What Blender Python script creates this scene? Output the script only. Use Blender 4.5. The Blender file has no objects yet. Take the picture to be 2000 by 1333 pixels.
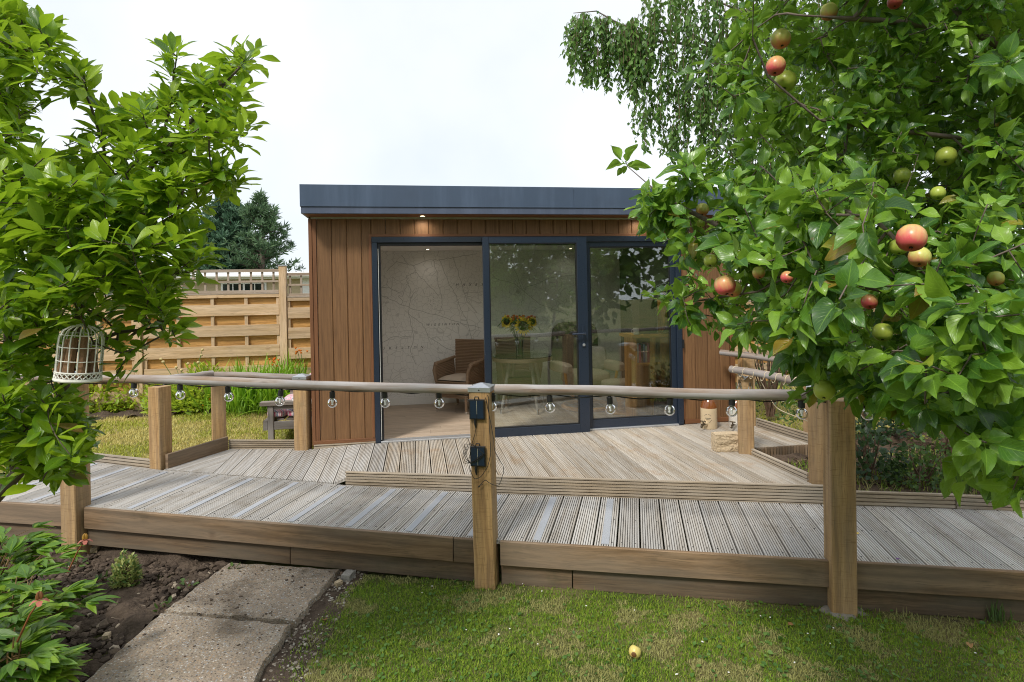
# A timber garden room on a raised deck, with a ramp, post-and-rail balustrade and fruit trees around it.
import bpy, math, random
import numpy as np
from mathutils import Matrix, Vector
random.seed(11); rng = np.random.default_rng(11)
SC = bpy.context.scene
COL = SC.collection

# ------------------------------------------------------------------ camera
F, TH, RO, PX, PY = 1130.0, math.radians(9.45), 0.02, 1000.0, 579.0      # survey of the photograph (2000 px wide)
CAM = np.array([0.0, 0.0, 1.555])
Fw = np.array([math.sin(TH), math.cos(TH), 0.0]); R0 = np.array([math.cos(TH), -math.sin(TH), 0.0]); U0 = np.array([0, 0, 1.0])
RX = R0 * math.cos(RO) - U0 * math.sin(RO); UX = U0 * math.cos(RO) + R0 * math.sin(RO)
cd = bpy.data.cameras.new('camera'); cam = bpy.data.objects.new('camera', cd); COL.objects.link(cam)
cd.sensor_fit = 'HORIZONTAL'; cd.sensor_width = 36.0; cd.lens = F / 2000 * 36.0
cd.shift_y = -(666.5 - PY) / 2000.0; cd.clip_start = 0.05; cd.clip_end = 600
cam.matrix_world = Matrix(((RX[0], UX[0], -Fw[0], CAM[0]), (RX[1], UX[1], -Fw[1], CAM[1]), (RX[2], UX[2], -Fw[2], CAM[2]), (0, 0, 0, 1)))
SC.camera = cam

# ------------------------------------------------------------------ light: bright overcast
SC.view_settings.view_transform = 'Standard'; SC.view_settings.look = 'None'
SC.view_settings.gamma = 1.0; SC.view_settings.use_curve_mapping = False; SC.view_settings.exposure = 1.08
SC.cycles.use_denoising = True; SC.cycles.denoising_prefilter = 'NONE'; SC.cycles.use_adaptive_sampling = False; SC.cycles.filter_width = 1.05; SC.cycles.max_bounces = 10; SC.cycles.transparent_max_bounces = 16
SC.cycles.sample_clamp_indirect = 6.0; SC.cycles.blur_glossy = 0.5
SUN_EL, SUN_AZ = 50.0, 222.0           # degrees; azimuth measured from +Y towards +X
wd = bpy.data.worlds.new('World'); SC.world = wd; wd.use_nodes = True
wn = wd.node_tree.nodes; wl = wd.node_tree.links
bg = wn['Background']; bg.inputs['Strength'].default_value = 0.1
sky = wn.new('ShaderNodeTexSky'); sky.sky_type = 'NISHITA'; sky.sun_disc = False
sky.sun_elevation = math.radians(SUN_EL); sky.sun_rotation = math.radians(SUN_AZ)
tc = wn.new('ShaderNodeTexCoord'); cn = wn.new('ShaderNodeTexNoise'); cn.inputs['Scale'].default_value = 2.2; cn.inputs['Detail'].default_value = 5
cr = wn.new('ShaderNodeValToRGB'); cr.color_ramp.elements[0].position = 0.32; cr.color_ramp.elements[0].color = (4.25, 4.55, 4.85, 1)
cr.color_ramp.elements[1].position = 0.60; cr.color_ramp.elements[1].color = (5.2, 5.32, 5.44, 1)
mx = wn.new('ShaderNodeMix'); mx.data_type = 'RGBA'; mx.inputs[0].default_value = 0.90
wl.new(tc.outputs['Generated'], cn.inputs['Vector']); wl.new(cn.outputs['Fac'], cr.inputs['Fac'])
wl.new(sky.outputs['Color'], mx.inputs[6]); wl.new(cr.outputs['Color'], mx.inputs[7]); wl.new(mx.outputs[2], bg.inputs['Color'])
sd = bpy.data.lights.new('sun', 'SUN'); sd.energy = 1.5; sd.angle = math.radians(10); sd.color = (1.0, 0.95, 0.87)
sun = bpy.data.objects.new('sun', sd); COL.objects.link(sun)
_az, _el = math.radians(SUN_AZ), math.radians(SUN_EL)
sun.rotation_euler = Vector((-math.sin(_az) * math.cos(_el), -math.cos(_az) * math.cos(_el), -math.sin(_el))).to_track_quat('-Z', 'Y').to_euler()

# ------------------------------------------------------------------ survey helpers: a point of the photograph on a known surface of the place
def ray(x, y): return Fw + RX * (x - PX) / F - UX * (y - PY) / F
def on_z(x, y, z): d = ray(x, y); return CAM + d * (z - CAM[2]) / d[2]
def on_y(x, y, Y): d = ray(x, y); return CAM + d * Y / d[1]
def on_d(x, y, D): return CAM + ray(x, y) * D
def on_surf(x, y, zf):
    z = -0.3
    for _ in range(30): p = on_z(x, y, z); z = zf(p[0], p[1])
    return on_z(x, y, z)
def project(P):
    d = np.asarray(P, float) - CAM; w = d @ Fw
    ws = np.where(np.abs(w) < 1e-6, 1e-6, w)
    return PX + F * (d @ RX) / ws, PY - F * (d @ UX) / ws, w
def nrm(v): v = np.asarray(v, float); return v / max(np.linalg.norm(v), 1e-9)

# ------------------------------------------------------------------ objects
def tag(o, label=None, cat=None, group=None, kind=None):
    if label: o['label'] = label
    if cat: o['category'] = cat
    if group: o['group'] = group
    if kind: o['kind'] = kind
    return o
def thing(name, label, cat, loc=(0, 0, 0), group=None, kind=None):
    o = bpy.data.objects.new(name, None); COL.objects.link(o); o.location = tuple(float(v) for v in loc); o.empty_display_size = 0.1
    return tag(o, label, cat, group, kind)
def base_of(o):
    b = np.array(o.location[:]);
    while o.parent: o = o.parent; b = b + np.array(o.location[:])
    return b
def link_mesh(name, me, parent=None, mats=()):
    o = bpy.data.objects.new(name, me); COL.objects.link(o)
    if parent: o.parent = parent
    return o
def np_mesh(name, V, Fq, UV=None, smooth=True, sharp=None):
    """V n x 3, Fq list of (m x k) int arrays, UV per vertex"""
    me = bpy.data.meshes.new(name)
    if not isinstance(Fq, (list, tuple)): Fq = [Fq]
    V = np.asarray(V, np.float32); me.vertices.add(len(V)); me.vertices.foreach_set('co', V.ravel())
    loops = np.concatenate([f.ravel() for f in Fq]).astype(np.int32)
    tot = np.concatenate([np.full(len(f), f.shape[1], np.int32) for f in Fq])
    start = np.concatenate([[0], np.cumsum(tot)[:-1]]).astype(np.int32)
    me.loops.add(len(loops)); me.loops.foreach_set('vertex_index', loops)
    me.polygons.add(len(tot)); me.polygons.foreach_set('loop_start', start)
    try: me.polygons.foreach_set('loop_total', tot)
    except Exception: pass
    me.polygons.foreach_set('use_smooth', np.full(len(tot), smooth))
    if UV is not None:
        l = me.uv_layers.new(name='UVMap'); l.data.foreach_set('uv', np.asarray(UV, np.float32)[loops].ravel())
    me.update(calc_edges=True)
    if sharp and smooth: me.set_sharp_from_angle(angle=sharp)
    return me

class MB:
    """collects solids; build() links them as ONE mesh object"""
    def __init__(s): s.v = []; s.f = []; s.uv = []; s.m = []; s.n = 0
    def add(s, V, faces, uvs, mat=0):
        o = s.n; s.v.extend([tuple(map(float, p)) for p in V]); s.n += len(V)
        for f, u in zip(faces, uvs): s.f.append([o + i for i in f]); s.uv.append(u); s.m.append(mat)
    def extrude(s, A, B, mat=0, uo=None, caps=True, closed=True, L=None):
        """two matching outlines A, B (n x 3) joined by sides"""
        A = np.asarray(A, float); B = np.asarray(B, float); n = len(A)
        if uo is None: uo = (random.uniform(0, 60), random.uniform(0, 60))
        per = np.concatenate([[0], np.cumsum(np.linalg.norm(np.roll(A, -1, 0) - A, axis=1))])
        ax = nrm(B.mean(0) - A.mean(0)); ua = (A - A.mean(0)) @ ax; ub = (B - A.mean(0)) @ ax
        fs, us = [], []
        for i in range(n if closed else n - 1):
            j = (i + 1) % n
            fs.append((i, j, n + j, n + i)); us.append([(uo[0] + ua[i], uo[1] + per[i]), (uo[0] + ua[j], uo[1] + per[i + 1]), (uo[0] + ub[j], uo[1] + per[i + 1]), (uo[0] + ub[i], uo[1] + per[i])])
        if caps:
            c = A.mean(0); e1 = nrm(A[1] - A[0]); e2 = np.cross(ax, e1)
            for k, (P, order) in enumerate(((A, range(n - 1, -1, -1)), (B, range(n)))):
                od = list(order); fs.append(tuple(i + (n if k else 0) for i in od)); us.append([(uo[0] + 9 + (P[i] - c) @ e1 * .3, uo[1] + 9 + (P[i] - c) @ e2) for i in od])
        s.add(np.vstack([A, B]), fs, us, mat); return s
    def plank(s, a, b, w, t, up=(0, 0, 1), ch=.003, mat=0, uo=None):
        """bar from a to b, w across, t along up (centred), chamfered edges"""
        a = np.asarray(a, float); b = np.asarray(b, float); d = nrm(b - a); x = nrm(np.cross(d, up)); y = np.cross(x, d)
        w2, t2 = w / 2, t / 2; c = min(ch, w2 * .4, t2 * .4)
        pr = [(-w2 + c, -t2), (w2 - c, -t2), (w2, -t2 + c), (w2, t2 - c), (w2 - c, t2), (-w2 + c, t2), (-w2, t2 - c), (-w2, -t2 + c)] if c > 1e-5 else [(-w2, -t2), (w2, -t2), (w2, t2), (-w2, t2)]
        O = np.array([x * p[0] + y * p[1] for p in pr])
        return s.extrude(O + a, O + b, mat, uo)
    def box(s, lo, hi, mat=0, ch=.002, axis=None):
        lo = np.asarray(lo, float); hi = np.asarray(hi, float); c = (lo + hi) / 2; d = hi - lo
        k = int(np.argmax(d)) if axis is None else axis
        a = c.copy(); b = c.copy(); a[k] = lo[k]; b[k] = hi[k]
        up = (0, 0, 1) if k != 2 else (0, 1, 0)
        w = {0: d[1], 1: d[0], 2: d[0]}[k]; t = d[2] if k != 2 else d[1]
        return s.plank(a, b, w, t, up, ch, mat)
    def tube(s, P, r, n=8, mat=0, cap=True, wob=0):
        P = np.asarray(P, float); m = len(P); r = np.broadcast_to(np.asarray(r, float), (m,))
        T = np.gradient(P, axis=0); T /= np.maximum(np.linalg.norm(T, axis=1), 1e-9)[:, None]
        x = nrm(np.cross(T[0], (0.31, 0.17, 0.93) if abs(T[0][2]) < .8 else (1, .1, 0)))
        V = []; uo = (random.uniform(0, 60), random.uniform(0, 60)); L = np.concatenate([[0], np.cumsum(np.linalg.norm(np.diff(P, axis=0), axis=1))])
        an = np.linspace(0, 2 * math.pi, n, endpoint=False)
        for i in range(m):
            x = nrm(x - T[i] * (x @ T[i])); y = np.cross(T[i], x)
            rr = r[i] * (1 + (wob * np.sin(an * 3 + i * 1.7) if wob else 0))
            V.append(P[i] + (np.cos(an) * rr)[:, None] * x + (np.sin(an) * rr)[:, None] * y)
        V = np.vstack(V); fs, us = [], []; rm = float(np.mean(r)) + 1e-6
        for i in range(m - 1):
            for k in range(n):
                j = (k + 1) % n
                fs.append((i * n + k, i * n + j, (i + 1) * n + j, (i + 1) * n + k))
                a0, a1 = an[k] * rm, (an[k] + 2 * math.pi / n) * rm
                us.append([(uo[0] + L[i], uo[1] + a0), (uo[0] + L[i], uo[1] + a1), (uo[0] + L[i + 1], uo[1] + a1), (uo[0] + L[i + 1], uo[1] + a0)])
        if cap:
            for ring, od in ((0, range(n - 1, -1, -1)), (m - 1, range(n))):
                od = list(od); fs.append(tuple(ring * n + k for k in od)); us.append([(uo[0] + math.cos(an[k]) * rm, uo[1] + math.sin(an[k]) * rm) for k in od])
        s.add(V, fs, us, mat); return s
    def lathe(s, prof, c=(0, 0, 0), n=20, mat=0, M=None):
        """prof [(r, z)...] about z through c; M optional 3x3"""
        M = np.eye(3) if M is None else np.asarray(M); c = np.asarray(c, float); an = np.linspace(0, 2 * math.pi, n, endpoint=False)
        V = []; m = len(prof); per = np.concatenate([[0], np.cumsum([math.hypot(prof[i + 1][0] - prof[i][0], prof[i + 1][1] - prof[i][1]) for i in range(m - 1)])])
        rm = max(p[0] for p in prof)
        for r, z in prof: V.append(np.stack([np.cos(an) * r, np.sin(an) * r, np.full(n, z)], 1))
        V = np.vstack(V) @ M.T + c; fs, us = [], []
        for i in range(m - 1):
            for k in range(n):
                j = (k + 1) % n; a0, a1 = k / n * 2 * math.pi * rm, (k + 1) / n * 2 * math.pi * rm
                fs.append((i * n + k, i * n + j, (i + 1) * n + j, (i + 1) * n + k)); us.append([(a0, per[i]), (a1, per[i]), (a1, per[i + 1]), (a0, per[i + 1])])
        for ring, od in ((0, range(n - 1, -1, -1)), (m - 1, range(n))):
            if prof[ring][0] > 1e-6:
                od = list(od); fs.append(tuple(ring * n + k for k in od)); us.append([(prof[ring][0] * math.cos(an[k]), prof[ring][0] * math.sin(an[k])) for k in od])
        s.add(V, fs, us, mat); return s
    def grid(s, P, uv=None, mat=0):
        P = np.asarray(P, float); a, b = P.shape[:2]; fs, us = [], []
        for i in range(a - 1):
            for j in range(b - 1):
                fs.append((i * b + j, i * b + j + 1, (i + 1) * b + j + 1, (i + 1) * b + j))
                us.append([(i / (a - 1), j / (b - 1)), (i / (a - 1), (j + 1) / (b - 1)), ((i + 1) / (a - 1), (j + 1) / (b - 1)), ((i + 1) / (a - 1), j / (b - 1))] if uv is None else [uv[i][j], uv[i][j + 1], uv[i + 1][j + 1], uv[i + 1][j]])
        s.add(P.reshape(-1, 3), fs, us, mat); return s
    def build(s, name, mats, parent=None, smooth=False, sharp=.6, kind=None):
        if not isinstance(mats, (list, tuple)): mats = [mats]
        off = base_of(parent) if parent else np.zeros(3)
        me = bpy.data.meshes.new(name)
        me.from_pydata([(p[0] - off[0], p[1] - off[1], p[2] - off[2]) for p in s.v], [], s.f)
        l = me.uv_layers.new(name='UVMap'); l.data.foreach_set('uv', np.array([c for u in s.uv for c in u], np.float32).ravel())
        for m in mats: me.materials.append(m)
        if len(mats) > 1: me.polygons.foreach_set('material_index', np.array(s.m, np.int32))
        if smooth:
            me.polygons.foreach_set('use_smooth', np.ones(len(me.polygons), bool)); me.set_sharp_from_angle(angle=sharp)
        me.update()
        o = link_mesh(name, me, parent)
        if kind: o['kind'] = kind
        return o

# ------------------------------------------------------------------ materials
class NT:
    def __init__(s, name):
        s.mat = bpy.data.materials.new(name); s.mat.use_nodes = True; s.t = s.mat.node_tree; s.n = s.t.nodes; s.l = s.t.links
        s.b = s.n['Principled BSDF']; s.out = s.n['Material Output']
    def new(s, t, **kw):
        n = s.n.new('ShaderNode' + t)
        for k, v in kw.items(): setattr(n, k, v)
        return n
    def put(s, sock, v):
        if hasattr(v, 'is_output') or isinstance(v, bpy.types.NodeSocket): s.l.new(v, sock)
        else: sock.default_value = v
    def coord(s, kind='UV', scale=(1, 1, 1), loc=(0, 0, 0), rot=(0, 0, 0)):
        if kind == 'POS': v = s.new('NewGeometry').outputs['Position']
        else: v = s.new('TexCoord').outputs[kind]
        m = s.new('Mapping'); m.inputs['Scale'].default_value = scale; m.inputs['Location'].default_value = loc; m.inputs['Rotation'].default_value = rot
        s.l.new(v, m.inputs['Vector']); return m.outputs['Vector']
    def noise(s, vec, scale=1, detail=4, rough=.55, dist=0, out='Fac'):
        n = s.new('TexNoise'); s.l.new(vec, n.inputs['Vector']); n.inputs['Scale'].default_value = scale; n.inputs['Detail'].default_value = detail; n.inputs['Roughness'].default_value = rough; n.inputs['Distortion'].default_value = dist
        return n.outputs[out]
    def voronoi(s, vec, scale=1, feature='F1', out='Distance', rand=1):
        n = s.new('TexVoronoi', feature=feature); s.l.new(vec, n.inputs['Vector']); n.inputs['Scale'].default_value = scale; n.inputs['Randomness'].default_value = rand
        return n.outputs[out]
    def ramp(s, fac, stops):
        r = s.new('ValToRGB'); e = r.color_ramp.elements
        while len(e) < len(stops): e.new(.5)
        for q, (p, c) in zip(e, stops): q.position = p; q.color = (*c, 1) if len(c) == 3 else c
        s.put(r.inputs['Fac'], fac); return r.outputs['Color']
    def mix(s, a, b, fac, mode='MIX'):
        m = s.new('Mix', data_type='RGBA', blend_type=mode); s.put(m.inputs[0], fac)
        for k, v in ((6, a), (7, b)): s.put(m.inputs[k], (*v, 1) if isinstance(v, tuple) and len(v) == 3 else v)
        return m.outputs[2]
    def math(s, op, a, b=None, c=None, clamp=False):
        m = s.new('Math', operation=op, use_clamp=clamp); s.put(m.inputs[0], a)
        if b is not None: s.put(m.inputs[1], b)
        if c is not None: s.put(m.inputs[2], c)
        return m.outputs[0]
    def maprange(s, v, a, b, c=0, d=1):
        m = s.new('MapRange'); s.put(m.inputs[0], v); m.inputs[1].default_value = a; m.inputs[2].default_value = b; m.inputs[3].default_value = c; m.inputs[4].default_value = d
        return m.outputs[0]
    def bump(s, h, strength=.2, dist=.01):
        b = s.new('Bump'); b.inputs['Strength'].default_value = strength; b.inputs['Distance'].default_value = dist; s.l.new(h, b.inputs['Height']); s.l.new(b.outputs[0], s.b.inputs['Normal']); return b.outputs[0]
    def rand(s): return s.new('ObjectInfo').outputs['Random']
    def set(s, **kw):
        for k, v in kw.items():
            k = {'color': 'Base Color', 'rough': 'Roughness', 'metal': 'Metallic', 'spec': 'Specular IOR Level', 'coat': 'Coat Weight', 'trans': 'Transmission Weight', 'ior': 'IOR', 'sheen': 'Sheen Weight'}[k]
            s.put(s.b.inputs[k], (*v, 1) if isinstance(v, tuple) and len(v) == 3 else v)
        return s

def plain(name, col, rough=.5, metal=0, spec=.5, var=.0, nscale=30, bump=0, bdist=.003):
    t = NT(name); c = col
    if var:
        p = t.coord('POS'); n = t.noise(p, nscale, 5)
        c = t.mix(tuple(x * (1 - var) for x in col), tuple(min(1, x * (1 + var)) for x in col), n)
        t.set(rough=t.maprange(n, 0, 1, rough - .08, rough + .08))
        if bump: t.bump(n, bump, bdist)
    else: t.set(rough=rough)
    t.set(color=c, metal=metal, spec=spec); return t.mat

def streaky(name, col):
    # coated metal with faint run-down dust streaks and fine texture
    t = NT(name); a = t.noise(t.coord('POS', (7, 7, .5)), 1.0, 5, .65); b = t.noise(t.coord('POS'), 3.2, 4); f = t.noise(t.coord('POS'), 180, 2)
    c = t.mix(col, tuple(x * 1.35 + .012 for x in col), t.maprange(a, .48, .72, 0, .7)); c = t.mix(c, tuple(x * .8 for x in col), t.maprange(b, .5, .7, 0, .5))
    t.set(color=c, rough=t.maprange(b, .3, .7, .32, .5)); t.bump(t.math('ADD', f, t.math('MULTIPLY', b, 2.0)), .10, .002); return t.mat

def wood(name, c1, c2, knot=(.09, .045, .02), rough=.72, fine=34.0, along=1.3, grey=None, grey_amt=.5, bump=.25, knots=True, tone=.16, stain=None, streak=.75, saw=0, algae=0):
    t = NT(name); uv = t.coord('UV'); rnd = t.rand()
    off = t.new('CombineXYZ'); t.l.new(t.math('MULTIPLY', rnd, 37.0), off.inputs[0]); t.l.new(t.math('MULTIPLY', rnd, 91.0), off.inputs[1])
    va = t.new('VectorMath', operation='ADD'); t.l.new(uv, va.inputs[0]); t.l.new(off.outputs[0], va.inputs[1]); uv = va.outputs[0]
    kd = t.voronoi(uv, 2.3)
    wob = t.noise(uv, 3.5, 3, out='Color')
    ds = t.new('VectorMath', operation='SCALE'); t.l.new(wob, ds.inputs[0]); ds.inputs['Scale'].default_value = .035
    v2 = t.new('VectorMath', operation='ADD'); t.l.new(uv, v2.inputs[0]); t.l.new(ds.outputs[0], v2.inputs[1])
    # grain bends round the knots
    bend = t.math('MULTIPLY', t.math('POWER', 2.718, t.math('MULTIPLY', kd, -14.0)), .05)
    cb = t.new('CombineXYZ'); t.l.new(bend, cb.inputs[1]); v3 = t.new('VectorMath', operation='ADD'); t.l.new(v2.outputs[0], v3.inputs[0]); t.l.new(cb.outputs[0], v3.inputs[1])
    mp = t.new('Mapping'); mp.inputs['Scale'].default_value = (along, fine, 1); t.l.new(v3.outputs[0], mp.inputs['Vector'])
    g = t.noise(mp.outputs[0], 1.0, 7, .62)
    mp2 = t.new('Mapping'); mp2.inputs['Scale'].default_value = (along * 5, fine * 6, 1); t.l.new(v3.outputs[0], mp2.inputs['Vector'])
    g2 = t.noise(mp2.outputs[0], 1.0, 4, .6)
    c = t.ramp(g, [(.34, tuple(x * .72 for x in c2)), (.44, c2), (.54, tuple((a + b) / 2 for a, b in zip(c1, c2))), (.64, c1)])
    c = t.mix(c, tuple(x * .45 for x in c2), t.maprange(g2, .53, .68, 0, streak))
    if grey:
        gm = t.noise(t.coord('UV', (1.1, 5, 1)), 1.0, 4)
        c = t.mix(c, grey, t.maprange(gm, .38, .60, grey_amt * .15, min(1, grey_amt)))
    if stain:
        sm = t.noise(t.coord('POS', (1, 1, 1)), 2.6, 5, .65); c = t.mix(c, stain, t.maprange(sm, .56, .74, 0, .55))
    if knots:
        km = t.maprange(kd, .022, .045, 1, 0); kr = t.maprange(kd, .04, .11, .35, 0)
        c = t.mix(c, tuple(x * 1.6 for x in knot), kr); c = t.mix(c, knot, t.math('MULTIPLY', km, .8))
    if saw:
        sw = t.noise(t.coord('UV', (95, 9, 1)), 1.0, 3, .6, 1.0); c = t.mix(c, tuple(x * .55 for x in c2), t.maprange(sw, .54, .70, 0, saw))
    if algae:
        an = t.noise(t.coord('POS'), 5.5, 5, .65); c = t.mix(c, (.10, .105, .045), t.maprange(an, .58, .76, 0, algae))
    h = t.maprange(rnd, 0, 1, 1 - tone, 1 + tone)
    cm = t.new('CombineColor'); [t.l.new(h, cm.inputs[i]) for i in range(3)]
    c = t.mix(c, cm.outputs[0], 1.0, 'MULTIPLY')
    t.set(color=c, rough=t.maprange(g, .3, .7, rough + .1, rough - .06), spec=.35)
    t.bump(t.math('ADD', t.math('MULTIPLY', g, .6), t.math('MULTIPLY', g2, .4)), bump, .004)
    return t.mat

def leaf_mat(name, dark, mid, light, rough=.38, trans=.32, tcol=None, vein=.5, odd=None, spec=.5):
    t = NT(name)
    r = t.math('FRACT', t.math('ADD', t.rand(), t.new('NewGeometry').outputs['Random Per Island']))
    stops = [(0, dark), (.45, mid), (.9, light)]
    if odd: stops += [(.985, light), (.99, odd)]
    c = t.ramp(r, stops)
    sx = t.new('SeparateXYZ'); t.l.new(t.coord('UV'), sx.inputs[0])
    u = t.math('ABSOLUTE', t.math('SUBTRACT', sx.outputs[0], .5))
    v = sx.outputs[1]
    midrib = t.maprange(u, .012, .035, 1, 0)
    side = t.math('FRACT', t.math('ADD', t.math('MULTIPLY', v, 9.0), t.math('MULTIPLY', u, -6.0)))
    sv = t.math('MULTIPLY', t.maprange(t.math('ABSOLUTE', t.math('SUBTRACT', side, .5)), .38, .5, 0, 1), .45)
    vm = t.math('MAXIMUM', midrib, sv)
    c2 = t.mix(c, tuple(min(1, x * 1.9 + .03) for x in light), t.math('MULTIPLY', vm, vein * .55))
    mott = t.noise(t.coord('POS'), 60, 3); c2 = t.mix(c2, tuple(x * .7 for x in dark), t.maprange(mott, .5, .8, 0, .35))
    sp = t.math('MULTIPLY', t.maprange(t.voronoi(t.coord('POS'), 26), .10, .17, 1, 0), t.maprange(t.noise(t.coord('POS'), 5, 2), .56, .62, 0, .8)); c2 = t.mix(c2, (.13, .07, .02), sp)
    bf = t.new('NewGeometry').outputs['Backfacing']; c2 = t.mix(c2, tuple(min(1, x * 1.25 + .035) for x in light), t.math('MULTIPLY', bf, .55))
    t.set(color=c2, rough=t.maprange(mott, .3, .7, rough - .05, rough + .1), spec=spec)
    b = t.new('Bump'); b.inputs['Strength'].default_value = .35; b.inputs['Distance'].default_value = .002; t.l.new(t.math('SUBTRACT', 1.0, vm), b.inputs['Height']); t.l.new(b.outputs[0], t.b.inputs['Normal'])
    tr = t.new('BsdfTranslucent'); tcol = tcol or tuple(min(1, x * 1.5) for x in light)
    t.l.new(t.mix(c2, tcol, .55), tr.inputs['Color'])
    ms = t.new('MixShader'); ms.inputs[0].default_value = trans; t.l.new(t.b.outputs[0], ms.inputs[1]); t.l.new(tr.outputs[0], ms.inputs[2]); t.l.new(ms.outputs[0], t.out.inputs['Surface'])
    return t.mat

def glass_mat(name, tint=(.93, .95, .94), ior=1.5, rough=0.0, boost=1.0):
    t = NT(name); tr = t.new('BsdfTransparent'); tr.inputs['Color'].default_value = (*tint, 1)
    gl = t.new('BsdfGlossy'); gl.inputs['Roughness'].default_value = rough; gl.inputs['Color'].default_value = (.96, .98, 1, 1)
    fr = t.new('Fresnel'); fr.inputs['IOR'].default_value = ior
    ms = t.new('MixShader'); t.l.new(t.math('MULTIPLY', fr.outputs[0], boost, clamp=True), ms.inputs[0]); t.l.new(tr.outputs[0], ms.inputs[1]); t.l.new(gl.outputs[0], ms.inputs[2]); t.l.new(ms.outputs[0], t.out.inputs['Surface'])
    if name == 'door_glass':      # float glass is never quite flat
        n = t.noise(t.coord('POS'), 1.6, 2); b = t.new('Bump'); b.inputs['Strength'].default_value = .06; b.inputs['Distance'].default_value = .02; t.l.new(n, b.inputs['Height']); t.l.new(b.outputs[0], gl.inputs['Normal'])
    return t.mat

M = {}
M['post'] = wood('post_timber', (.55, .345, .145), (.36, .21, .085), knot=(.09, .04, .014), fine=30, grey=(.31, .265, .205), grey_amt=.35, bump=.4, saw=.5, algae=.4)
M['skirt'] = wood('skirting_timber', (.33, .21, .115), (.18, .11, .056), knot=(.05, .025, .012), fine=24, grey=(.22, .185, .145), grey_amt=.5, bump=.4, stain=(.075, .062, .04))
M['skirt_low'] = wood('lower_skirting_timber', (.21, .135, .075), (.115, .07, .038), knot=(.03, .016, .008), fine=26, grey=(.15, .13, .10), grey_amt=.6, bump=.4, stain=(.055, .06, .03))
M['deck'] = wood('deck_timber', (.54, .50, .445), (.38, .34, .29), knot=(.15, .10, .06), fine=34, along=1.0, grey=(.53, .52, .505), grey_amt=.7, knots=False, bump=.3, tone=.15, stain=(.26, .215, .16))
M['deck_main'] = wood('main_deck_timber', (.52, .45, .36), (.34, .275, .20), knot=(.15, .09, .05), fine=34, along=1.0, grey=(.50, .475, .435), grey_amt=.6, knots=False, bump=.3, tone=.16, stain=(.34, .20, .09))
M['kerb'] = wood('kerb_timber', (.45, .365, .265), (.30, .23, .15), knot=(.08, .05, .025), fine=30, grey=(.40, .365, .32), grey_amt=.5, bump=.35)
M['rail'] = wood('rail_pole', (.32, .205, .115), (.17, .10, .055), knot=(.05, .025, .012), fine=24, along=.9, grey=(.38, .36, .355), grey_amt=1.0, bump=.4)
M['clad'] = wood('cladding', (.222, .117, .051), (.170, .087, .038), fine=50, along=1.8, knots=False, bump=.18, tone=.10, rough=.6, streak=.5)
M['clad_trim'] = wood('cladding_trim', (.22, .098, .044), (.18, .078, .034), fine=46, along=1.6, knots=False, bump=.1, tone=.04, rough=.55, streak=.3)
M['fence'] = wood('fence_timber', (.68, .485, .295), (.50, .335, .175), knot=(.13, .06, .025), fine=20, grey=(.55, .44, .33), grey_amt=.35, bump=.25, tone=.12)
M['fence_back'] = wood('fence_back_timber', (.68, .385, .125), (.47, .25, .075), knot=(.12, .05, .018), fine=20, bump=.25, tone=.1)
M['trellis'] = wood('trellis_timber', (.44, .34, .25), (.31, .235, .165), fine=24, knots=False, grey=(.42, .365, .31), grey_amt=.5, tone=.1)
M['bench'] = wood('bench_timber', (.27, .225, .19), (.17, .14, .115), fine=28, grey=(.34, .32, .30), grey_amt=.7, bump=.3)
M['furn'] = wood('furniture_oak', (.78, .40, .095), (.60, .28, .055), fine=30, knots=False, bump=.08, tone=.08, rough=.4, streak=.4)
M['floor'] = wood('laminate_floor', (.54, .44, .345), (.43, .335, .25), fine=26, along=.9, knots=False, bump=.05, tone=.12, rough=.42)
M['bark'] = plain('bark', (.11, .085, .065), .9, var=.45, nscale=45, bump=.8, bdist=.01)
M['bark_apple'] = plain('apple_bark', (.15, .115, .095), .85, var=.4, nscale=60, bump=.7, bdist=.006)
M['twig'] = plain('twig', (.14, .085, .055), .75, var=.3, nscale=70)
M['metal'] = plain('galvanised_steel', (.55, .57, .60), .42, .85, var=.12, nscale=40)
M['strip'] = plain('grip_strip_resin', (.40, .42, .455), .6, .1, var=.18, nscale=220, bump=.5, bdist=.002)
M['anthracite'] = plain('anthracite_frame', (.015, .025, .045), .30, 0, .6, var=.06, nscale=90)
M['frame_dark'] = plain('frame_gasket', (.008, .009, .011), .5)
M['fascia'] = streaky('fascia_coating', (.058, .086, .138))
M['fascia_low'] = streaky('fascia_trim', (.075, .094, .145))
M['black'] = plain('black_plastic', (.012, .012, .013), .45)
M['white'] = plain('white_paint', (.78, .77, .74), .5, var=.06, nscale=60)
M['cage'] = plain('cage_white_paint', (.82, .81, .76), .5, var=.12, nscale=90)
M['ceiling'] = plain('ceiling_paint', (.80, .78, .75), .8, var=.02)
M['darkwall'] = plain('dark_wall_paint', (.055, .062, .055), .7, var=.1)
M['glass'] = glass_mat('door_glass', (.87, .915, .89), 1.52, 0, 3.4)
M['bulb_glass'] = glass_mat('bulb_glass', (.97, .98, .98), 1.42)
M['chrome'] = plain('chrome', (.75, .76, .78), .15, 1)
M['filament'] = plain('frosted_stem', (.75, .76, .74), .4)
M['wire'] = plain('black_cable', (.015, .016, .016), .6)
M['rope'] = plain('jute_cord', (.62, .52, .36), .9, var=.2, nscale=200)

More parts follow.
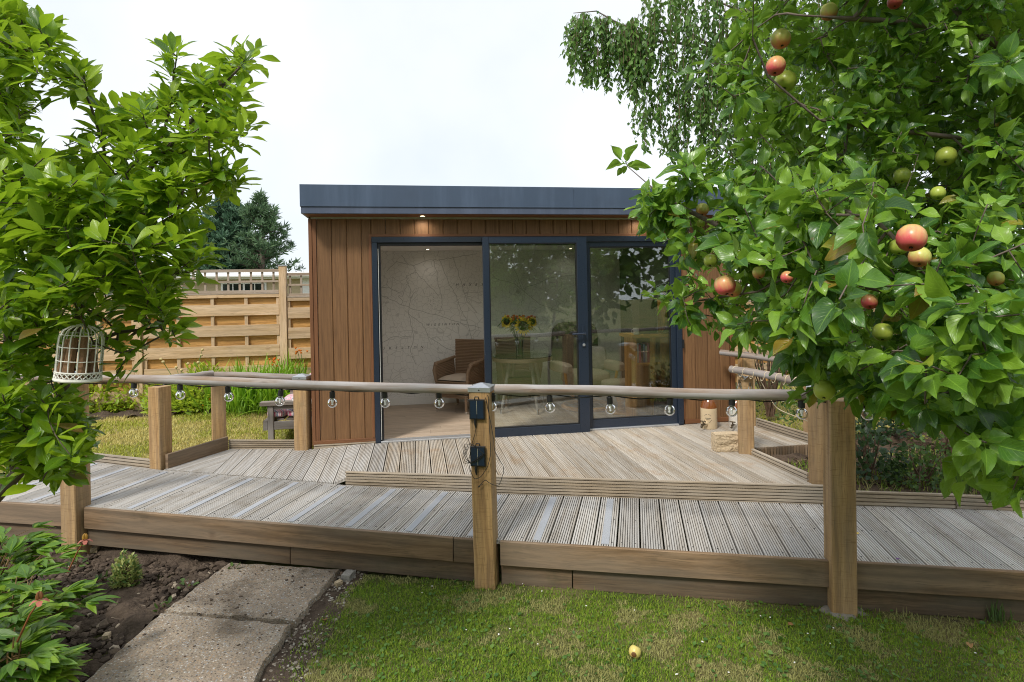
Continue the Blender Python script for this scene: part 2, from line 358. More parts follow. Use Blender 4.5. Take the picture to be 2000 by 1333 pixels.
# ================================================================== GROUND
def sstep(a, b, x): t = np.clip((np.asarray(x, float) - a) / (b - a), 0, 1); return t * t * (3 - 2 * t)
E20 = np.array([math.cos(math.radians(20)), -math.sin(math.radians(20))]); N20 = np.array([-E20[1], E20[0]])
FRONT_A = np.array([.449, 3.962])
def front_dist(x, y): return (x - FRONT_A[0]) * N20[0] + (y - FRONT_A[1]) * N20[1]          # > 0 behind the walkway's front edge
def z_ground(x, y):
    """lawn in front at -.42; it climbs gently towards the back fence, and the bed on the apple tree's side is raised"""
    fd = front_dist(x, y)
    back = -.40 + .31 * sstep(5.2, 9.2, y)
    z = np.where(fd > .3, back, -.42)
    return z + 0.0 * x
def ground_mat():
    t = NT('ground_turf'); p = t.coord('POS'); n = t.noise(p, .7, 5); n2 = t.noise(p, 9, 5)
    c = t.ramp(n, [(.35, (.085, .12, .03)), (.6, (.16, .15, .06))]); c = t.mix(c, (.10, .075, .045), t.maprange(n2, .5, .75, 0, .7))
    t.set(color=c, rough=.95, spec=.1); t.bump(n2, .5, .03); return t.mat
M['ground'] = ground_mat()
def soil_mat(name, a, b):
    t = NT(name); p = t.coord('POS'); n = t.noise(p, 14, 8, .7); n2 = t.noise(p, 90, 4, .6); v = t.voronoi(p, 38)
    c = t.ramp(n, [(.3, a), (.7, b)]); c = t.mix(c, tuple(x * 1.9 for x in b), t.maprange(n2, .62, .75, 0, .5))
    t.set(color=c, rough=.95, spec=.15); t.bump(t.math('ADD', n2, t.math('MULTIPLY', v, 1.2)), .9, .012); return t.mat
M['soil'] = soil_mat('garden_soil', (.055, .040, .030), (.115, .085, .062))
M['soil_bark'] = soil_mat('bark_mulch', (.055, .036, .024), (.14, .10, .07))

g = MB(); xs = np.concatenate([[-300, -80, -30, -15], np.linspace(-10, 12, 56), [20, 40, 90, 300]]); ys = np.concatenate([[-300, -60, -20, -8], np.linspace(-4, 14, 46), [20, 40, 90, 300]])
gx, gy = np.meshgrid(xs, ys, indexing='ij'); gz = z_ground(gx, gy) - .035
g.grid(np.stack([gx, gy, gz], -1)); go = g.build('ground', M['ground'], smooth=True); go['kind'] = 'structure'

def lawn_mat(name, cols, dry):
    t = NT(name); p = t.coord('POS'); n = t.noise(p, 1.3, 4); n2 = t.noise(p, 45, 4, .7)
    c = t.mix(cols[0], cols[1], n2); c = t.mix(c, dry, t.maprange(n, .42, .66, 0, .8)); t.set(color=c, rough=.95, spec=.1); t.bump(n2, .8, .015); return t.mat
M['lawn_front'] = lawn_mat('front_lawn_base', ((.060, .085, .022), (.12, .125, .045)), (.21, .16, .085))
M['lawn_back'] = lawn_mat('back_lawn_base', ((.15, .16, .05), (.26, .23, .09)), (.36, .27, .13))
def pip(poly, x, y):
    poly = np.asarray(poly); ins = np.zeros(np.shape(x), bool); j = len(poly) - 1
    for i in range(len(poly)):
        xi, yi = poly[i]; xj, yj = poly[j]
        hit = ((yi > y) != (yj > y)) & (x < (xj - xi) * (y - yi) / (yj - yi + 1e-12) + xi); ins ^= hit; j = i
    return ins
def sheet(name, poly, zf, step, mat, amp=0, lift=.004, kind='structure', cell=None):
    poly = np.asarray(poly); lo = poly.min(0); hi = poly.max(0)
    nx = int((hi[0] - lo[0]) / step) + 2; ny = int((hi[1] - lo[1]) / step) + 2
    X, Y = np.meshgrid(np.linspace(lo[0], hi[0], nx), np.linspace(lo[1], hi[1], ny), indexing='ij')
    Z = zf(X, Y) + lift
    if amp:
        r2 = np.random.default_rng(3)
        for k in range(26):
            f = r2.uniform(3, 34); a = r2.uniform(0, 6.28); Z = Z + amp / (1 + f * .10) * np.sin((X * math.cos(a) + Y * math.sin(a)) * f + r2.uniform(0, 6.28))
    idx = np.arange(nx * ny).reshape(nx, ny); cx = (X[:-1, :-1] + X[1:, 1:]) / 2; cy = (Y[:-1, :-1] + Y[1:, 1:]) / 2
    keep = pip(poly, cx, cy)
    q = np.stack([idx[:-1, :-1], idx[1:, :-1], idx[1:, 1:], idx[:-1, 1:]], -1)[keep]
    me = np_mesh(name, np.stack([X, Y, Z], -1).reshape(-1, 3), q); me.materials.append(mat)
    o = link_mesh(name, me); o['kind'] = kind; return o
front_lawn_poly = [(-.60, 1.2), (-.62, 3.2), (-.50, 3.9), (-.40, 4.27), (.449, 3.99), (5.2, 2.26), (5.2, 1.2)]
sheet('front_lawn', front_lawn_poly, z_ground, .05, M['lawn_front'], amp=.0010)
back_lawn_poly = [(-9, 7.6), (-4.2, 7.1), (-2.5, 6.25), (-2.05, 6.95), (-1.2, 6.75), (-1.2, 9.0), (-2.5, 9.25), (-9, 9.3)]
sheet('back_lawn', back_lawn_poly, z_ground, .08, M['lawn_back'], amp=.0015)
right_lawn_poly = [(4.1, 5.3), (7.5, 5.0), (9.5, 9.0), (4.1, 9.0)]
sheet('side_lawn', right_lawn_poly, z_ground, .1, M['lawn_back'], amp=.0015)
soil_front_poly = [(-6.5, 1.5), (-6.5, 7.2), (-3.6, 5.75), (-2.5, 5.3), (-1.3, 4.85), (-1.42, 4.5), (-1.62, 3.9), (-1.73, 3.28), (-1.8, 2.4), (-1.9, 1.5)]
sheet('soil_bed', soil_front_poly, lambda x, y: z_ground(x, y), .025, M['soil'], amp=.016)
gravel_poly = [(-.98, 2.0), (-.90, 3.0), (-.76, 3.6), (-.60, 4.40), (-.38, 4.34), (-.48, 3.9), (-.58, 3.2), (-.52, 2.0)]
sheet('gravel_strip', gravel_poly, z_ground, .03, M['soil'], amp=.004, lift=.006)
sheet('fence_bed', [(-9, 9.1), (-2.5, 9.05), (-1.2, 8.9), (-1.2, 9.75), (-9, 9.75)], lambda x, y: z_ground(x, y) + .02, .05, M['soil'], amp=.02)
def z_side(x, y): return -.42 + .36 * sstep(.92, 1.3, front_dist(x, y) * 1.0 + 0 * x) * sstep(3.15, 3.4, x) + .09 * sstep(7, 9, y)
sheet('side_bed', [(3.22, 4.12), (5.5, 3.3), (9.5, 3.0), (9.5, 6.8), (6.6, 6.4), (4.0, 5.2), (3.25, 5.1)], lambda x, y: -.075 + .02 * (y - 4), .04, M['soil_bark'], amp=.014)

# ---- concrete slabs
def concrete_mat():
    t = NT('exposed_concrete'); p = t.coord('POS'); n = t.noise(p, 5, 6, .65); n2 = t.noise(p, 60, 4); v = t.voronoi(p, 85); vc = t.voronoi(p, 85, out='Color'); v2 = t.voronoi(p, 34); v2c = t.voronoi(p, 34, out='Color')
    c = t.ramp(n, [(.3, (.225, .18, .135)), (.55, (.315, .26, .20)), (.75, (.38, .33, .265))])
    sep = t.new('SeparateColor'); t.l.new(vc, sep.inputs[0])
    peb = t.ramp(sep.outputs[0], [(0, (.08, .06, .05)), (.35, (.26, .225, .185)), (.6, (.38, .25, .145)), (.8, (.26, .275, .29)), (1, (.60, .57, .52))])
    c = t.mix(c, peb, t.maprange(v, .34, .52, .85, 0))
    sep2 = t.new('SeparateColor'); t.l.new(v2c, sep2.inputs[0])
    c = t.mix(c, (.50, .48, .45), t.math('MULTIPLY', t.maprange(v2, .16, .22, .7, 0), t.maprange(sep2.outputs[1], .72, .74, 0, 1)))
    c = t.mix(c, (.05, .038, .028), t.math('MULTIPLY', t.maprange(v2, .18, .26, .85, 0), t.maprange(sep2.outputs[0], .80, .82, 0, 1)))
    dirt = t.noise(p, 2.9, 6, .72); c = t.mix(c, (.085, .065, .045), t.maprange(dirt, .50, .68, 0, .7)); c = t.mix(c, (.09, .10, .045), t.maprange(t.noise(p, 4.1, 5, .7), .60, .72, 0, .5))
    t.set(color=c, rough=.92, spec=.2); t.bump(t.math('ADD', t.math('SUBTRACT', n2, t.math('MULTIPLY', v, .8)), t.math('MULTIPLY', n, .5)), .9, .006); return t.mat
M['concrete'] = concrete_mat()
path = thing('garden_path', 'two worn concrete slabs of a path leading to the walkway skirting', None, (-1.2, 3.6, -.42), kind='structure')
def slab(corners, z, seed):
    r = random.Random(seed); P = []
    for i in range(4):
        a = np.array(corners[i]); b = np.array(corners[(i + 1) % 4]); k = 16
        nn = nrm(np.array([b[1] - a[1], a[0] - b[0]]))
        for j in range(k): P.append(a + (b - a) * j / k + nn * (r.uniform(-.012, .008) if j else 0))
    P = np.array(P); c = P.mean(0); zt = np.full(len(P), z)
    m = MB(); ring = lambda s, zz, jit=0: np.column_stack([c + (P - c) * s, zz + np.array([r.uniform(-jit, jit) for _ in P])])
    R = [ring(1.0, z - .10), ring(1.008, z - .05, .006), ring(1.0, z - .014, .004), ring(.988, z - .001, .002), ring(.93, z + .002), ring(.6, z + .003), ring(.2, z + .003)]
    fs = []; us = []; n = len(P); V = np.vstack(R)
    for i in range(len(R) - 1):
        for k in range(n):
            j = (k + 1) % n; f = (i * n + k, i * n + j, (i + 1) * n + j, (i + 1) * n + k); fs.append(f); us.append([(V[q][0], V[q][1]) for q in f])
    f = tuple((len(R) - 1) * n + k for k in range(n)); fs.append(f); us.append([(V[q][0], V[q][1]) for q in f]); m.add(V, fs, us)
    return m.build('slab', M['concrete'], path, smooth=True, sharp=.5)
slab([(-1.60, 3.95), (-.755, 3.66), (-.575, 4.30), (-1.40, 4.58)], -.375, 1)
slab([(-1.72, 3.20), (-.86, 3.05), (-.775, 3.62), (-1.605, 3.915)], -.370, 2)
slab([(-1.86, 2.40), (-.99, 2.24), (-.87, 3.01), (-1.73, 3.16)], -.374, 3)

# ================================================================== DECK AND WALKWAY
Z_MAIN = -.010
def z_walk(x, y):
    s = x * E20[0] + y * E20[1]
    return np.clip(-.115 + .0225 * (-1.0 - s), -.115, -.035)
def z_deck(x, y):
    return Z_MAIN - .028 * sstep(-.45, -1.25, x) if np.ndim(x) else Z_MAIN - .028 * float(sstep(-.45, -1.25, x))
def z_land(x, y):
    # left of the kerb the landing boards run down to meet the walkway flush
    f = float(sstep(-.60, -.78, x)); yf = np.interp(x, [-2.46, -.64], [6.04, 5.30]); k = f * float(np.clip(1 - (y - yf) / 1.1, 0, 1))
    return z_deck(x, y) * (1 - k) + (float(z_walk(x, y)) + .004) * k
def sst(a, b, x): return float(np.clip((x - a) / (b - a), 0, 1))
INNER = [(-4.9, 7.42), (-2.46, 6.04), (-.64, 5.30), (3.12, 4.055), (5.6, 3.23)]
def line_hit(o, d, a, b):
    a = np.asarray(a); b = np.asarray(b); n = np.array([-(b - a)[1], (b - a)[0]]); den = d @ n
    return None if abs(den) < 1e-9 else ((a - o) @ n) / den
def poly_hit(o, d, pts, tmin=-99):
    best = None
    for a, b in zip(pts[:-1], pts[1:]):
        a = np.asarray(a); b = np.asarray(b); t = line_hit(o, d, a, b)
        if t is None: continue
        p = o + d * t; u = ((p - a) @ (b - a)) / ((b - a) @ (b - a))
        if -1e-6 <= u <= 1 + 1e-6 and t > tmin and (best is None or t < best): best = t
    return best
def deck_board(e, d, s0, s1, t0f, t1f, zf, ribs, mat, parent, depth=.004, jit=.0012, name='deck_board', cap_t=(None, None)):
    """ribbed board; cross-section along e from s0 to s1, run along d between two outlines"""
    prof = [(s0, -.026), (s0, -.002), (s0 + .002, 0)]
    w = s1 - s0; mrg = .006; pitch = (w - 2 * mrg) / ribs
    for k in range(ribs):
        x0 = s0 + mrg + pitch * k; gw = pitch * .38
        if k == ribs // 2 and ribs > 7 and False: continue       # a flat band in some boards
        prof += [(x0 + pitch * .3, 0), (x0 + pitch * .3 + gw * .10, -depth), (x0 + pitch * .3 + gw * .90, -depth), (x0 + pitch * .3 + gw, 0)]
    prof += [(s1 - .002, 0), (s1, -.002), (s1, -.026)]
    dz = random.uniform(-jit, jit); A = []; B = []; longest = 0
    for s, z in prof:
        o = e * s; a = t0f(o); b = t1f(o)
        if a is None or b is None: return None
        longest = max(longest, b - a); b = max(b, a + .002)
        p = o + d * a; q = o + d * b
        A.append((p[0], p[1], zf(p[0], p[1]) + z + dz)); B.append((q[0], q[1], zf(q[0], q[1]) + z + dz))
    if longest < .04: return None
    m = MB(); m.extrude(np.array(A)[::-1], np.array(B)[::-1]); return m.build(name, mat, parent)

walk = thing('walkway', 'long ribbed timber ramp walkway with pale grip strips running past the deck kerb', 'walkway', (.5, 4.4, -.42), kind='structure')
aw = math.radians(21.5); DW = np.array([math.sin(aw), math.cos(aw)]); EW = np.array([DW[1], -DW[0]])
def walk_front(o): return line_hit(o, DW, FRONT_A, FRONT_A + E20)
inner_off = [(p[0] - .004, p[1] - .010) for p in INNER]
def walk_back(o): return poly_hit(o, DW, inner_off)
strip_s = 1.541 * EW[0] + 4.545 * EW[1]; PITCH = .1535
k0 = int((-5.6 - strip_s) / PITCH); k1 = int((3.6 - strip_s) / PITCH)
for k in range(k0, k1 + 1):
    sc = strip_s + k * PITCH; wb = .1415
    ob = deck_board(EW, DW, sc - wb / 2, sc + wb / 2, walk_front, walk_back, z_walk, 8, M['deck'], walk, depth=.019)
    if ob and k <= 0 and k % 3 == 0:
        o = EW * sc; ta = walk_front(o) + .03; tb = walk_back(o) - .045; p = o + DW * ta; q = o + DW * tb
        MB().plank((*p, z_walk(*p) + .0025), (*q, z_walk(*q) + .0025), .052, .005, ch=.001).build('grip_strip', M['strip'], walk)

sm = MB()
for k in range(k0, k1 + 1):
    for ds in (-.045, .045):
        o = EW * (strip_s + k * PITCH + ds); ta, tb = walk_front(o), walk_back(o)
        if ta is None or tb is None or tb - ta < .3: continue
        for u in (.07, .5, .93):
            p = o + DW * (ta + (tb - ta) * u + random.uniform(-.006, .006)); sm.lathe([(.0055, 0), (.005, .0012), (0, .0012)], (p[0], p[1], z_walk(*p) - .0002), 6)
sm.build('screws', M['frame_dark'], walk, kind='stuff')
deck = thing('deck', 'raised timber deck with fine grooved boards before the sliding doors', 'deck', (1.2, 5.3, -.42), kind='structure')
EX = np.array([1.0, 0]); DY = np.array([0, 1.0])
deck_front = [(-2.46, 6.04), (-.64, 5.305), (3.24, 4.02)]; XC = [0]
def d_front(o):
    x = o[0]
    if XC[0] > 3.13: return 5.32
    return poly_hit(o, DY, deck_front)
def d_back(o):
    x = o[0]
    if x < -1.13: return 6.70 - .0 + (x + 2.05) * (6.50 - 6.70) / (.85)
    if x < -.47: return 6.462
    if x < 3.12: return 6.425
    return 6.462
x = -1.905
while x < 3.93:
    w = .1335; XC[0] = x + w / 2
    deck_board(EX, DY, x, x + w, d_front, d_back, z_land, 9 if x < -.3 else 8, M['deck_main'] if x > -.35 else M['deck'], deck, depth=.017 if x < -.3 else .012)
    x += .1442
# wedge of the landing beside the solid kerb
kd = nrm(np.array([-2.02, 6.70]) - np.array([-2.40, 6.06])); ke = np.array([kd[1], -kd[0]])
kp = np.array([-2.40, 6.06])
def wf(o): return line_hit(o, kd, (-2.46, 6.04), (-.64, 5.30))
def wbk(o):
    a = line_hit(o, kd, (-1.912, 0), (-1.912, 9)); b = line_hit(o, kd, (-2.05, 6.70), (-1.2, 6.50)); return min(a, b)
s = kp @ ke + .012
for i in range(7):
    deck_board(ke, kd, s, s + .138, wf, wbk, z_land, 9, M['deck'], deck, depth=.017); s += .1442

# kerb boards (ribbed faces) and skirting
def ribbed_kerb(a, b, ztop0, ztop1, h, t, parent, mat, ribs=6, name='kerb_board', side=1, jut=0):
    """upright board from a to b (plan points of its visible face); grooves on the face that looks to `side`"""
    a = np.asarray(a, float); b = np.asarray(b, float); d = nrm(b - a); n = np.array([d[1], -d[0]]) * side
    prof = [(-t, -h), (-t, 0), (-.002, 0), (0, -.002)]; pitch = h / ribs if ribs else 0
    for k in range(ribs):
        z0 = -pitch * (k + .45); prof += [(0, z0), (-.015, z0 - .001), (-.015, z0 - pitch * .30), (0, z0 - pitch * .30 - .001)]
    prof += [(0, -h)]
    A = [(a[0] + n[0] * q, a[1] + n[1] * q, ztop0 + z) for q, z in prof]; B = [(b[0] + n[0] * q, b[1] + n[1] * q, ztop1 + z) for q, z in prof]
    m = MB(); m.extrude(np.array(A), np.array(B)); return m.build(name, mat, parent)
ribbed_kerb((-.645, 5.30), (3.115, 4.052), .030, .030, .148, .026, deck, M['kerb'])
ribbed_kerb((3.125, 4.048), (3.165, 4.035), .030, .030, .148, .026, deck, M['kerb'])
# side edge kerb between the two inner posts, seen from inside
ribbed_kerb((3.135, 5.085), (3.145, 4.30), .052, .050, .12, .026, deck, M['kerb'], ribs=4, side=1)
ribbed_kerb((3.20, 5.322), (3.93, 5.316), Z_MAIN - .004, Z_MAIN - .004, .30, .024, deck, M['skirt'], ribs=0, name='skirting_board')
for i in range(22):      # upright ribbed boards closing the step
    xx = 3.24 + i * .0315
    MB().plank((xx, 5.296, -.33), (xx, 5.296, -.016), .021, .008, up=(0, 1, 0), ch=.002).build('riser_rib', M['skirt'], deck)
ribbed_kerb((3.84, 6.12), (3.93, 5.34), .095, .090, .15, .026, deck, M['kerb'], ribs=5, side=1)
# landing kerbs
MB().plank((-2.395, 6.045, .028), (-2.045, 6.69, .026), .032, .145, ch=.004).build('kerb_board', M['skirt'], deck)
ribbed_kerb((-2.035, 6.700), (-1.275, 6.51), .058, .055, .11, .026, deck, M['kerb'], ribs=5)
ribbed_kerb((-1.105, 6.452), (-.46, 6.452), .008, .006, .06, .02, deck, M['kerb'], ribs=2)
# walkway back kerbs
ribbed_kerb((-4.4, 7.13), (-2.56, 6.09), z_walk(-4.4, 7.1) + .085, z_walk(-2.5, 6.0) + .085, .12, .026, walk, M['kerb'], ribs=4)
ribbed_kerb((3.17, 4.03), (3.985, 3.762), -.006, -.008, .118, .026, walk, M['kerb'], ribs=4)
ribbed_kerb((3.995, 3.757), (5.2, 3.36), -.012, -.02, .118, .026, walk, M['kerb'], ribs=4)
# front skirting in lengths: upper boards proud of the lower ones
def fpt(s, off): p = FRONT_A + E20 * s - N20 * off; return p
def skirt(s0, s1, top, h, off, t=.03):
    p = fpt(s0, off + t / 2); q = fpt(s1, off + t / 2)
    z0 = z_walk(*fpt(s0, 0)) + top - h / 2; z1 = z_walk(*fpt(s1, 0)) + top - h / 2
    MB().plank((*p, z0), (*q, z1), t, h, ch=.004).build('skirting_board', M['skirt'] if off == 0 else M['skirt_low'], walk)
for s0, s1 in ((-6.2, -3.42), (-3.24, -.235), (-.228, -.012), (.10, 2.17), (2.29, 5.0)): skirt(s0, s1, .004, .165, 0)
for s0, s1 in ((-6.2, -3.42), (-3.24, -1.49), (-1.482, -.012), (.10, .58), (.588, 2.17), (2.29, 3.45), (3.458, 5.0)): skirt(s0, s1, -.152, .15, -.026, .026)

# ================================================================== POSTS AND RAILS
def deck_post(x, y, z0, z1, yaw, label, cap=True, w=.143, lean=(0, 0), grp='timber posts of the ramp balustrade'):
    t = thing('balustrade_post', label, 'post', (x, y, z0), grp)
    c, s = math.cos(yaw), math.sin(yaw); up = (c, s, 0)
    b = (x + lean[0], y + lean[1], z1)
    MB().plank((x, y, z0), b, w, w, up=(-s, c, 0), ch=.007).build('timber', M['post'], t)
    if cap:
        m = MB(); h = w / 2 + .006; R = lambda u, v, z: (b[0] + u * c - v * s, b[1] + u * s + v * c, z1 + z)
        ring = lambda hh, z: [R(-hh, -hh, z), R(hh, -hh, z), R(hh, hh, z), R(-hh, hh, z)]
        m.extrude(ring(h, -.022), ring(h, .008)); m.extrude(ring(h, .0082), ring(.008, .032))
        m.build('post_cap', M['metal'], t)
        MB().lathe([(.005, 0), (.005, .002), (.001, .003)], R(0, -h, -.008), 8, M=[[c, 0, s], [s, 0, -c], [0, 1, 0]]).build('screw', M['black'], t)
    return t
A20 = math.radians(-20)
pc = fpt(-.085 + .01, .0 + .012); deck_post(pc[0] + .075 * .94 + 0.0, pc[1] - .026, -.47, .935, A20, 'front post in the middle of the ramp carrying two small solar panels', lean=(-.012, 0))
pr = fpt(2.232, .012); deck_post(pr[0], pr[1], -.47, .88, A20, 'front post set in a concrete collar, half hidden by apple leaves', cap=False, lean=(.012, .0))
pl = fpt(-3.33, .012); deck_post(pl[0], pl[1], -.47, 1.0, A20, 'front post behind the magnolia and the peony')
deck_post(-2.48, 6.13, -.45, .745, math.radians(-28), 'inner landing post beside the solid sloping kerb board', cap=False)
deck_post(-2.20, 6.93, -.45, .722, math.radians(20), 'landing corner post with a pale cap on the lawn side')
deck_post(-1.225, 6.52, -.45, .735, math.radians(-12), 'landing post right beside the brown cladding')
deck_post(3.145, 5.19, -.45, .735, math.radians(-28), 'inner deck post standing behind the rough stone block', cap=False)
deck_post(3.235, 4.275, -.45, .76, math.radians(-40), 'yellowish deck post at the end of the deck kerb')
deck_post(3.81, 6.25, -.45, .815, math.radians(-5), 'capped post behind the stoneware jugs at the end of the cladding')
deck_post(4.03, 5.40, -.45, .76, math.radians(-10), 'far post at the corner of the step-side kerb', cap=False)

def handrail(pts, label, r=.034, brackets=(), name='handrail', ends=False):
    pts = np.asarray(pts, float); n = 14; t = thing(name, label, 'handrail', pts[0], 'round timber handrails')
    P = []; 
    for a, b in zip(pts[:-1], pts[1:]):
        for k in range(n): P.append(a + (b - a) * k / n)
    P.append(pts[-1]); P = np.array(P); P[1:-1] += rng.normal(0, .0010, (len(P) - 2, 3)); bw = np.sin(np.linspace(0, 2 * math.pi * rng.uniform(.8, 1.6), len(P))) * np.sin(np.linspace(0, math.pi, len(P))) * .006; P[:, 2] += bw
    MB().tube(P, r * (1 + .02 * np.sin(np.arange(len(P)) * 1.3)), 16).build('pole', M['rail'], t, smooth=True)
    for p, q in brackets:
        p = np.asarray(p, float); q = np.asarray(q, float); m = MB()
        d = nrm(p - q); m.tube([q, q + d * .008], .026, 12); m.tube([q, (p + q) / 2 + np.array([0, 0, -.012]), p + np.array([0, 0, -r])], .008, 8); m.build('bracket', M['metal'], t, smooth=True)
    if ends: MB().tube([pts[-1], pts[-1] + nrm(pts[-1] - pts[-2]) * .03], r * 1.04, 14).build('end_cap', M['metal'], t, smooth=True)
    return t
def rp(s, z): p = fpt(s, .012); return (p[0], p[1], z)
handrail([rp(-3.25, .980), rp(-.075, .918)], 'long round handrail from the magnolia to the middle post above the bulbs')
handrail([rp(.085, .922), rp(2.17, .902)], 'round handrail between the middle post and the post under the apples')
handrail([rp(-6.2, 1.03), rp(-3.41, .975)], 'round handrail crossing behind the magnolia foliage')
handrail([rp(2.31, .890), rp(5.0, .87)], 'round handrail half hidden in the apple leaves beyond the collared post')
handrail([(-2.505, 6.30, .792), (-2.225, 6.83, .770), ], 'short greyish rail leading to the capped landing post', brackets=[((-2.49, 6.32, .79), (-2.50, 6.21, .72)), ((-2.26, 6.76, .772), (-2.2, 6.855, .70))])
handrail([(-2.20, 6.835, .755), (-1.275, 6.60, .722)], 'pale straight rail along the lawn side of the landing', brackets=[((-2.1, 6.81, .75), (-2.16, 6.86, .69)), ((-1.31, 6.61, .722), (-1.28, 6.57, .66))], ends=True)
handrail([(3.03, 5.24, .800), (3.23, 4.72, .775), (3.30, 4.34, .765)], 'rail above the stone block carrying cord-hung bulbs', r=.034, brackets=[((3.06, 5.16, .79), (3.115, 5.12, .72))])
handrail([(3.53, 6.32, .845), (3.92, 5.75, .80), (4.08, 5.3, .78)], 'far rail behind the cord-hung bulbs', r=.034)
# concrete collar at the foot of the collared post
cm = MB(); nn = 26; an = np.linspace(0, 2 * math.pi, nn, endpoint=False); rr = .125 + rng.uniform(-.035, .04, nn)
rings = [np.stack([pr[0] + np.cos(an) * rr * s, pr[1] + np.sin(an) * rr * .85 * s, np.full(nn, z) + rng.uniform(-.006, .006, nn)], 1) for s, z in ((1.2, -.46), (1.05, -.424), (.85, -.405), (.55, -.398))]
for a, b in zip(rings[:-1], rings[1:]): cm.extrude(a, b, caps=False)
tag(cm.build('concrete_collar', plain('collar_concrete', (.25, .225, .19), .95, var=.45, nscale=40, bump=.9, bdist=.01), smooth=True), 'rough concrete collar poured round the foot of a front post', 'concrete collar')

# ================================================================== GARDEN ROOM
YF = 6.47; shed = thing('garden_room', 'flat roofed garden room with brown upright cladding and dark blue sliding doors', 'garden room', (1.3, 7.5, -.1))
XL, XR = -1.12, 3.795; ZT = 2.425
def part(m, name, mat, parent=shed, **k): return m.build(name, mat, parent, **k)
def clad_board(x0, x1, z0, z1):
    # face board with a rounded V joint each side
    y = YF; pr = [(x0 + .001, y + .02), (x0 + .001, y + .0085), (x0 + .0085, y), (x1 - .0085, y), (x1 - .001, y + .0085), (x1 - .001, y + .02)]
    A = [(p[0], p[1], z0) for p in pr]; B = [(p[0], p[1], z1) for p in pr]; MB().extrude(A, B).build('cladding_board', M['clad'], shed)
x = -1.04
while x < -.475: clad_board(x, min(x + .157, -.468), .045, ZT); x += .157
x = -.468
while x < 3.11: clad_board(x, min(x + .157, 3.135), 2.262, ZT); x += .157
x = 3.135
while x < 3.70: clad_board(x, min(x + .157, 3.735), .045, ZT); x += .157
# trims
part(MB().box((XL, YF - .012, .0), (-1.085, YF + .03, ZT)), 'corner_trim', M['clad_trim']); part(MB().box((-1.083, YF - .004, .03), (-1.042, YF + .02, ZT)), 'corner_trim', M['clad_trim'])
part(MB().box((3.737, YF - .012, .0), (XR, YF + .03, ZT)), 'corner_trim', M['clad_trim'])
part(MB().box((-1.105, YF - .016, .008), (-.462, YF + .012, .046)), 'base_trim', M['clad_trim']); part(MB().box((3.132, YF - .016, -.006), (3.79, YF + .012, .043)), 'base_trim', M['clad_trim'])
part(MB().box((-.492, YF - .010, 2.232), (3.142, YF + .012, 2.262)), 'door_trim', M['clad_trim']); part(MB().box((-.492, YF - .011, .05), (-.464, YF + .012, 2.231)), 'door_trim', M['clad_trim']); part(MB().box((3.114, YF - .011, .045), (3.142, YF + .012, 2.231)), 'door_trim', M['clad_trim'])
# walls (outer side and back; inner linings)
part(MB().box((XL, YF + .031, -.3), (XL + .02, 8.78, 2.46), ch=0), 'side_wall', M['clad']); part(MB().box((XR - .02, YF + .031, -.3), (XR, 8.78, 2.46), ch=0), 'side_wall', M['clad'])
part(MB().box((XL + .021, 8.74, -.3), (XR - .021, 8.78, 2.46), ch=0), 'back_wall', M['clad'])
part(MB().box((XL + .021, YF + .021, .0), (-.47, YF + .10, 2.46), ch=0), 'front_wall', M['ceiling']); part(MB().box((3.12, YF + .021, 0), (XR - .021, YF + .10, 2.46), ch=0), 'front_wall', M['ceiling']); part(MB().box((-.468, YF + .021, 2.27), (3.118, YF + .10, 2.46), ch=0), 'front_wall', M['ceiling'])
part(MB().box((XL + .022, 8.60, -.02), (3.16, 8.735, 2.3), ch=0), 'back_lining', M['ceiling'])
part(MB().box((XL + .022, YF + .102, -.02), (-.98, 8.598, 2.3), ch=0), 'side_lining', M['ceiling'])
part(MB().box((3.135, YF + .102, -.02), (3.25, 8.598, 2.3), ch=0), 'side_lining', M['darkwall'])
part(MB().box((-.978, YF + .102, 2.245), (3.133, 8.598, 2.30), ch=0), 'ceiling', M['ceiling'])
part(MB().box((-1.1, YF + .05, -.12), (3.78, 8.73, -.022), ch=0), 'floor_base', M['frame_dark'])
for i in range(12):       # laminate planks run along the room
    y0 = YF + .06 + i * .18; xo = -.98 - random.uniform(0, 1.2)
    while xo < 3.13:
        a, b = max(xo, -.976), min(xo + 1.29, 3.132); xo += 1.29
        if b - a > .05 and y0 < 8.59: part(MB().box((a + .0008, y0 + .0008, -.02), (b - .0008, min(y0 + .179, 8.597), 0), ch=.0015, axis=0), 'floor_plank', M['floor'])
part(MB().box((-.976, 8.575, .001), (3.13, 8.598, .11)), 'skirting', M['white'])
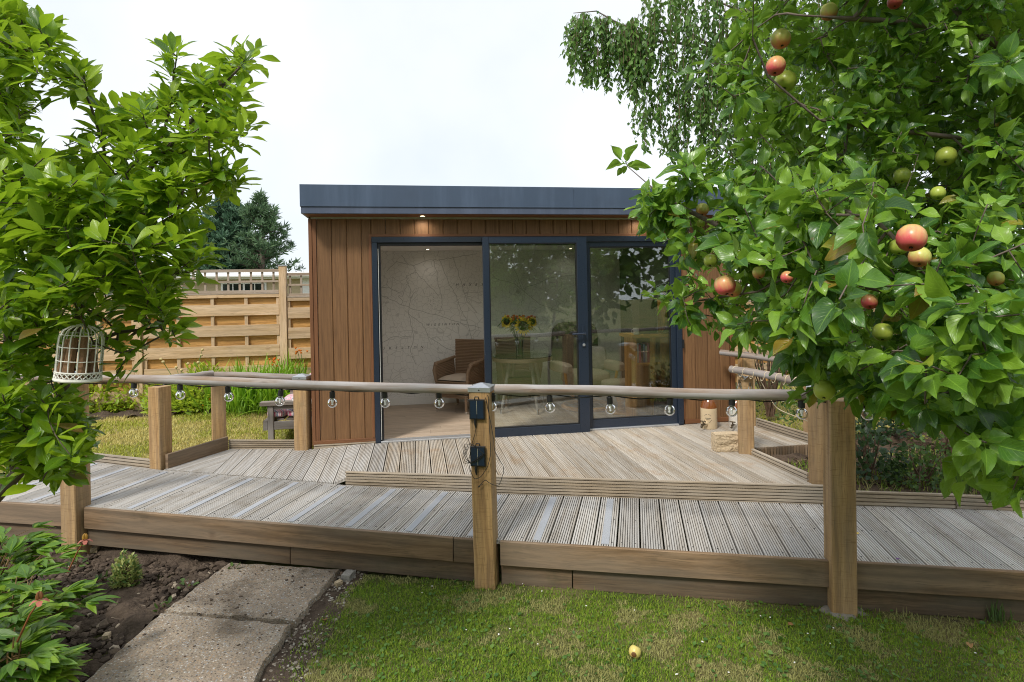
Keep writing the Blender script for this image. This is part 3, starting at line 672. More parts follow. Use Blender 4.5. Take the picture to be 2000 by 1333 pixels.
# wallpaper: a printed old map
def map_mat():
    t = NT('map_wallpaper'); p = t.coord('POS'); ds = t.new('VectorMath', operation='SCALE'); t.l.new(t.noise(p, 1.7, 3, out='Color'), ds.inputs[0]); ds.inputs['Scale'].default_value = .22
    va = t.new('VectorMath', operation='ADD'); t.l.new(p, va.inputs[0]); t.l.new(ds.outputs[0], va.inputs[1]); q = va.outputs[0]
    ds2 = t.new('VectorMath', operation='SCALE'); t.l.new(t.noise(p, .8, 2, out='Color'), ds2.inputs[0]); ds2.inputs['Scale'].default_value = .9
    vb = t.new('VectorMath', operation='ADD'); t.l.new(p, vb.inputs[0]); t.l.new(ds2.outputs[0], vb.inputs[1])
    ln = lambda v, w: t.maprange(v, w * .4, w, 1, 0)
    roads = ln(t.voronoi(q, 1.9, 'DISTANCE_TO_EDGE'), .009); fields = ln(t.voronoi(q, 6.5, 'DISTANCE_TO_EDGE', rand=.9), .018); strips = ln(t.voronoi(vb.outputs[0], 12.5, 'DISTANCE_TO_EDGE', rand=.6), .035)
    patch = t.maprange(t.noise(p, 2.1, 3), .50, .60, 0, 1); town = t.maprange(t.noise(p, 1.5, 2), .63, .70, 0, 1); dots = t.maprange(t.voronoi(p, 55), .22, .28, 1, 0)
    ink = t.math('MAXIMUM', t.math('MULTIPLY', roads, .10), t.math('MULTIPLY', fields, t.math('MULTIPLY', patch, .38)))
    ink = t.math('MAXIMUM', ink, t.math('MULTIPLY', strips, .26)); ink = t.math('MAXIMUM', ink, t.math('MULTIPLY', t.math('MULTIPLY', town, dots), .65))
    c = t.mix((.76, .75, .73), (.07, .07, .07), ink); t.set(color=c, rough=.75, spec=.2); return t.mat
wp = part(MB().box((-.976, 8.592, .112), (3.132, 8.5985, 2.243), ch=0), 'map_wallpaper', map_mat())
INK = plain('map_ink', (.035, .035, .035), .8)
def lettering(text, x, y, z, size, mat, parent, name='lettering', space=2.4, shear=.25, rot=(math.pi / 2, 0, 0), thick=.0006, align='LEFT'):
    cu = bpy.data.curves.new(name, 'FONT'); cu.body = text; cu.size = size; cu.space_character = space; cu.shear = shear; cu.extrude = thick; cu.align_x = align
    cu.resolution_u = 2; tmp = bpy.data.objects.new(name, cu); COL.objects.link(tmp); bpy.context.view_layer.update()
    me = bpy.data.meshes.new_from_object(tmp.evaluated_get(bpy.context.evaluated_depsgraph_get())); bpy.data.objects.remove(tmp); bpy.data.curves.remove(cu)
    me.materials.clear(); me.materials.append(mat); o = link_mesh(name, me, parent); b = base_of(parent) if parent else np.zeros(3)
    o.location = (x - b[0], y - b[1], z - b[2]); o.rotation_euler = rot; return o
for txt, px, py, sz, sp in (('HAXBY', 890, 559, .055, 3.1), ('WIGGINTON', 832, 637, .048, 2.0), ('SKELTON', 748, 683, .05, 3.4)):
    q = on_y(px, py, 8.59); lettering(txt, q[0], 8.5905, q[2], sz, INK, wp, 'map_lettering', sp)
ROADS = [[(290, 410), (330, 470), (370, 480), (390, 525), (325, 545), (328, 590), (350, 640), (350, 700), (340, 760), (335, 800), (360, 896), (372, 960), (350, 1060), (390, 1150)], [(390, 525), (470, 610), (540, 680)], [(130, 635), (205, 628), (290, 665)], [(130, 680), (190, 690), (290, 745), (400, 780), (540, 815), (640, 850), (740, 880), (830, 900)], [(500, 440), (530, 520), (535, 600), (560, 680), (565, 740), (540, 800)], [(545, 440), (605, 590), (660, 680), (690, 780), (730, 850), (760, 960), (800, 1060)], [(635, 420), (690, 580), (730, 720), (800, 800)], [(330, 600), (300, 680), (270, 685), (300, 720), (290, 745)], [(370, 480), (480, 440), (545, 440), (640, 425), (800, 400)], [(335, 800), (430, 870), (470, 960), (600, 1040), (820, 1110)], [(190, 520), (260, 450), (330, 470)], [(130, 1010), (230, 960), (372, 960)], [(1040, 480), (1100, 640), (1220, 740), (1380, 800)], [(900, 560), (1040, 600), (1100, 640), (1300, 560), (1480, 540)], [(1500, 420), (1560, 620), (1680, 760)]]
m = MB()
for rd in ROADS:
    P = [on_y(700 + x / 3.446, 380 + y / 3.446, 8.5908) for x, y in rd]; Q = []
    for a, b in zip(P[:-1], P[1:]):
        for u in np.linspace(0, 1, 6)[:-1]: Q.append(a + (b - a) * u + np.array([random.uniform(-1, 1), 0, random.uniform(-1, 1)]) * (.010 if u else 0))
    P = [p for p in Q + P[-1:] if .13 < p[2] < 2.24]; L, U = [], []
    for i, p in enumerate(P):
        a = P[max(0, i - 1)]; b = P[min(len(P) - 1, i + 1)]; d = b - a; n = nrm((-d[2], 0, d[0])) * .0036; L.append(p - n); U.append(p + n)
    if len(P) > 1: m.grid([L, U])
m.build('map_roads', plain('map_road_ink', (.42, .415, .40), .8), wp)
# roof
part(MB().box((-1.157, 6.225, 2.522), (1.754, 6.245, 2.752), ch=.003), 'fascia_panel', M['fascia']); part(MB().box((1.7575, 6.227, 2.522), (3.87, 6.245, 2.752), ch=.003), 'fascia_panel', M['fascia'])
part(MB().box((-1.15, 6.236, 2.452), (3.86, 6.262, 2.5205), ch=.002), 'fascia_trim', M['fascia_low'])
part(MB().box((-1.157, 6.246, 2.522), (-1.137, 8.9, 2.752), ch=.002), 'fascia_panel', M['fascia']); part(MB().box((3.85, 6.246, 2.522), (3.87, 8.9, 2.752), ch=.002), 'fascia_panel', M['fascia'])
part(MB().box((-1.150, 6.263, 2.452), (-1.126, 8.9, 2.5205), ch=.002), 'fascia_trim', M['fascia_low'])
part(MB().box((-1.136, 6.246, 2.60), (3.849, 8.9, 2.735), ch=0), 'roof_deck', M['fascia'])
part(MB().box((-1.125, 6.263, 2.449), (3.848, YF + .02, 2.470), ch=.001), 'soffit', M['clad_trim'])
part(MB().box((XL + .03, YF + .02, 2.462), (XR - .03, 8.73, 2.599), ch=0), 'roof_insulation', M['frame_dark'])
# door frame
part(MB().box((-.461, 6.44, 2.168), (3.112, 6.55, 2.230)), 'door_frame', M['anthracite'])
part(MB().box((-.461, 6.44, -.008), (-.405, 6.55, 2.166)), 'door_frame', M['anthracite']); part(MB().box((-.403, 6.468, .0), (-.372, 6.545, 2.166)), 'door_gasket', M['frame_dark'])
part(MB().box((3.045, 6.44, -.008), (3.112, 6.55, 2.166)), 'door_frame', M['anthracite'])
part(MB().box((-.371, 6.47, 2.135), (1.93, 6.545, 2.1665)), 'door_gasket', M['frame_dark'])
part(MB().box((-.402, 6.43, -.012), (3.043, 6.55, .006)), 'threshold', plain('threshold_aluminium', (.58, .59, .61), .4, .7, var=.08))
part(MB().box((-.398, 6.452, .02), (-.392, 6.462, 2.1)), 'seal_strip', M['white'])
def glazed(x0, x1, y0, y1, z0, z1, l, r, t, b, name):
    f = MB().box((x0, y0, z0), (x0 + l, y1, z1)).build(name, M['anthracite'], shed)
    for q, lo, hi in (('rail', (x0 + l + .0005, y0, z1 - t), (x1 - r - .0005, y1, z1)), ('rail', (x0 + l + .0005, y0, z0), (x1 - r - .0005, y1, z0 + b)), ('stile', (x1 - r, y0, z0), (x1, y1, z1))):
        MB().box(lo, hi).build(q, M['anthracite'], f)
    ym = (y0 + y1) / 2; g = .012
    for lo, hi in (((x0 + l, y0 + .008, z0 + b), (x0 + l + g, y1 - .008, z1 - t)), ((x1 - r - g, y0 + .008, z0 + b), (x1 - r, y1 - .008, z1 - t)), ((x0 + l + g, y0 + .008, z0 + b), (x1 - r - g, y1 - .008, z0 + b + g)), ((x0 + l + g, y0 + .008, z1 - t - g), (x1 - r - g, y1 - .008, z1 - t))):
        MB().box(lo, hi, ch=0).build('bead', M['frame_dark'], f)
    MB().box((x0 + l + g * .9, ym - .012, z0 + b + g * .9), (x1 - r - g * .9, ym + .012, z1 - t - g * .9), ch=0).build('pane', M['glass'], f); return f
slide = glazed(.742, 1.936, 6.375, 6.435, -.022, 2.216, .068, .115, .066, .105, 'sliding_door')
glazed(1.94, 3.043, 6.462, 6.52, .008, 2.166, .055, .06, .055, .092, 'fixed_door')
h = MB().box((1.862, 6.365, .96), (1.892, 6.375, 1.20), ch=.004).build('handle', M['anthracite'], slide)
hz = 1.115; m = MB().tube([(1.877, 6.366, hz), (1.877, 6.322, hz)], .011, 10); m.tube([(1.885, 6.322, hz), (1.83, 6.320, hz), (1.735, 6.324, hz - .004)], [.012, .011, .009], 10); m.build('lever', M['anthracite'], slide, smooth=True)
MB().lathe([(.016, 0), (.016, .006), (.012, .007)], (1.878, 6.365, .985), 14, M=[[1, 0, 0], [0, 0, -1], [0, 1, 0]]).build('lock_cylinder', M['metal'], slide, smooth=True)
for z in (.35, .95, 1.55): part(MB().tube([(3.118, 6.436, z - .05), (3.118, 6.436, z + .05)], .011, 8), 'hinge', M['frame_dark'], smooth=True)
# downlights, lit: soffit and rear ceiling pairs, plus an added row
def emit(name, col, s):
    t = NT(name); t.b.inputs['Emission Color'].default_value = (*col, 1); t.b.inputs['Emission Strength'].default_value = s; t.set(color=(.8, .8, .8)); return t.mat
M['lamp'] = emit('downlight_lens', (1.0, .78, .5), 5.0)
def downlight(x, y, z, power, spot=True):
    f = MB().lathe([(.024, -.001), (.024, -.004), (.042, -.004), (.043, -.001)], (x, y, z), 20).build('downlight', M['metal'], shed, smooth=True)
    MB().lathe([(0.0, -.0025), (.0235, -.0025), (.0238, -.001)], (x, y, z), 16).build('lens', M['lamp'], f)
    ld = bpy.data.lights.new('downlight_lamp', 'SPOT'); ld.energy = power; ld.color = (1, .91, .80); ld.spot_size = math.radians(155); ld.spot_blend = 1.0; ld.shadow_soft_size = .022
    lo = bpy.data.objects.new('downlight_lamp', ld); COL.objects.link(lo); lo.location = (x, y, z - .012); lo.rotation_euler = (math.radians(0), 0, 0)
for px, py in ((825, 425), (1248, 424)):
    q = on_z(px, py, 2.449); downlight(q[0], 6.37, 2.449, 2.2)
for px, py in ((835, 489), (1110, 487)):
    q = on_z(px, py, 2.245); downlight(q[0], min(q[1], 8.3), 2.245, .9)
for x in (.1, 1.5, 2.5): downlight(x, 7.25, 2.245, 8.0)  # extra lamps added out of view behind the door head, to brighten the room

# ================================================================== THINGS IN THE ROOM
M['wicker'] = plain('wicker', (.215, .14, .085), .6, var=.35, nscale=140, bump=.6, bdist=.004)
M['cushion'] = plain('beige_cushion', (.42, .35, .28), .9, var=.12, nscale=60, bump=.2)
M['dark_fabric'] = plain('dark_armchair_fabric', (.075, .062, .05), .9, var=.3, nscale=80, bump=.3)
M['stripe_fabric'] = plain('beige_armchair_fabric', (.48, .40, .32), .9, var=.15, nscale=70, bump=.3)
def weave_panel(m, c, ux, uy, w0, w1, h, t, rows=22):
    """a wicker sheet: rows of round canes over a thin core, tapering from w0 to w1"""
    c = np.asarray(c, float); n = np.cross(ux, uy)
    for k in range(rows):
        v = (k + .5) / rows; w = w0 + (w1 - w0) * v; p = c + uy * h * v
        bow = lambda s: n * (-.04 * (1 - s * s))
        P = [p + ux * w / 2 * s + bow(s) for s in np.linspace(-1, 1, 7)]
        m.tube(P, h / rows * .56, 5)
def wicker_chair(x, y, yaw, label, name='wicker_chair'):
    t = thing(name, label, 'chair', (x, y, 0), 'wicker dining chairs'); c, s = math.cos(yaw), math.sin(yaw)
    W = lambda a, b, z: np.array([x + a * c - b * s, y + a * s + b * c, z])       # a across, b forward (front = -b)
    D = lambda a, b, z: np.array([a * c - b * s, a * s + b * c, z])
    m = MB(); weave_panel(m, W(0, .20, .44), D(1, 0, 0), nrm(D(0, .16, 1)), .46, .55, .52, .02, 24); m.build('backrest', M['wicker'], t, smooth=True)
    m = MB(); m.box((0, 0, 0), (.001, .001, .001), ch=0); m = MB()
    for k in range(10): v = (k + .5) / 10; m.tube([W(-.24, -.25, .20 + .22 * v), W(.24, -.25, .20 + .22 * v)], .012, 5)
    for sd in (-1, 1):
        for k in range(10): v = (k + .5) / 10; m.tube([W(.25 * sd, -.25, .20 + .22 * v), W(.25 * sd, .22, .20 + .22 * v)], .012, 5)
    m.plank(W(0, -.25, .41), W(0, .22, .41), .50, .02, ch=.004); m.build('seat', M['wicker'], t, smooth=True)
    for sd in (-1, 1):
        m = MB()
        for k in range(11): v = (k + .5) / 11; m.tube([W((.25 + .025 * v) * sd, -.24, .42 + .22 * v), W((.25 + .025 * v) * sd, .22, .42 + .26 * v)], .0135, 5)
        m.tube([W(.25 * sd, -.24, .40), W(.275 * sd, -.25, .56), W(.285 * sd, -.20, .645), W(.28 * sd, 0, .665), W(.27 * sd, .24, .70)], [.02, .024, .03, .028, .022], 8); m.build('arm', M['wicker'], t, smooth=True)
    for sd in (-1, 1):
        for b, b2 in ((-.23, -.25), (.20, .25)):
            l = MB().tube([W(.22 * sd, b, .42), W(.235 * sd, b2, .035)], [.024, .017], 8).build('leg', M['wicker'], t, smooth=True)
            MB().tube([W(.235 * sd, b2, .036), W(.237 * sd, b2 * 1.01, 0)], [.016, .013], 8).build('foot_cap', M['chrome'], l, smooth=True)
    m = MB(); P = np.zeros((9, 9, 3))
    for i in range(9):
        for j in range(9):
            u, v = i / 4 - 1, j / 4 - 1; e = (1 - abs(u) ** 5) * (1 - abs(v) ** 5); P[i, j] = W(u * .23, v * .23 - .01, .435 + .05 * e ** .5)
    m.grid(P); m.build('seat_cushion', M['cushion'], t, smooth=True); return t
wicker_chair(.60, 8.02, math.radians(-38), 'wicker armchair with beige cushion seen through the open doorway')
wicker_chair(1.42, 8.16, math.radians(4), 'wicker chair pushed behind the round table with its back to the map')
# table
tb = thing('round_table', 'round glass topped wicker table with splayed legs behind the sliding door', 'table', (1.41, 7.72, 0))
MB().lathe([(0, .738), (.40, .738), (.405, .742), (.405, .748), (.40, .752), (0, .752)], (1.41, 7.72, 0), 36).build('table_top', glass_mat('table_glass', (.70, .76, .74), 1.5), tb, smooth=True)
MB().lathe([(.35, .69), (.405, .69), (.41, .72), (.405, .737), (.35, .737)], (1.41, 7.72, 0), 36).build('rim', M['wicker'], tb, smooth=True)
for a in (.4, 1.97, 3.54, 5.11):
    l = MB().tube([(1.41 + .20 * math.cos(a), 7.72 + .20 * math.sin(a), .71), (1.41 + .34 * math.cos(a), 7.72 + .34 * math.sin(a), .06)], [.025, .018], 10).build('leg', M['bench'], tb, smooth=True)
    MB().tube([(1.41 + .34 * math.cos(a), 7.72 + .34 * math.sin(a), .06), (1.41 + .353 * math.cos(a), 7.72 + .353 * math.sin(a), 0)], [.0185, .016], 10).build('foot_cap', M['chrome'], l, smooth=True)
# vase with sunflowers
vx, vy = 1.36, 7.64; va = thing('glass_vase', 'tall clear glass vase standing on the round table', 'vase', (vx, vy, .7525))
MB().lathe([(0, .754), (.05, .754), (.052, .76), (.048, .86), (.062, .99), (.060, .99), (.045, .86), (.047, .765), (0, .763)], (vx, vy, 0), 24).build('vase_body', M['bulb_glass'], va, smooth=True)
bq = thing('sunflower_bouquet', 'bouquet of sunflowers and orange blooms in the glass vase', 'flowers', (vx, vy, .77))
M['petal'] = leaf_mat('sunflower_petal', (.80, .42, .01), (.85, .50, .015), (.88, .56, .03), .5, .25, vein=.1); M['disc'] = plain('sunflower_disc', (.035, .02, .01), .9, var=.5, nscale=300, bump=.8)
M['stem'] = plain('green_stem', (.10, .19, .04), .6, var=.2); M['bq_leaf'] = leaf_mat('bouquet_leaf', (.03, .07, .02), (.05, .11, .03), (.07, .14, .04)); M['orange_petal'] = plain('orange_petal', (.50, .09, .025), .6, var=.3, nscale=90)
for fx, fz, r, fy in ((.03, 1.16, .125, -.15), (-.18, 1.22, .085, -.08), (.165, 1.21, .07, -.09)):
    c = np.array([vx + fx, vy + fy, fz]); nv = nrm([fx * 2.2, -1, .12]); x = nrm(np.cross((0, 0, 1), nv)); y = np.cross(nv, x)
    f = MB().tube([(vx, vy, .78), (vx + fx * .3, vy + fy * .3, .98), c - nv * .02], .005, 6).build('stem', M['stem'], bq, smooth=True)
    m = MB()
    for k in range(22):
        a = k / 22 * 6.283 + random.uniform(-.08, .08); d = x * math.cos(a) + y * math.sin(a); sdv = np.cross(nv, d); L = r * random.uniform(.9, 1.1); o = nv * random.uniform(-.006, .004)
        m.grid([[c + d * r * .4 - sdv * .006 + o, c + d * r * .4 + sdv * .006 + o], [c + d * L * .75 - sdv * .013 + nv * .008 + o, c + d * L * .75 + sdv * .013 + nv * .008 + o], [c + d * L * 1.05 - sdv * .001, c + d * L * 1.05 + sdv * .001]])
    m.build('petals', M['petal'], f)
    MB().lathe([(r * .52, 0), (r * .5, .012), (r * .25, .016), (0, .012)], c, 16, M=np.stack([x, y, nv], 1)).build('disc', M['disc'], f, smooth=True)
m = MB(); mo = MB()
for k in range(230):
    a = random.uniform(0, 6.28); e = random.uniform(-.5, 1.1); rr = random.uniform(.03, .25); c = np.array([vx + math.cos(a) * rr * 1.0, vy + math.sin(a) * rr * .6, 1.17 + .12 * math.sin(e)]); d = nrm([math.cos(a), math.sin(a), random.uniform(-.7, .5)]); sdv = nrm(np.cross(d, (0, 0, 1))); L = random.uniform(.06, .11)
    m.grid([[c - sdv * .003, c + sdv * .003], [c + d * L * .5 - sdv * .02, c + d * L * .5 + sdv * .02], [c + d * L - sdv * .002 - np.array([0, 0, .015]), c + d * L + sdv * .002 - np.array([0, 0, .015])]])
for k in range(26):
    a = random.uniform(0, 6.28); c = np.array([vx + math.cos(a) * random.uniform(.06, .24), vy + math.sin(a) * .1 - .03, random.uniform(1.22, 1.29)]); mo.lathe([(0, -.018), (.018, -.004), (.02, .012), (.010, .016)], c, 7)
m.build('foliage', M['bq_leaf'], bq); mo.build('blossoms', M['orange_petal'], bq)
m = MB()
for k in range(14): a = random.uniform(0, 6.28); m.tube([(vx + .03 * math.cos(a), vy + .03 * math.sin(a), .77), (vx + .05 * math.cos(a + .6), vy + .05 * math.sin(a + .6), .99), (vx + .1 * math.cos(a + .6), vy + .07 * math.sin(a + .6), 1.13)], .0035, 5)
m.build('stems', M['stem'], bq)
# recliner and footstool
def blob_cushion(m, c, hx, hy, hz, yaw=0, p=4):
    P = np.zeros((13, 16, 3)); cy, sy = math.cos(yaw), math.sin(yaw)
    for i in range(13):
        th = math.pi * i / 12
        for j in range(16):
            ph = 2 * math.pi * j / 15; sg = lambda v, e: math.copysign(abs(v) ** e, v); e = 2 / p
            u = hx * sg(math.sin(th), e) * sg(math.cos(ph), e); v = hy * sg(math.sin(th), e) * sg(math.sin(ph), e); w = hz * sg(math.cos(th), e); P[i, j] = (c[0] + u * cy - v * sy, c[1] + u * sy + v * cy, c[2] + w)
    m.grid(P); return m
rc = thing('recliner', 'dark backed recliner with beige arms on a round wooden base', 'armchair', (2.30, 7.75, 0))
blob_cushion(MB(), (2.22, 7.98, .82), .34, .13, .36, .15).build('backrest', M['dark_fabric'], rc, smooth=True)
blob_cushion(MB(), (2.28, 7.70, .43), .30, .30, .10, .15).build('seat', M['stripe_fabric'], rc, smooth=True)
for sx in (-.36, .36):
    m = MB(); blob_cushion(m, (2.28 + sx, 7.66, .58), .075, .32, .07, .15); m.build('arm', M['stripe_fabric'], rc, smooth=True)
    MB().tube([(2.28 + sx, 7.40, .55), (2.28 + sx * .9, 7.45, .30), (2.28 + sx * .5, 7.62, .16)], .02, 8).build('arm_frame', M['furn'], rc, smooth=True)
MB().tube([(2.30 + .33 * math.cos(a), 7.70 + .33 * math.sin(a), .03) for a in np.linspace(0, 6.283, 25)], .028, 8).build('base_ring', M['furn'], rc, smooth=True)
MB().lathe([(.06, .05), (.045, .2), (.06, .34)], (2.30, 7.70, 0), 14).build('pedestal', M['furn'], rc, smooth=True)
fs_ = thing('footstool', 'beige cushioned footstool on a round wooden base beside the bookcase', 'footstool', (2.64, 7.30, 0))
blob_cushion(MB(), (2.64, 7.30, .36), .24, .18, .075, .1).build('cushion', M['stripe_fabric'], fs_, smooth=True)
MB().lathe([(.05, .03), (.04, .12), (.07, .2), (.05, .29)], (2.64, 7.30, 0), 14).build('pedestal', M['furn'], fs_, smooth=True)
MB().lathe([(0, 0), (.20, 0), (.205, .012), (.19, .03), (0, .035)], (2.64, 7.30, 0), 24).build('base', M['furn'], fs_, smooth=True)
pw = blob_cushion(MB(), (2.47, 7.82, .66), .16, .06, .17, -.5).build('cushion', plain('patterned_cushion', (.42, .38, .36), .9, var=.5, nscale=18), smooth=True); tag(pw, 'pale patterned cushion propped in the recliner', 'cushion')
# bookcase
bc = thing('bookcase', 'warm wooden open bookcase close behind the fixed glass panel', 'bookcase', (2.78, 6.83, 0))
bx0, bx1, by0, by1, bh = 2.60, 3.06, 6.66, 7.02, 1.06
for xx in (bx0, bx1 - .03): MB().box((xx, by0, 0), (xx + .03, by1, bh - .04)).build('side_panel', M['furn'], bc)
MB().box((bx0 - .05, by0 - .04, bh - .0395), (bx1 + .01, by1 + .03, bh)).build('top', M['furn'], bc)
for z in (.02, .37, .69): MB().box((bx0 + .031, by0 + .01, z), (bx1 - .031, by1 - .01, z + .025)).build('shelf', M['furn'], bc)
MB().box((bx0 + .031, by1 - .02, .046), (bx1 - .031, by1 - .0105, 1.015), ch=0).build('back_panel', M['furn'], bc)
MB().box((2.80, by0 + .002, .0461), (2.86, by0 + .03, 1.015)).build('divider', M['furn'], bc); MB().box((2.93, by0 - .003, .0461), (3.028, by0 + .02, 1.015)).build('door', M['furn'], bc)
bkc = [(.55, .53, .50), (.45, .08, .14), (.06, .06, .07), (.20, .27, .45), (.6, .58, .52), (.5, .16, .2), (.25, .2, .17)]
blab = ['pale grey book at the end of the bookcase shelf', 'crimson spined book second along the bookcase shelf', 'black book on the middle bookcase shelf', 'blue spined book on the middle bookcase shelf', 'tall cream book on the middle bookcase shelf', 'rose coloured book on the middle bookcase shelf']
xx = bx0 + .034
for k in range(6):
    w = random.uniform(.02, .03); h = random.uniform(.20, .255); c = bkc[k]
    o = MB().box((xx, by0 + .03, .7155), (xx + w, by0 + .2, .7155 + h), ch=.003).build('book', plain('book_cover', c, .6)); tag(o, blab[k], 'book', 'books on the bookcase shelf'); xx += w + .0015
sp = thing('display_cabinet', 'dark tall cabinet with glass edge standing on the bookcase', 'cabinet', (2.82, 6.85, 1.06))
MB().box((2.70, 6.74, 1.061), (2.90, 6.98, 1.48)).build('cabinet_body', M['dark_fabric'], sp); MB().box((2.903, 6.75, 1.061), (2.913, 6.97, 1.49)).build('glass_edge', M['chrome'], sp); MB().box((2.935, 6.75, 1.061), (2.941, 6.97, 1.47)).build('glass_edge', M['chrome'], sp)
dr = MB().lathe([(0, 0), (.20, 0), (.21, .01), (.21, .045), (.19, .055), (0, .05)], (3.06, 6.93, 1.27), 28, M=[[0, 0, -1], [0, 1, 0], [1, 0, 0]]).build('drum', M['furn'], smooth=True); tag(dr, 'round pale wooden drum hung on the dark wall by the glass', 'drum')
mg = thing('mug', 'small white mug at the front corner of the bookcase top', 'mug', (2.63, 6.68, 1.06)); MB().lathe([(0, 1.062), (.033, 1.062), (.036, 1.14), (.033, 1.14), (.031, 1.068), (0, 1.067)], (2.63, 6.68, 0), 16).build('cup', M['white'], mg, smooth=True); MB().tube([(2.595, 6.68, 1.125), (2.575, 6.68, 1.115), (2.575, 6.68, 1.085), (2.597, 6.68, 1.078)], .005, 6).build('handle', M['white'], mg, smooth=True)
bag = blob_cushion(MB(), (2.90, 6.60, .16), .09, .03, .15).build('cloth_bag', plain('navy_bag', (.03, .035, .055), .9, var=.3), smooth=True); tag(bag, 'dark soft bag hanging against the bookcase door', 'bag')

# ================================================================== THINGS ON THE DECK
M['glaze'] = plain('brown_glaze', (.20, .066, .018), .12, 0, .6, var=.25, nscale=9); M['stone_glaze'] = plain('cream_glaze', (.60, .47, .30), .3, var=.05, nscale=20); M['grey_glaze'] = plain('grey_glaze', (.62, .58, .52), .3, var=.1, nscale=12)
M['brass'] = plain('old_brass', (.10, .075, .045), .55, .7, var=.3, nscale=90)
def jug(x, y, z, r, h, yaw, label, mats, text=None):
    t = thing('stoneware_jug', label, 'jug', (x, y, z), 'stoneware jugs by the cladding'); hb = h * .60
    MB().lathe([(0, z), (r * .96, z), (r, z + .012), (r, z + hb - .004)], (x, y, 0), 32).build('jug_body', mats[0], t, smooth=True)
    MB().lathe([(r, z + hb - .004), (r * .99, z + hb + .006), (r * .82, z + h * .74), (r * .50, z + h * .88), (r * .34, z + h * .91), (r * .33, z + h * .97), (r * .39, z + h * .975), (r * .38, z + h), (0, z + h)], (x, y, 0), 32).build('shoulder', mats[1], t, smooth=True)
    MB().tube([(x - r * .5, y - r * .1, z + h * .83), (x - r * .62, y - r * .12, z + h * .93), (x - r * .35, y - r * .05, z + h * .955)], .011, 8).build('handle', mats[1], t, smooth=True)
    d = np.array([math.sin(yaw), -math.cos(yaw), 0]); p = np.array([x, y, z + .065]) + d * r * .95; sdv = np.array([math.cos(yaw), math.sin(yaw), 0])
    MB().tube([p, p + d * .03], [.032, .026], 14).build('bung_boss', mats[0], t, smooth=True)
    tp = MB(); tp.tube([p + d * .028, p + d * .10, p + d * .125 + np.array([0, 0, -.02])], [.011, .010, .008], 8); tp.tube([p + d * .065 + np.array([0, 0, -.012]), p + d * .065 + np.array([0, 0, .035])], .008, 8); tp.tube([p + d * .065 - sdv * .032 + np.array([0, 0, .036]), p + d * .065 + sdv * .032 + np.array([0, 0, .036])], .007, 8); tp.tube([p + d * .10 + np.array([0, 0, -.03]), p + d * .10 + np.array([0, 0, .012])], .010, 8)
    tp.build('tap', M['brass'], t, smooth=True); return t
jA = on_z(1388, 838, -.01); jx, jy = 3.31, 6.22
j1 = jug(jx, jy, -.010, .092, .40, math.radians(-52), 'cream stoneware jug with brown glazed shoulders, printed stamp and tap', (M['stone_glaze'], M['glaze']))
ca = math.atan2(jx, jy) * -1 - .12
m = MB()
def stamp(a0, z0, a1, z1, h): m.grid([[(jx + math.sin(a0 + (a1 - a0) * u) * .0926, jy - math.cos(a0 + (a1 - a0) * u) * .0926, z0 + (z1 - z0) * u + s) for u in np.linspace(0, 1, 5)] for s in (-h / 2, h / 2)])
for k in range(8):
    u = (k - 3.5) / 3.5
    if k != 3: stamp(ca + u * .36 - .028, .164 - .016 * u * u, ca + u * .36 + .028, .164 - .016 * (u + .08) ** 2, .009)
for k in range(7): u = (k - 3) / 3; stamp(ca + u * .30 - .034, .118, ca + u * .30 + .034, .118, .008)
for k in range(4): u = (k - 1.5) / 1.5; stamp(ca + u * .15 - .034, .104, ca + u * .15 + .034, .104, .006)
for k in range(10):
    u = (k - 4.5) / 4.5
    if k != 5: stamp(ca + u * .42 - .026, .064 + .030 * u * u, ca + u * .42 + .026, .064 + .030 * (u + .06) ** 2, .009)
m.build('stamp_mark', INK, j1)
jug(3.60, 6.12, -.010, .088, .385, math.radians(-48), 'grey white stoneware jug with long tap beside the timber post', (M['grey_glaze'], M['glaze']))
# rough stone block
def rock(c, h, yaw, amp, seed, n=20, top_flat=True):
    r = np.random.default_rng(seed); P = []; m = MB(); cy, sy = math.cos(yaw), math.sin(yaw)
    def f(u, v, ax, sg):
        q = [0, 0, 0]; q[ax] = sg; q[(ax + 1) % 3] = u; q[(ax + 2) % 3] = v; q = np.array(q, float); k = sum((math.sin(q @ np.array(w) + ph) * a) for w, ph, a in waves)
        rough = 1.0 if (ax == 1 and sg < 0) else .18
        q2 = q * (1 - .025 * (np.abs(q).sum() - 1)); d = q2 * np.array(h); d = d + np.sign(q) * (np.abs(q) > .999) * k * amp * rough * (1 - max(abs(u), abs(v)) ** 4 * .8)
        return (c[0] + d[0] * cy - d[1] * sy, c[1] + d[0] * sy + d[1] * cy, c[2] + d[2])
    waves = [(r.normal(0, 5 + 1.3 * i, 3), r.uniform(0, 6.28), r.uniform(.25, .5) / (1 + .12 * i)) for i in range(22)]
    for ax in range(3):
        for sg in (-1, 1):
            m.grid([[f(u, v, ax, sg) for v in np.linspace(-1, 1, n)[::sg]] for u in np.linspace(-1, 1, n)])
    return m
M['stone'] = plain('walling_stone', (.56, .44, .29), .9, var=.42, nscale=48, bump=1.0, bdist=.02)
st = rock((3.0, 5.295, .078), (.135, .062, .088), math.radians(-6), .007, 5).build('stone_block', M['stone'], smooth=True, sharp=.9); tag(st, 'rough faced buff stone block set on the deck by the post', 'stone block')

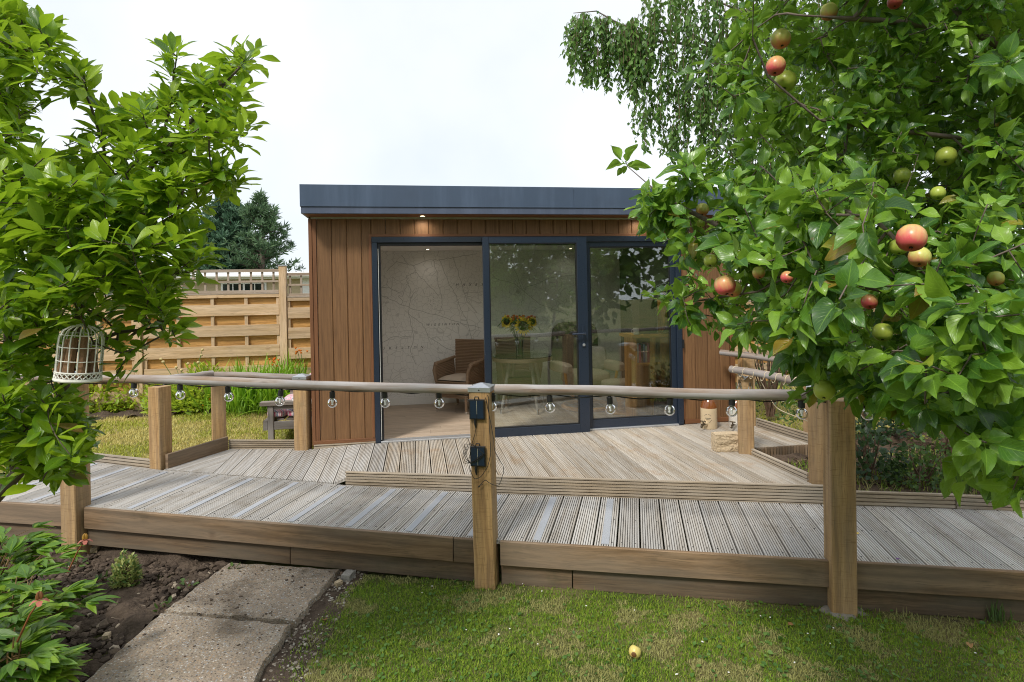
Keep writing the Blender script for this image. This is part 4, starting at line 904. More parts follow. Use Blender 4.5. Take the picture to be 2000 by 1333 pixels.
# solar panels on the middle post
M['cell'] = plain('solar_cell', (.012, .028, .06), .18, .2, .6, var=.25, nscale=14)
cA, sA = math.cos(A20), math.sin(A20)
pcx, pcy = pc[0] + .0705, pc[1] - .026
def on_post(a, z, out): # a along the face, out from the face
    return np.array([pcx - .006 + a * cA + (.075 + out) * sA, pcy + a * sA - (.075 + out) * cA, z])
def solar(z, tilt, label):
    t = thing('solar_panel', label, 'solar panel', on_post(-.015, z, 0), 'solar panels of the bulb string'); W = lambda a, b, o: on_post(-.018 + a, z + b + o * 0, .014 + o + tilt * b)
    X = np.array([cA, sA, 0]); o = W(0, 0, 0); 
    MB().plank(W(-.052, 0, 0), W(.052, 0, 0), .135, .016, up=nrm(on_post(0, 0, 1) - on_post(0, 0, 0)), ch=.003).build('casing', M['black'], t)
    for sx in (-.0235, .0235): MB().plank(W(sx - .0215, 0, .0092), W(sx + .0215, 0, .0092), .118, .003, up=nrm(on_post(0, 0, 1) - on_post(0, 0, 0)), ch=.0004).build('solar_cell', M['cell'], t)
    MB().plank(W(0, -.06, .0095), W(0, .06, .0095), .0025, .002, up=nrm(on_post(0, 0, 1) - on_post(0, 0, 0)), ch=0).build('cell_divider', plain('divider_line', (.45, .42, .33), .5), t)
    MB().tube([W(-.016, .066, 0), W(-.010, .085, 0), W(.010, .085, 0), W(.016, .066, 0)], .004, 6).build('hanging_tab', M['black'], t)
    MB().tube([W(-.014, -.064, .0), W(-.016, -.095, .002), W(-.013, -.125, .001)], [.011, .009, .005], 8).build('cable_boot', M['black'], t, smooth=True); return t
solar(.80, .08, 'upper small solar panel fixed under the post cap'); solar(.485, .02, 'lower small solar panel with tangled black lead around it')
m = MB()
def wob(P, k=26, amp=.006):
    P = np.asarray(P, float); tt = np.linspace(0, len(P) - 1, k); out = np.stack([np.interp(tt, range(len(P)), P[:, i]) for i in range(3)], 1)
    for _ in range(3): out[1:-1] = (out[:-2] + 2 * out[1:-1] + out[2:]) / 4
    return out + rng.normal(0, amp * .12, out.shape)
m.tube(wob([on_post(-.03, .675, .012), on_post(-.035, .64, .012), on_post(-.055, .58, .01), on_post(-.07, .53, .012), on_post(-.085, .42, .015), on_post(-.05, .33, .02), on_post(.0, .345, .02), on_post(.05, .42, .018), on_post(.07, .50, .012), on_post(.065, .62, .008), on_post(.06, .88, .008), on_post(.055, .895, .01)], 60), .0022, 5)
m.tube(wob([on_post(.04, .88, .01), on_post(.065, .75, .01), on_post(.088, .62, .004), on_post(.10, .52, .03), on_post(.16, .44, .05), on_post(.165, .40, .05), on_post(.13, .30, .05), on_post(.06, .31, .03), on_post(.03, .335, .02), on_post(-.03, .27, .02), on_post(.01, .30, .018)], 60), .0022, 5)
for k in range(4): m.tube(wob([on_post(-.075 - .012 * k, .565, .012), on_post(-.10 - .008 * k, .50 - .02 * k, .03), on_post(-.07, .44, .03), on_post(-.02 + .02 * k, .46 + .02 * k, .034), on_post(.03, .50, .03), on_post(-.03, .555, .025), on_post(-.075, .57, .012)], 40), .002, 5)
o = m.build('trailing_lead', M['wire'], smooth=True); tag(o, 'black lead tangled round the lower solar panel and down the post', 'cable')

# festoon bulbs along the front handrail
bulbs = [(96, 752), (262, 745), (351, 749), (444, 753), (549, 760), (649, 763), (751, 763), (857, 763), (963, 769), (1073, 770), (1190, 773), (1309, 775), (1430, 776), (1565, 780), (1691, 781), (1800, 783)]
def rail_z(s): return np.interp(s, [-6.2, -3.3, 0, 2.2, 5], [1.03, .982, .920, .902, .87])
fl = thing('festoon_lights', 'black festoon cable of clear round bulbs strung under the front handrail', 'string lights', rp(0, .9))
bulb_s = []
for px, py in bulbs:
    d = ray(px, py); a2 = FRONT_A - N20 * .012; tt = (a2 @ N20) / (d[:2] @ N20); p = CAM + d * tt; bulb_s.append(((p[0] - FRONT_A[0]) * E20[0] + (p[1] - FRONT_A[1]) * E20[1], p))
sock_me = glob_me = fil_me = None
prev = None; cab = []
for k, (s, p) in enumerate(bulb_s):
    x, y = p[0], p[1]; z = p[2]
    so = MB().tube([(0, 0, 0), (0, 0, -.010), (0, 0, -.011), (0, 0, -.046)], [.006, .012, .0165, .0165], 14) if k == 0 else None
    if k == 0:
        prof = [(.0125, -.044)] + [(.0295 * math.sin(a), -.0765 - .0295 * math.cos(a)) for a in np.linspace(math.pi - .43, 0.0, 12)]
        sk = so.build('bulb_socket', M['black'], fl, smooth=True); sock_me = sk.data
        for v in sock_me.vertices: v.co += Vector(base_of(fl))
        gl = MB().lathe(prof, (0, 0, 0), 20).build('bulb', M['bulb_glass'], sk, smooth=True); glob_me = gl.data
        fi = MB().lathe([(.0075, -.045), (.009, -.065), (.0045, -.078), (.006, -.088), (0, -.09)], (0, 0, 0), 10).build('bulb_stem', M['filament'], gl, smooth=True); fil_me = fi.data
        for me in (glob_me, fil_me):
            for v in me.vertices: v.co += Vector(base_of(fl))
    else:
        sk = link_mesh('bulb_socket', sock_me, fl); gl = link_mesh('bulb', glob_me, sk); fi = link_mesh('bulb_stem', fil_me, gl)
    sk.scale = (1.2, 1.2, 1.2); sk.location = Vector((x, y, z + .002)) - Vector(fl.location); sk.rotation_euler = (random.uniform(-.12, .12), random.uniform(-.12, .12), random.uniform(0, 6))
    if prev is not None:
        s0, q = prev; mid = (s0 + s) / 2; zr = rail_z(mid) - .044
        for u in np.linspace(0, 1, 9)[:-1]:
            ss = s0 + (s - s0) * u; zc = q[2] + .002 + (p[2] - q[2]) * u; zz = zc + (zr - zc) * (1 - abs(2 * u - 1) ** 1.3); f = fpt(ss, .012); cab.append((f[0], f[1] + .0, zz))
    prev = (s, p)
cab = np.array(cab); MB().tube(cab, .0042, 6).build('cable', M['wire'], fl, smooth=True)
# cord-hung vintage bulbs on the side rail
cl = thing('cord_lights', 'jute cord with clear pear bulbs looped over the side rail', 'string lights', (3.1, 5.2, .8))
rp2 = lambda t: np.array([np.interp(t, [0, .55, 1], [3.03, 3.23, 3.30]), np.interp(t, [0, .55, 1], [5.24, 4.72, 4.34]), np.interp(t, [0, .55, 1], [.80, .775, .765])])
pts = []
for k in range(9):
    t0 = .06 + k * .115; c = rp2(t0)
    for a in np.linspace(-2.2, 2.2, 7): pts.append(c + np.array([math.sin(a) * .039, math.sin(a) * -.01 + (a * .004), math.cos(a) * .039]))
    if k < 8: c2 = rp2(t0 + .057); pts.append(c2 + np.array([-.02, 0, -.085]))
MB().tube(wob(pts, 160, .003), .004, 5).build('cord', M['rope'], cl, smooth=True)
MB().tube(wob([rp2(.3) + np.array([.02, 0, -.06]), (3.28, 4.9, .46), (3.55, 4.72, .34), (3.78, 4.62, .12), (3.82, 4.58, -.05)], 40, .003), .004, 5).build('cord', M['rope'], cl, smooth=True)
for k in range(8):
    c = rp2(.117 + k * .115) + np.array([-.02, 0, -.085 - .01 * (k % 3)])
    so = MB().tube([c, c - np.array([0, 0, .035])], [.010, .013], 10).build('bulb_socket', M['brass'], cl, smooth=True)
    MB().lathe([(.012, -.034), (.016, -.05), (.027, -.075), (.029, -.09), (.022, -.108), (0, -.116)], c, 14).build('bulb', M['bulb_glass'], so, smooth=True)
# little blue box beside the step
o = MB().box((3.42, 5.06, -.33), (3.53, 5.16, -.20)).build('storage_box', plain('blue_plastic', (.03, .06, .14), .4)); tag(o, 'small dark blue box tucked below the step', 'box')

# ================================================================== BENCH ON THE LAWN
bz = -.255; bn = thing('garden_bench', 'weathered grey slatted garden bench on the dry lawn', 'bench', (-1.45, 7.4, bz))
def bx(m0, lo, hi, name): MB().box(lo, hi, ch=.004).build(name, M['bench'], bn)
y0, y1 = 7.16, 8.45
for yy in (y0, y1 - .06):
    bx(0, (-1.74, yy, bz - .02), (-1.675, yy + .06, .325), 'leg'); bx(0, (-1.23, yy, bz - .02), (-1.165, yy + .06, .70), 'leg')
    bx(0, (-1.82, yy - .02, .326), (-1.17, yy + .09, .372), 'armrest'); bx(0, (-1.672, yy + .008, .275), (-1.233, yy + .05, .324), 'arm_rail'); bx(0, (-1.672, yy + .01, .04), (-1.233, yy + .05, .135), 'end_rail')
for k in range(5): bx(0, (-1.76 + k * .108, y0 + .065, .137), (-1.76 + k * .108 + .08, y1 - .065, .159), 'seat_slat')
bx(0, (-1.79, y0 + .0, .04), (-1.742, y1, .155), 'front_rail')
bx(0, (-1.225, y0 + .061, .59), (-1.18, y1 - .061, .68), 'top_rail')
for k in range(8): bx(0, (-1.215, y0 + .1 + k * .145, .18), (-1.192, y0 + .17 + k * .145, .589), 'back_slat')
def quilt_mat():
    t = NT('striped_quilt'); p = t.coord('POS'); sx = t.new('SeparateXYZ'); t.l.new(p, sx.inputs[0]); w = t.noise(p, 40, 3)
    s = t.math('FRACT', t.math('ADD', t.math('MULTIPLY', t.math('ADD', sx.outputs[0], sx.outputs[1]), 11.0), t.math('MULTIPLY', w, .35)))
    c = t.ramp(s, [(0, (.62, .08, .20)), (.22, (.70, .66, .62)), (.38, (.13, .15, .30)), (.5, (.72, .68, .64)), (.66, (.66, .25, .36)), (.82, (.74, .70, .66)), (1, (.62, .08, .20))]); t.set(color=c, rough=.9); t.bump(w, .3, .005); return t.mat
M['quilt'] = quilt_mat()
cu = MB()
for k in range(3):
    for j in range(2): blob_cushion(cu, (-1.66 + j * .22, y0 + .27 + k * .44, .215), .125, .235, .055, 0, 3.2)
o = cu.build('seat_pad', M['quilt'], smooth=True); tag(o, 'pink and blue striped quilted pad lying on the bench seat', 'cushion')
cu = MB()
for k in range(3):
    for j in range(2): blob_cushion(cu, (-1.44 + .09 * j, y0 + .24 + k * .44, .33 + j * .17), .05, .225, .11, 0, 3)
o = cu.build('back_pad', M['quilt'], smooth=True); tag(o, 'striped quilted pad leaning on the bench backrest', 'cushion')

# ================================================================== FENCE, HOUSE BEYOND
YFE = 9.6
def fence_post(x, z1, label):
    t = thing('fence_post', label, 'post', (x, YFE, -.12), 'posts of the back fence'); MB().plank((x, YFE, -.15), (x, YFE, z1), .108, .105, up=(0, 1, 0), ch=.004).build('timber', M['fence'], t)
    MB().box((x - .06, YFE - .06, z1 + .0005), (x + .06, YFE + .06, z1 + .02), ch=.004).build('post_cap', M['metal'], t)
def fence_panel(x0, x1, dz, label):
    t = thing('garden_fence', label, 'fence panel', ((x0 + x1) / 2, YFE, -.1), 'slatted lengths of the back fence'); zt = 1.665 + dz
    bat = [x0 + .02] + [x0 + (x1 - x0) * k / 4 for k in (1, 2, 3)] + [x1 - .02]
    for b in bat: MB().plank((b, YFE, -.06), (b, YFE, zt - .02), .05, .035, up=(0, 1, 0), ch=.003).build('batten', M['fence'], t)
    k = 0; z = zt - .24
    while z > -.1:
        MB().plank((x0 + .005, YFE - .026, z), (x1 - .005, YFE - .026, z), .011, .172, ch=.002).build('slat', M['fence'], t); z -= .318
    z = zt - .085
    while z > -.1:
        MB().plank((x0 + .005, YFE + .026, z), (x1 - .005, YFE + .026, z), .011, .172, ch=.002).build('slat', M['fence_back'], t); z -= .318
    MB().plank((x0, YFE - .024, zt - .022), (x1, YFE - .024, zt - .022), .014, .055, ch=.002).build('top_rail', M['fence'], t)
    MB().plank((x0, YFE, zt + .012), (x1, YFE, zt + .012), .07, .022, ch=.003).build('capping', M['trellis'], t)
    z0 = zt + .025
    for zz, hh in ((z0 + .02, .04), (z0 + .175, .032), (z0 + .345, .045)): MB().plank((x0 + .005, YFE - .010, zz), (x1 - .005, YFE - .010, zz), .018, hh, ch=.002).build('trellis_rail', M['trellis'], t)
    xb = x0 + .045
    while xb < x1: MB().plank((xb, YFE + .008, z0), (xb, YFE + .008, z0 + .355), .032, .016, up=(0, 1, 0), ch=.002).build('trellis_bar', M['trellis'], t); xb += .1675
fpx = -2.06
fence_post(fpx, 2.10, 'tall fence post next to the corner of the garden room'); fence_panel(fpx - 2.03, fpx - .06, .0, 'fence panel with trellis top just behind the bench flowers')
fence_panel(fpx + .06, fpx + 1.95, -.065, 'slightly lower fence panel disappearing behind the garden room')
fence_post(fpx - 2.09, 2.10, 'fence post hidden in the magnolia leaves'); fence_panel(fpx - 4.12, fpx - 2.15, .0, 'fence panel mostly screened by the magnolia')
fence_post(fpx - 4.18, 2.10, 'fence post seen low between magnolia branches'); fence_panel(fpx - 6.21, fpx - 4.24, .0, 'fence panel at the far end behind the magnolia trunk')
fence_post(5.05, 1.75, 'fence post behind the end of the cladding on the apple side'); fence_panel(5.11, 7.0, -.30, 'fence panel seen over the far capped rail'); fence_post(7.06, 1.75, 'fence post dim behind the apple foliage'); fence_panel(7.12, 9.0, -.30, 'fence panel deep behind the apple foliage')

hs = thing('neighbour_house', 'pale brick bungalow with white window frames beyond the trellis', 'house', (-7, 22, -.2))
M['brick'] = plain('buff_brick', (.50, .41, .27), .9, var=.2, nscale=20); M['white_frame'] = plain('window_frame_white', (.80, .80, .80), .4); M['win'] = plain('window_glass_dark', (.015, .02, .022), .05, 0, .8)
HY = 20.0
def hp(px, py): p = on_y(px, py, HY); return p[0], p[2]
zt = hp(500, 546)[1]; zg = hp(500, 533)[1]
MB().box((-13, HY, -.4), (-1.5, HY + 5, zt), ch=0).build('wall', M['brick'], hs)
MB().box((-13.2, HY - .35, zt + .001), (-1.3, HY + 5.2, zg), ch=.01).build('fascia', M['white_frame'], hs); MB().tube([(-13.2, HY - .40, zt + .1), (-1.3, HY - .40, zt + .1)], .06, 8).build('gutter', M['white_frame'], hs, smooth=True)
def win(px0, px1, py0, py1, n):
    x0, z1 = hp(px0, py0); x1, z0 = hp(px1, py1 + 40)
    f = MB().box((x0, HY - .04, z1 - .06), (x1, HY - .001, z1)).build('window_frame', M['white_frame'], hs)
    for k in range(n + 1):
        xc = x0 + .03 + (x1 - x0 - .06) * k / n; w = .06 if k % 2 == 0 else .03; MB().box((xc - w / 2, HY - .045, z0), (xc + w / 2, HY - .0005, z1 - .061)).build('mullion', M['white_frame'], f)
    MB().box((x0 + .02, HY - .02, z0), (x1 - .02, HY - .012, z1 - .061), ch=0).build('pane', M['win'], f)
win(432, 522, 552, 572, 4)
x0, z1 = hp(588, 545); x1, z0 = hp(625, 640); MB().box((x0, HY - .05, -.3), (x1, HY - .001, z1)).build('garage_door', M['white_frame'], hs)

# ================================================================== FOLIAGE
PROF = {'magnolia': ([0, .10, .16, .35, .55, .72, .88, 1], [.035, .04, .22, .66, .98, 1, .52, .015]),
        'apple': ([0, .20, .235, .36, .52, .68, .86, 1], [.03, .03, .40, .90, 1, .84, .40, .012]),
        'birch': ([0, .22, .27, .45, .7, 1], [.02, .02, .8, 1, .5, .01]),
        'lance': ([0, .06, .28, .5, .76, 1], [.05, .1, .72, 1, .62, .012]),
        'oval': ([0, .08, .2, .5, .8, 1], [.06, .1, .6, 1, .75, .05])}
def leaf_tmpl(kind, L, W, rows=8, half=2, fold=.25, curl=.18, wave=.06, seed=0):
    r = random.Random(seed); ts = np.linspace(0, 1, rows)
    if rows >= 6: ts = np.array(sorted(set([0] + list(PROF[kind][0][1:3]) + list(np.linspace(PROF[kind][0][2], 1, rows - 2)[1:]))))
    us = np.linspace(-1, 1, 2 * half + 1); V, UV = [], []
    ph = r.uniform(0, 6.28); tw = r.uniform(-.35, .35); side = r.uniform(-.10, .10)
    for t in ts:
        w = np.interp(t, *PROF[kind]) * W / 2; 
        for u in us:
            x = u * w; z = fold * abs(x) - curl * L * t * t + wave * W * abs(u) * math.sin(t * 9 + ph + (1.5 if u > 0 else 0)) + tw * x * t
            V.append((x + side * L * t * t, L * t, z)); UV.append((u * .5 + .5, t))
    n = len(us); fs = [(i * n + j, i * n + j + 1, (i + 1) * n + j + 1, (i + 1) * n + j) for i in range(len(ts) - 1) for j in range(n - 1)]
    return np.array(V), np.array(fs), np.array(UV)
def frames(D, N):
    D = np.asarray(D, float); D = D / np.linalg.norm(D, axis=1)[:, None]; N = np.asarray(N, float); N = N - D * (N * D).sum(1)[:, None]; N = N / np.maximum(np.linalg.norm(N, axis=1), 1e-6)[:, None]
    X = np.cross(D, N); return np.stack([X, D, N], -1)           # columns: x, y (axis), z (upper face)
def merge_leaves(name, tm, which, R, T, S, mats, which_mat=None):
    Vs, Fs, Us, Ms = [], [], [], []; o = 0
    for k in range(len(tm)):
        id_ = np.nonzero(which == k)[0]
        if not len(id_): continue
        V, Fc, U = tm[k]; P = np.einsum('nij,vj->nvi', R[id_] * S[id_][:, None, None], V) + T[id_][:, None, :]
        Vs.append(P.reshape(-1, 3)); Us.append(np.tile(U, (len(id_), 1))); Fs.append((Fc[None] + (np.arange(len(id_)) * len(V))[:, None, None]).reshape(-1, 4) + o); o += len(id_) * len(V)
    me = np_mesh(name, np.vstack(Vs), np.vstack(Fs), np.vstack(Us)); me.materials.append(mats); return me
def visible_pick(T, C, area, n):
    """the n leaves that show largest from the photograph's standpoint (rough depth test)"""
    px, py, w = project(C); ok = (w > .1) & (px > -30) & (px < 2030) & (py > -30) & (py < 1360); G = 10; zb = np.full((210, 145), 1e9); ix = np.clip((px / G + 5).astype(int), 0, 209); iy = np.clip((py / G + 5).astype(int), 0, 144)
    rad = np.sqrt(area) * F / np.maximum(w, .1) * .42
    for i in np.argsort(w):
        if not ok[i]: continue
        k = int(rad[i] / G); a, b = ix[i], iy[i]; sl = zb[max(0, a - k):a + k + 1, max(0, b - k):b + k + 1]; sl[sl > w[i]] = w[i]
    vis = ok & (w <= zb[ix, iy] + .05); sc = np.where(vis, area / np.maximum(w, .1) ** 2, 0); return np.argsort(-sc)[:n][np.sort(sc)[::-1][:n] > 0]
def foliage(parent, tm, which, R, T, S, mat, n_parts, leaf_name='leaf', rest='foliage', alt=None):
    """largest visible leaves as parts, the rest as one part"""
    which = np.asarray(which); T = np.asarray(T, float); S = np.asarray(S, float); b = base_of(parent)
    Ls = np.array([t[0][:, 1].max() for t in tm]); As = np.array([t[0][:, 1].max() * (t[0][:, 0].max() - t[0][:, 0].min()) for t in tm])
    Cn = T + R[:, :, 1] * (Ls[which] * S * .6)[:, None]; v = Cn - CAM; v /= np.linalg.norm(v, axis=1)[:, None]; face = np.abs((R[:, :, 2] * v).sum(1)) * .8 + .2
    pick = visible_pick(T, Cn, As[which] * S * S * face, n_parts) if n_parts else np.array([], int)
    mes = []
    for V, Fc, U in tm:
        me = np_mesh(leaf_name, V, Fc, U); me.materials.append(mat); mes.append(me)
    for i in pick:
        o = link_mesh(leaf_name, mes[which[i]], parent); mm = np.eye(4); mm[:3, :3] = R[i] * S[i]; mm[:3, 3] = T[i] - b; o.matrix_basis = Matrix(mm.tolist())
    mask = np.ones(len(T), bool); mask[pick] = False
    if mask.any():
        me = merge_leaves(rest, tm, which[mask], R[mask], T[mask] - b, S[mask], mat); o = link_mesh(rest, me, parent); o['kind'] = 'stuff'
def grow(limbs, targets, seg=.10, bias=.0):
    """twigs joining target points to limbs, nearest first; returns node positions and parents"""
    P = []; par = []
    for L in limbs:
        L = np.asarray(L, float); k0 = None
        for i, p in enumerate(L):
            if i == 0:
                if len(P): d = [np.linalg.norm(np.array(q) - p) for q in P]; k0 = int(np.argmin(d)); 
                if k0 is not None and min(d) < .02: continue
                P.append(p); par.append(k0 if k0 is not None else -1); k0 = len(P) - 1; continue
            q = P[k0]; n = max(1, int(np.linalg.norm(p - q) / seg))
            for j in range(1, n + 1): P.append(q + (p - q) * j / n); par.append(k0); k0 = len(P) - 1
    P = np.array(P); par = list(par); tips = []
    d0 = np.min(np.linalg.norm(targets[:, None] - P[None], axis=2), axis=1)
    for ti in np.argsort(d0):
        t = targets[ti]; d = np.linalg.norm(P - t, axis=1); k = int(np.argmin(d)); q = P[k]; L = d[k]; n = max(2, int(L / seg)); side = rng.normal(0, .045 * L, 3); new = []
        for j in range(1, n + 1): u = j / n; new.append(q + (t - q) * u + side * math.sin(math.pi * u) * .5)
        kk = k
        for p in new: P = np.vstack([P, p]); par.append(kk); kk = len(P) - 1
        tips.append((ti, kk, k))
    return P, np.array(par), tips
def branch_mesh(P, par, r_tip, power, n_limb=6, rmax=.06, rmin=0):
    n = len(P); cnt = np.zeros(n); child = np.zeros(n, int)
    for p in par:
        if p >= 0: child[p] += 1
    cnt[child == 0] = 1
    for i in range(n - 1, -1, -1):
        if par[i] >= 0: cnt[par[i]] += cnt[i]
    r = np.minimum(rmax, r_tip * np.maximum(cnt, 1) ** power); kids = [[] for _ in range(n)]
    for i, p in enumerate(par):
        if p >= 0: kids[p].append(i)
    m = MB(); starts = [i for i in range(n) if par[i] < 0]; 
    for i in range(n):
        for c in kids[i][1:]: starts.append((i, c))
    for st in starts:
        if isinstance(st, tuple): ch = [st[0], st[1]]; rad = [r[st[1]], r[st[1]]]
        else: ch = [st]; rad = [r[st]]
        while kids[ch[-1]]: c = kids[ch[-1]][0]; ch.append(c); rad.append(r[c])
        if len(ch) > 1: m.tube(P[ch], rad, 7 if max(rad) > .012 else (5 if max(rad) > .005 else 4), cap=False)
    return m
def in_blobs(blobs, n, seed, flat=1.0):
    r = np.random.default_rng(seed); w = np.array([b[2] ** 2 for b in blobs], float); w /= w.sum(); out, dr = [], []
    for i in r.choice(len(blobs), n, p=w):
        x, y, rad, D, h = blobs[i]; a = r.uniform(0, 6.283); q = math.sqrt(r.uniform(0, 1)); dd = r.uniform(-h, h)
        out.append(on_d(x + math.cos(a) * rad * q, y + math.sin(a) * rad * q, D + dd))
    return np.array(out)
def whorl(tip, ax, n, spread, r, len_j=.25, up=.55, droop=0.0, spin=2.4):
    ax = nrm(ax); x = nrm(np.cross(ax, (.3, .1, .9) if abs(ax[2]) < .9 else (1, 0, 0))); y = np.cross(ax, x); out = []; a0 = r.uniform(0, 6.28)
    for k in range(n):
        a = a0 + spin * k + r.uniform(-.25, .25); e = spread * (.55 + .6 * (k + .5) / n) + r.uniform(-.15, .15); rd = x * math.cos(a) + y * math.sin(a); d = ax * math.cos(e) + rd * math.sin(e) + np.array([0, 0, -droop]); d = nrm(d)
        nn = nrm(ax * math.sin(e) - rd * math.cos(e)) * (1 - up) + np.array([0, 0, 1]) * up + r.normal(0, .16, 3)
        out.append((tip - ax * (k / n) * .05 + rd * .004, d, nn, r.uniform(1 - len_j, 1 + len_j * .6)))
    return out

# ------------------------------------------------------------------ magnolia
M['mag_leaf'] = leaf_mat('magnolia_leaf', (.040, .115, .008), (.135, .27, .010), (.30, .44, .016), .30, .38, (.40, .62, .02), .30, odd=(.16, .085, .03))
mblobs = [(20, 40, 52, 2.5, .25), (62, 80, 45, 2.45, .2), (18, 140, 70, 2.5, .3), (70, 180, 38, 2.5, .2), (10, 235, 45, 2.5, .3), (148, 135, 34, 2.6, .15), (152, 280, 34, 2.55, .2), (150, 320, 40, 2.5, .25), (70, 900, 60, 2.4, .3), (150, 870, 45, 2.45, .25), (165, 180, 40, 2.6, .2), (205, 235, 42, 2.6, .25), (255, 250, 50, 2.55, .3), (330, 245, 62, 2.6, .3), (335, 170, 42, 2.65, .2), (345, 110, 30, 2.65, .12), (420, 185, 52, 2.65, .25), (460, 130, 40, 2.65, .2), (506, 110, 26, 2.65, .1), (450, 240, 45, 2.6, .25), (385, 305, 55, 2.55, .3), (436, 350, 32, 2.5, .15), (300, 340, 68, 2.5, .35), (200, 345, 66, 2.45, .4), (115, 360, 60, 2.4, .4), (45, 360, 70, 2.4, .45), (30, 430, 80, 2.35, .45), (140, 440, 88, 2.35, .45), (250, 430, 88, 2.4, .42), (335, 420, 62, 2.45, .3), (375, 500, 42, 2.4, .2), (285, 520, 80, 2.4, .35), (160, 540, 95, 2.4, .42), (50, 540, 90, 2.35, .45), (320, 600, 42, 2.4, .25), (240, 620, 72, 2.45, .35), (130, 630, 80, 2.5, .35), (40, 650, 80, 2.4, .4), (318, 660, 34, 2.4, .2), (245, 700, 45, 2.45, .3), (55, 770, 75, 2.45, .4), (150, 790, 52, 2.55, .3), (95, 860, 70, 2.4, .35), (30, 850, 55, 2.4, .3), (165, 850, 30, 2.45, .2), (120, 905, 38, 2.35, .2), (-60, 300, 90, 2.5, .5), (-70, 550, 100, 2.5, .5), (-60, 780, 90, 2.5, .5), (-40, 100, 80, 2.5, .4)]
mt = in_blobs(mblobs, 700, 5)
base_m = np.array([-2.55, 2.62, -.42]); T_ = lambda x, y, D: on_d(x, y, D)
mlimbs = [[base_m, T_(-40, 1010, 2.5), T_(30, 930, 2.42), T_(120, 800, 2.55), T_(135, 690, 2.55), T_(170, 560, 2.5), T_(235, 420, 2.5), T_(300, 320, 2.55), T_(380, 230, 2.62), T_(470, 130, 2.65)],
          [T_(30, 930, 2.42), T_(10, 760, 2.5), T_(20, 560, 2.45), T_(10, 360, 2.5), T_(20, 180, 2.5), T_(40, 40, 2.5)], [T_(170, 560, 2.5), T_(165, 420, 2.5), T_(205, 300, 2.55), T_(180, 215, 2.6), T_(150, 140, 2.6)], [T_(235, 420, 2.5), T_(320, 370, 2.45), T_(440, 345, 2.5)], [T_(135, 690, 2.55), T_(230, 650, 2.45), T_(315, 640, 2.4)], [T_(300, 320, 2.55), T_(330, 220, 2.65), T_(345, 110, 2.65)]]
mag = thing('magnolia_tree', 'big leaved glossy green magnolia on the bare soil bed, a birdcage in it', 'tree', base_m)
Pm, parm, tips = grow(mlimbs, mt, .09)
branch_mesh(Pm, parm, .0024, .42, rmax=.055).build('trunk', M['bark'], mag, smooth=True, sharp=2)
mtm = [leaf_tmpl('magnolia', .102, .039, 8, 2, .30, c, .05, s) for s, c in enumerate((.05, .16, .26, .12, .36, .02))]
rm = np.random.default_rng(21); rec = []
for ti, k, k0 in tips:
    tip = Pm[k]; ax = nrm(nrm(tip - Pm[parm[k]]) * .5 + np.array([0, -.10, .75]) + rm.normal(0, .22, 3)); rec += whorl(tip, ax, rm.integers(6, 11), 1.05, rm, .42, .60, .12)
    if rm.random() < .7: mid = Pm[parm[k]]; rec += whorl(mid, ax, 4, 1.25, rm, .3, .6, .2)
T = np.array([q[0] for q in rec]); D = np.array([q[1] for q in rec]); N = np.array([q[2] for q in rec]); S = np.array([q[3] for q in rec])
cx, cy, cw = project(T + D * .06)
cage_c = on_d(156, 700, 2.15)
keep = ~((((cx - 160) / 50) ** 2 + ((cy - 692) / 62) ** 2 < 1) & (cw < 2.33) & (cx > 112)) & ~((cx > 60) & (cx < 135) & (cy > 205) & (cy < 292)) & ~((cx > 185) & (cx < 262) & (cy < 190)) & (np.linalg.norm(T - cage_c, axis=1) > .09)
keep &= ~((cx > 186) & (cy > 765) & (cy < 960)) & ~((cy > 955) & (cx > 20)) & ~((cx > 150) & (cx < 215) & (cy > 735) & (cy < 760))
T, D, N, S = T[keep], D[keep], N[keep], S[keep]
foliage(mag, mtm, rm.integers(0, len(mtm), len(T)), frames(D, N), T, S, M['mag_leaf'], 300)
MB().lathe([(0, -.018), (.008, -.012), (.010, .0), (.006, .014), (0, .022)], T_(186, 345, 2.25), 10).build('flower_bud', plain('purple_bud', (.10, .02, .12), .5), mag, smooth=True)
# birdcage hanging in it
cg = thing('birdcage', 'white domed wire birdcage with dried fillings hanging among the magnolia leaves', 'birdcage', cage_c)
ck = 2.15 / F; cz0 = cage_c[2] - .082; cr_ = .070; tl = nrm(np.array([.10, 0, 1.0])); tx = nrm(np.cross((0, 1, 0), tl)); ty = np.cross(tl, tx)
W = lambda a, b, z: cage_c + tx * a + ty * b + tl * (z - .082)
ringp = lambda r, z, n=32: [W(r * math.cos(a), r * math.sin(a), z) for a in np.linspace(0, 2 * math.pi, n + 1)]
for k in range(16):
    a = k / 16 * 2 * math.pi; MB().tube([W(cr_ * math.cos(a), cr_ * math.sin(a), .03), W(cr_ * math.cos(a), cr_ * math.sin(a), .13), W(cr_ * .97 * math.cos(a), cr_ * .97 * math.sin(a), .160), W(cr_ * .82 * math.cos(a), cr_ * .82 * math.sin(a), .184), W(cr_ * .5 * math.cos(a), cr_ * .5 * math.sin(a), .199), W(cr_ * .18 * math.cos(a), cr_ * .18 * math.sin(a), .204)], .0022, 6).build('wire', M['cage'], cg, smooth=True)
for z, rr_ in ((.075, cr_), (.125, cr_), (.170, cr_ * .955)): MB().tube(ringp(rr_, z), .0016, 6).build('hoop', M['cage'], cg, smooth=True)
m = MB(); m.lathe([(0, 0), (cr_ + .004, 0), (cr_ + .006, .004), (cr_ + .004, .012), (0, .010)], W(0, 0, 0), 32, M=np.stack([tx, ty, tl], 1)); m.build('tray', M['cage'], cg, smooth=True)
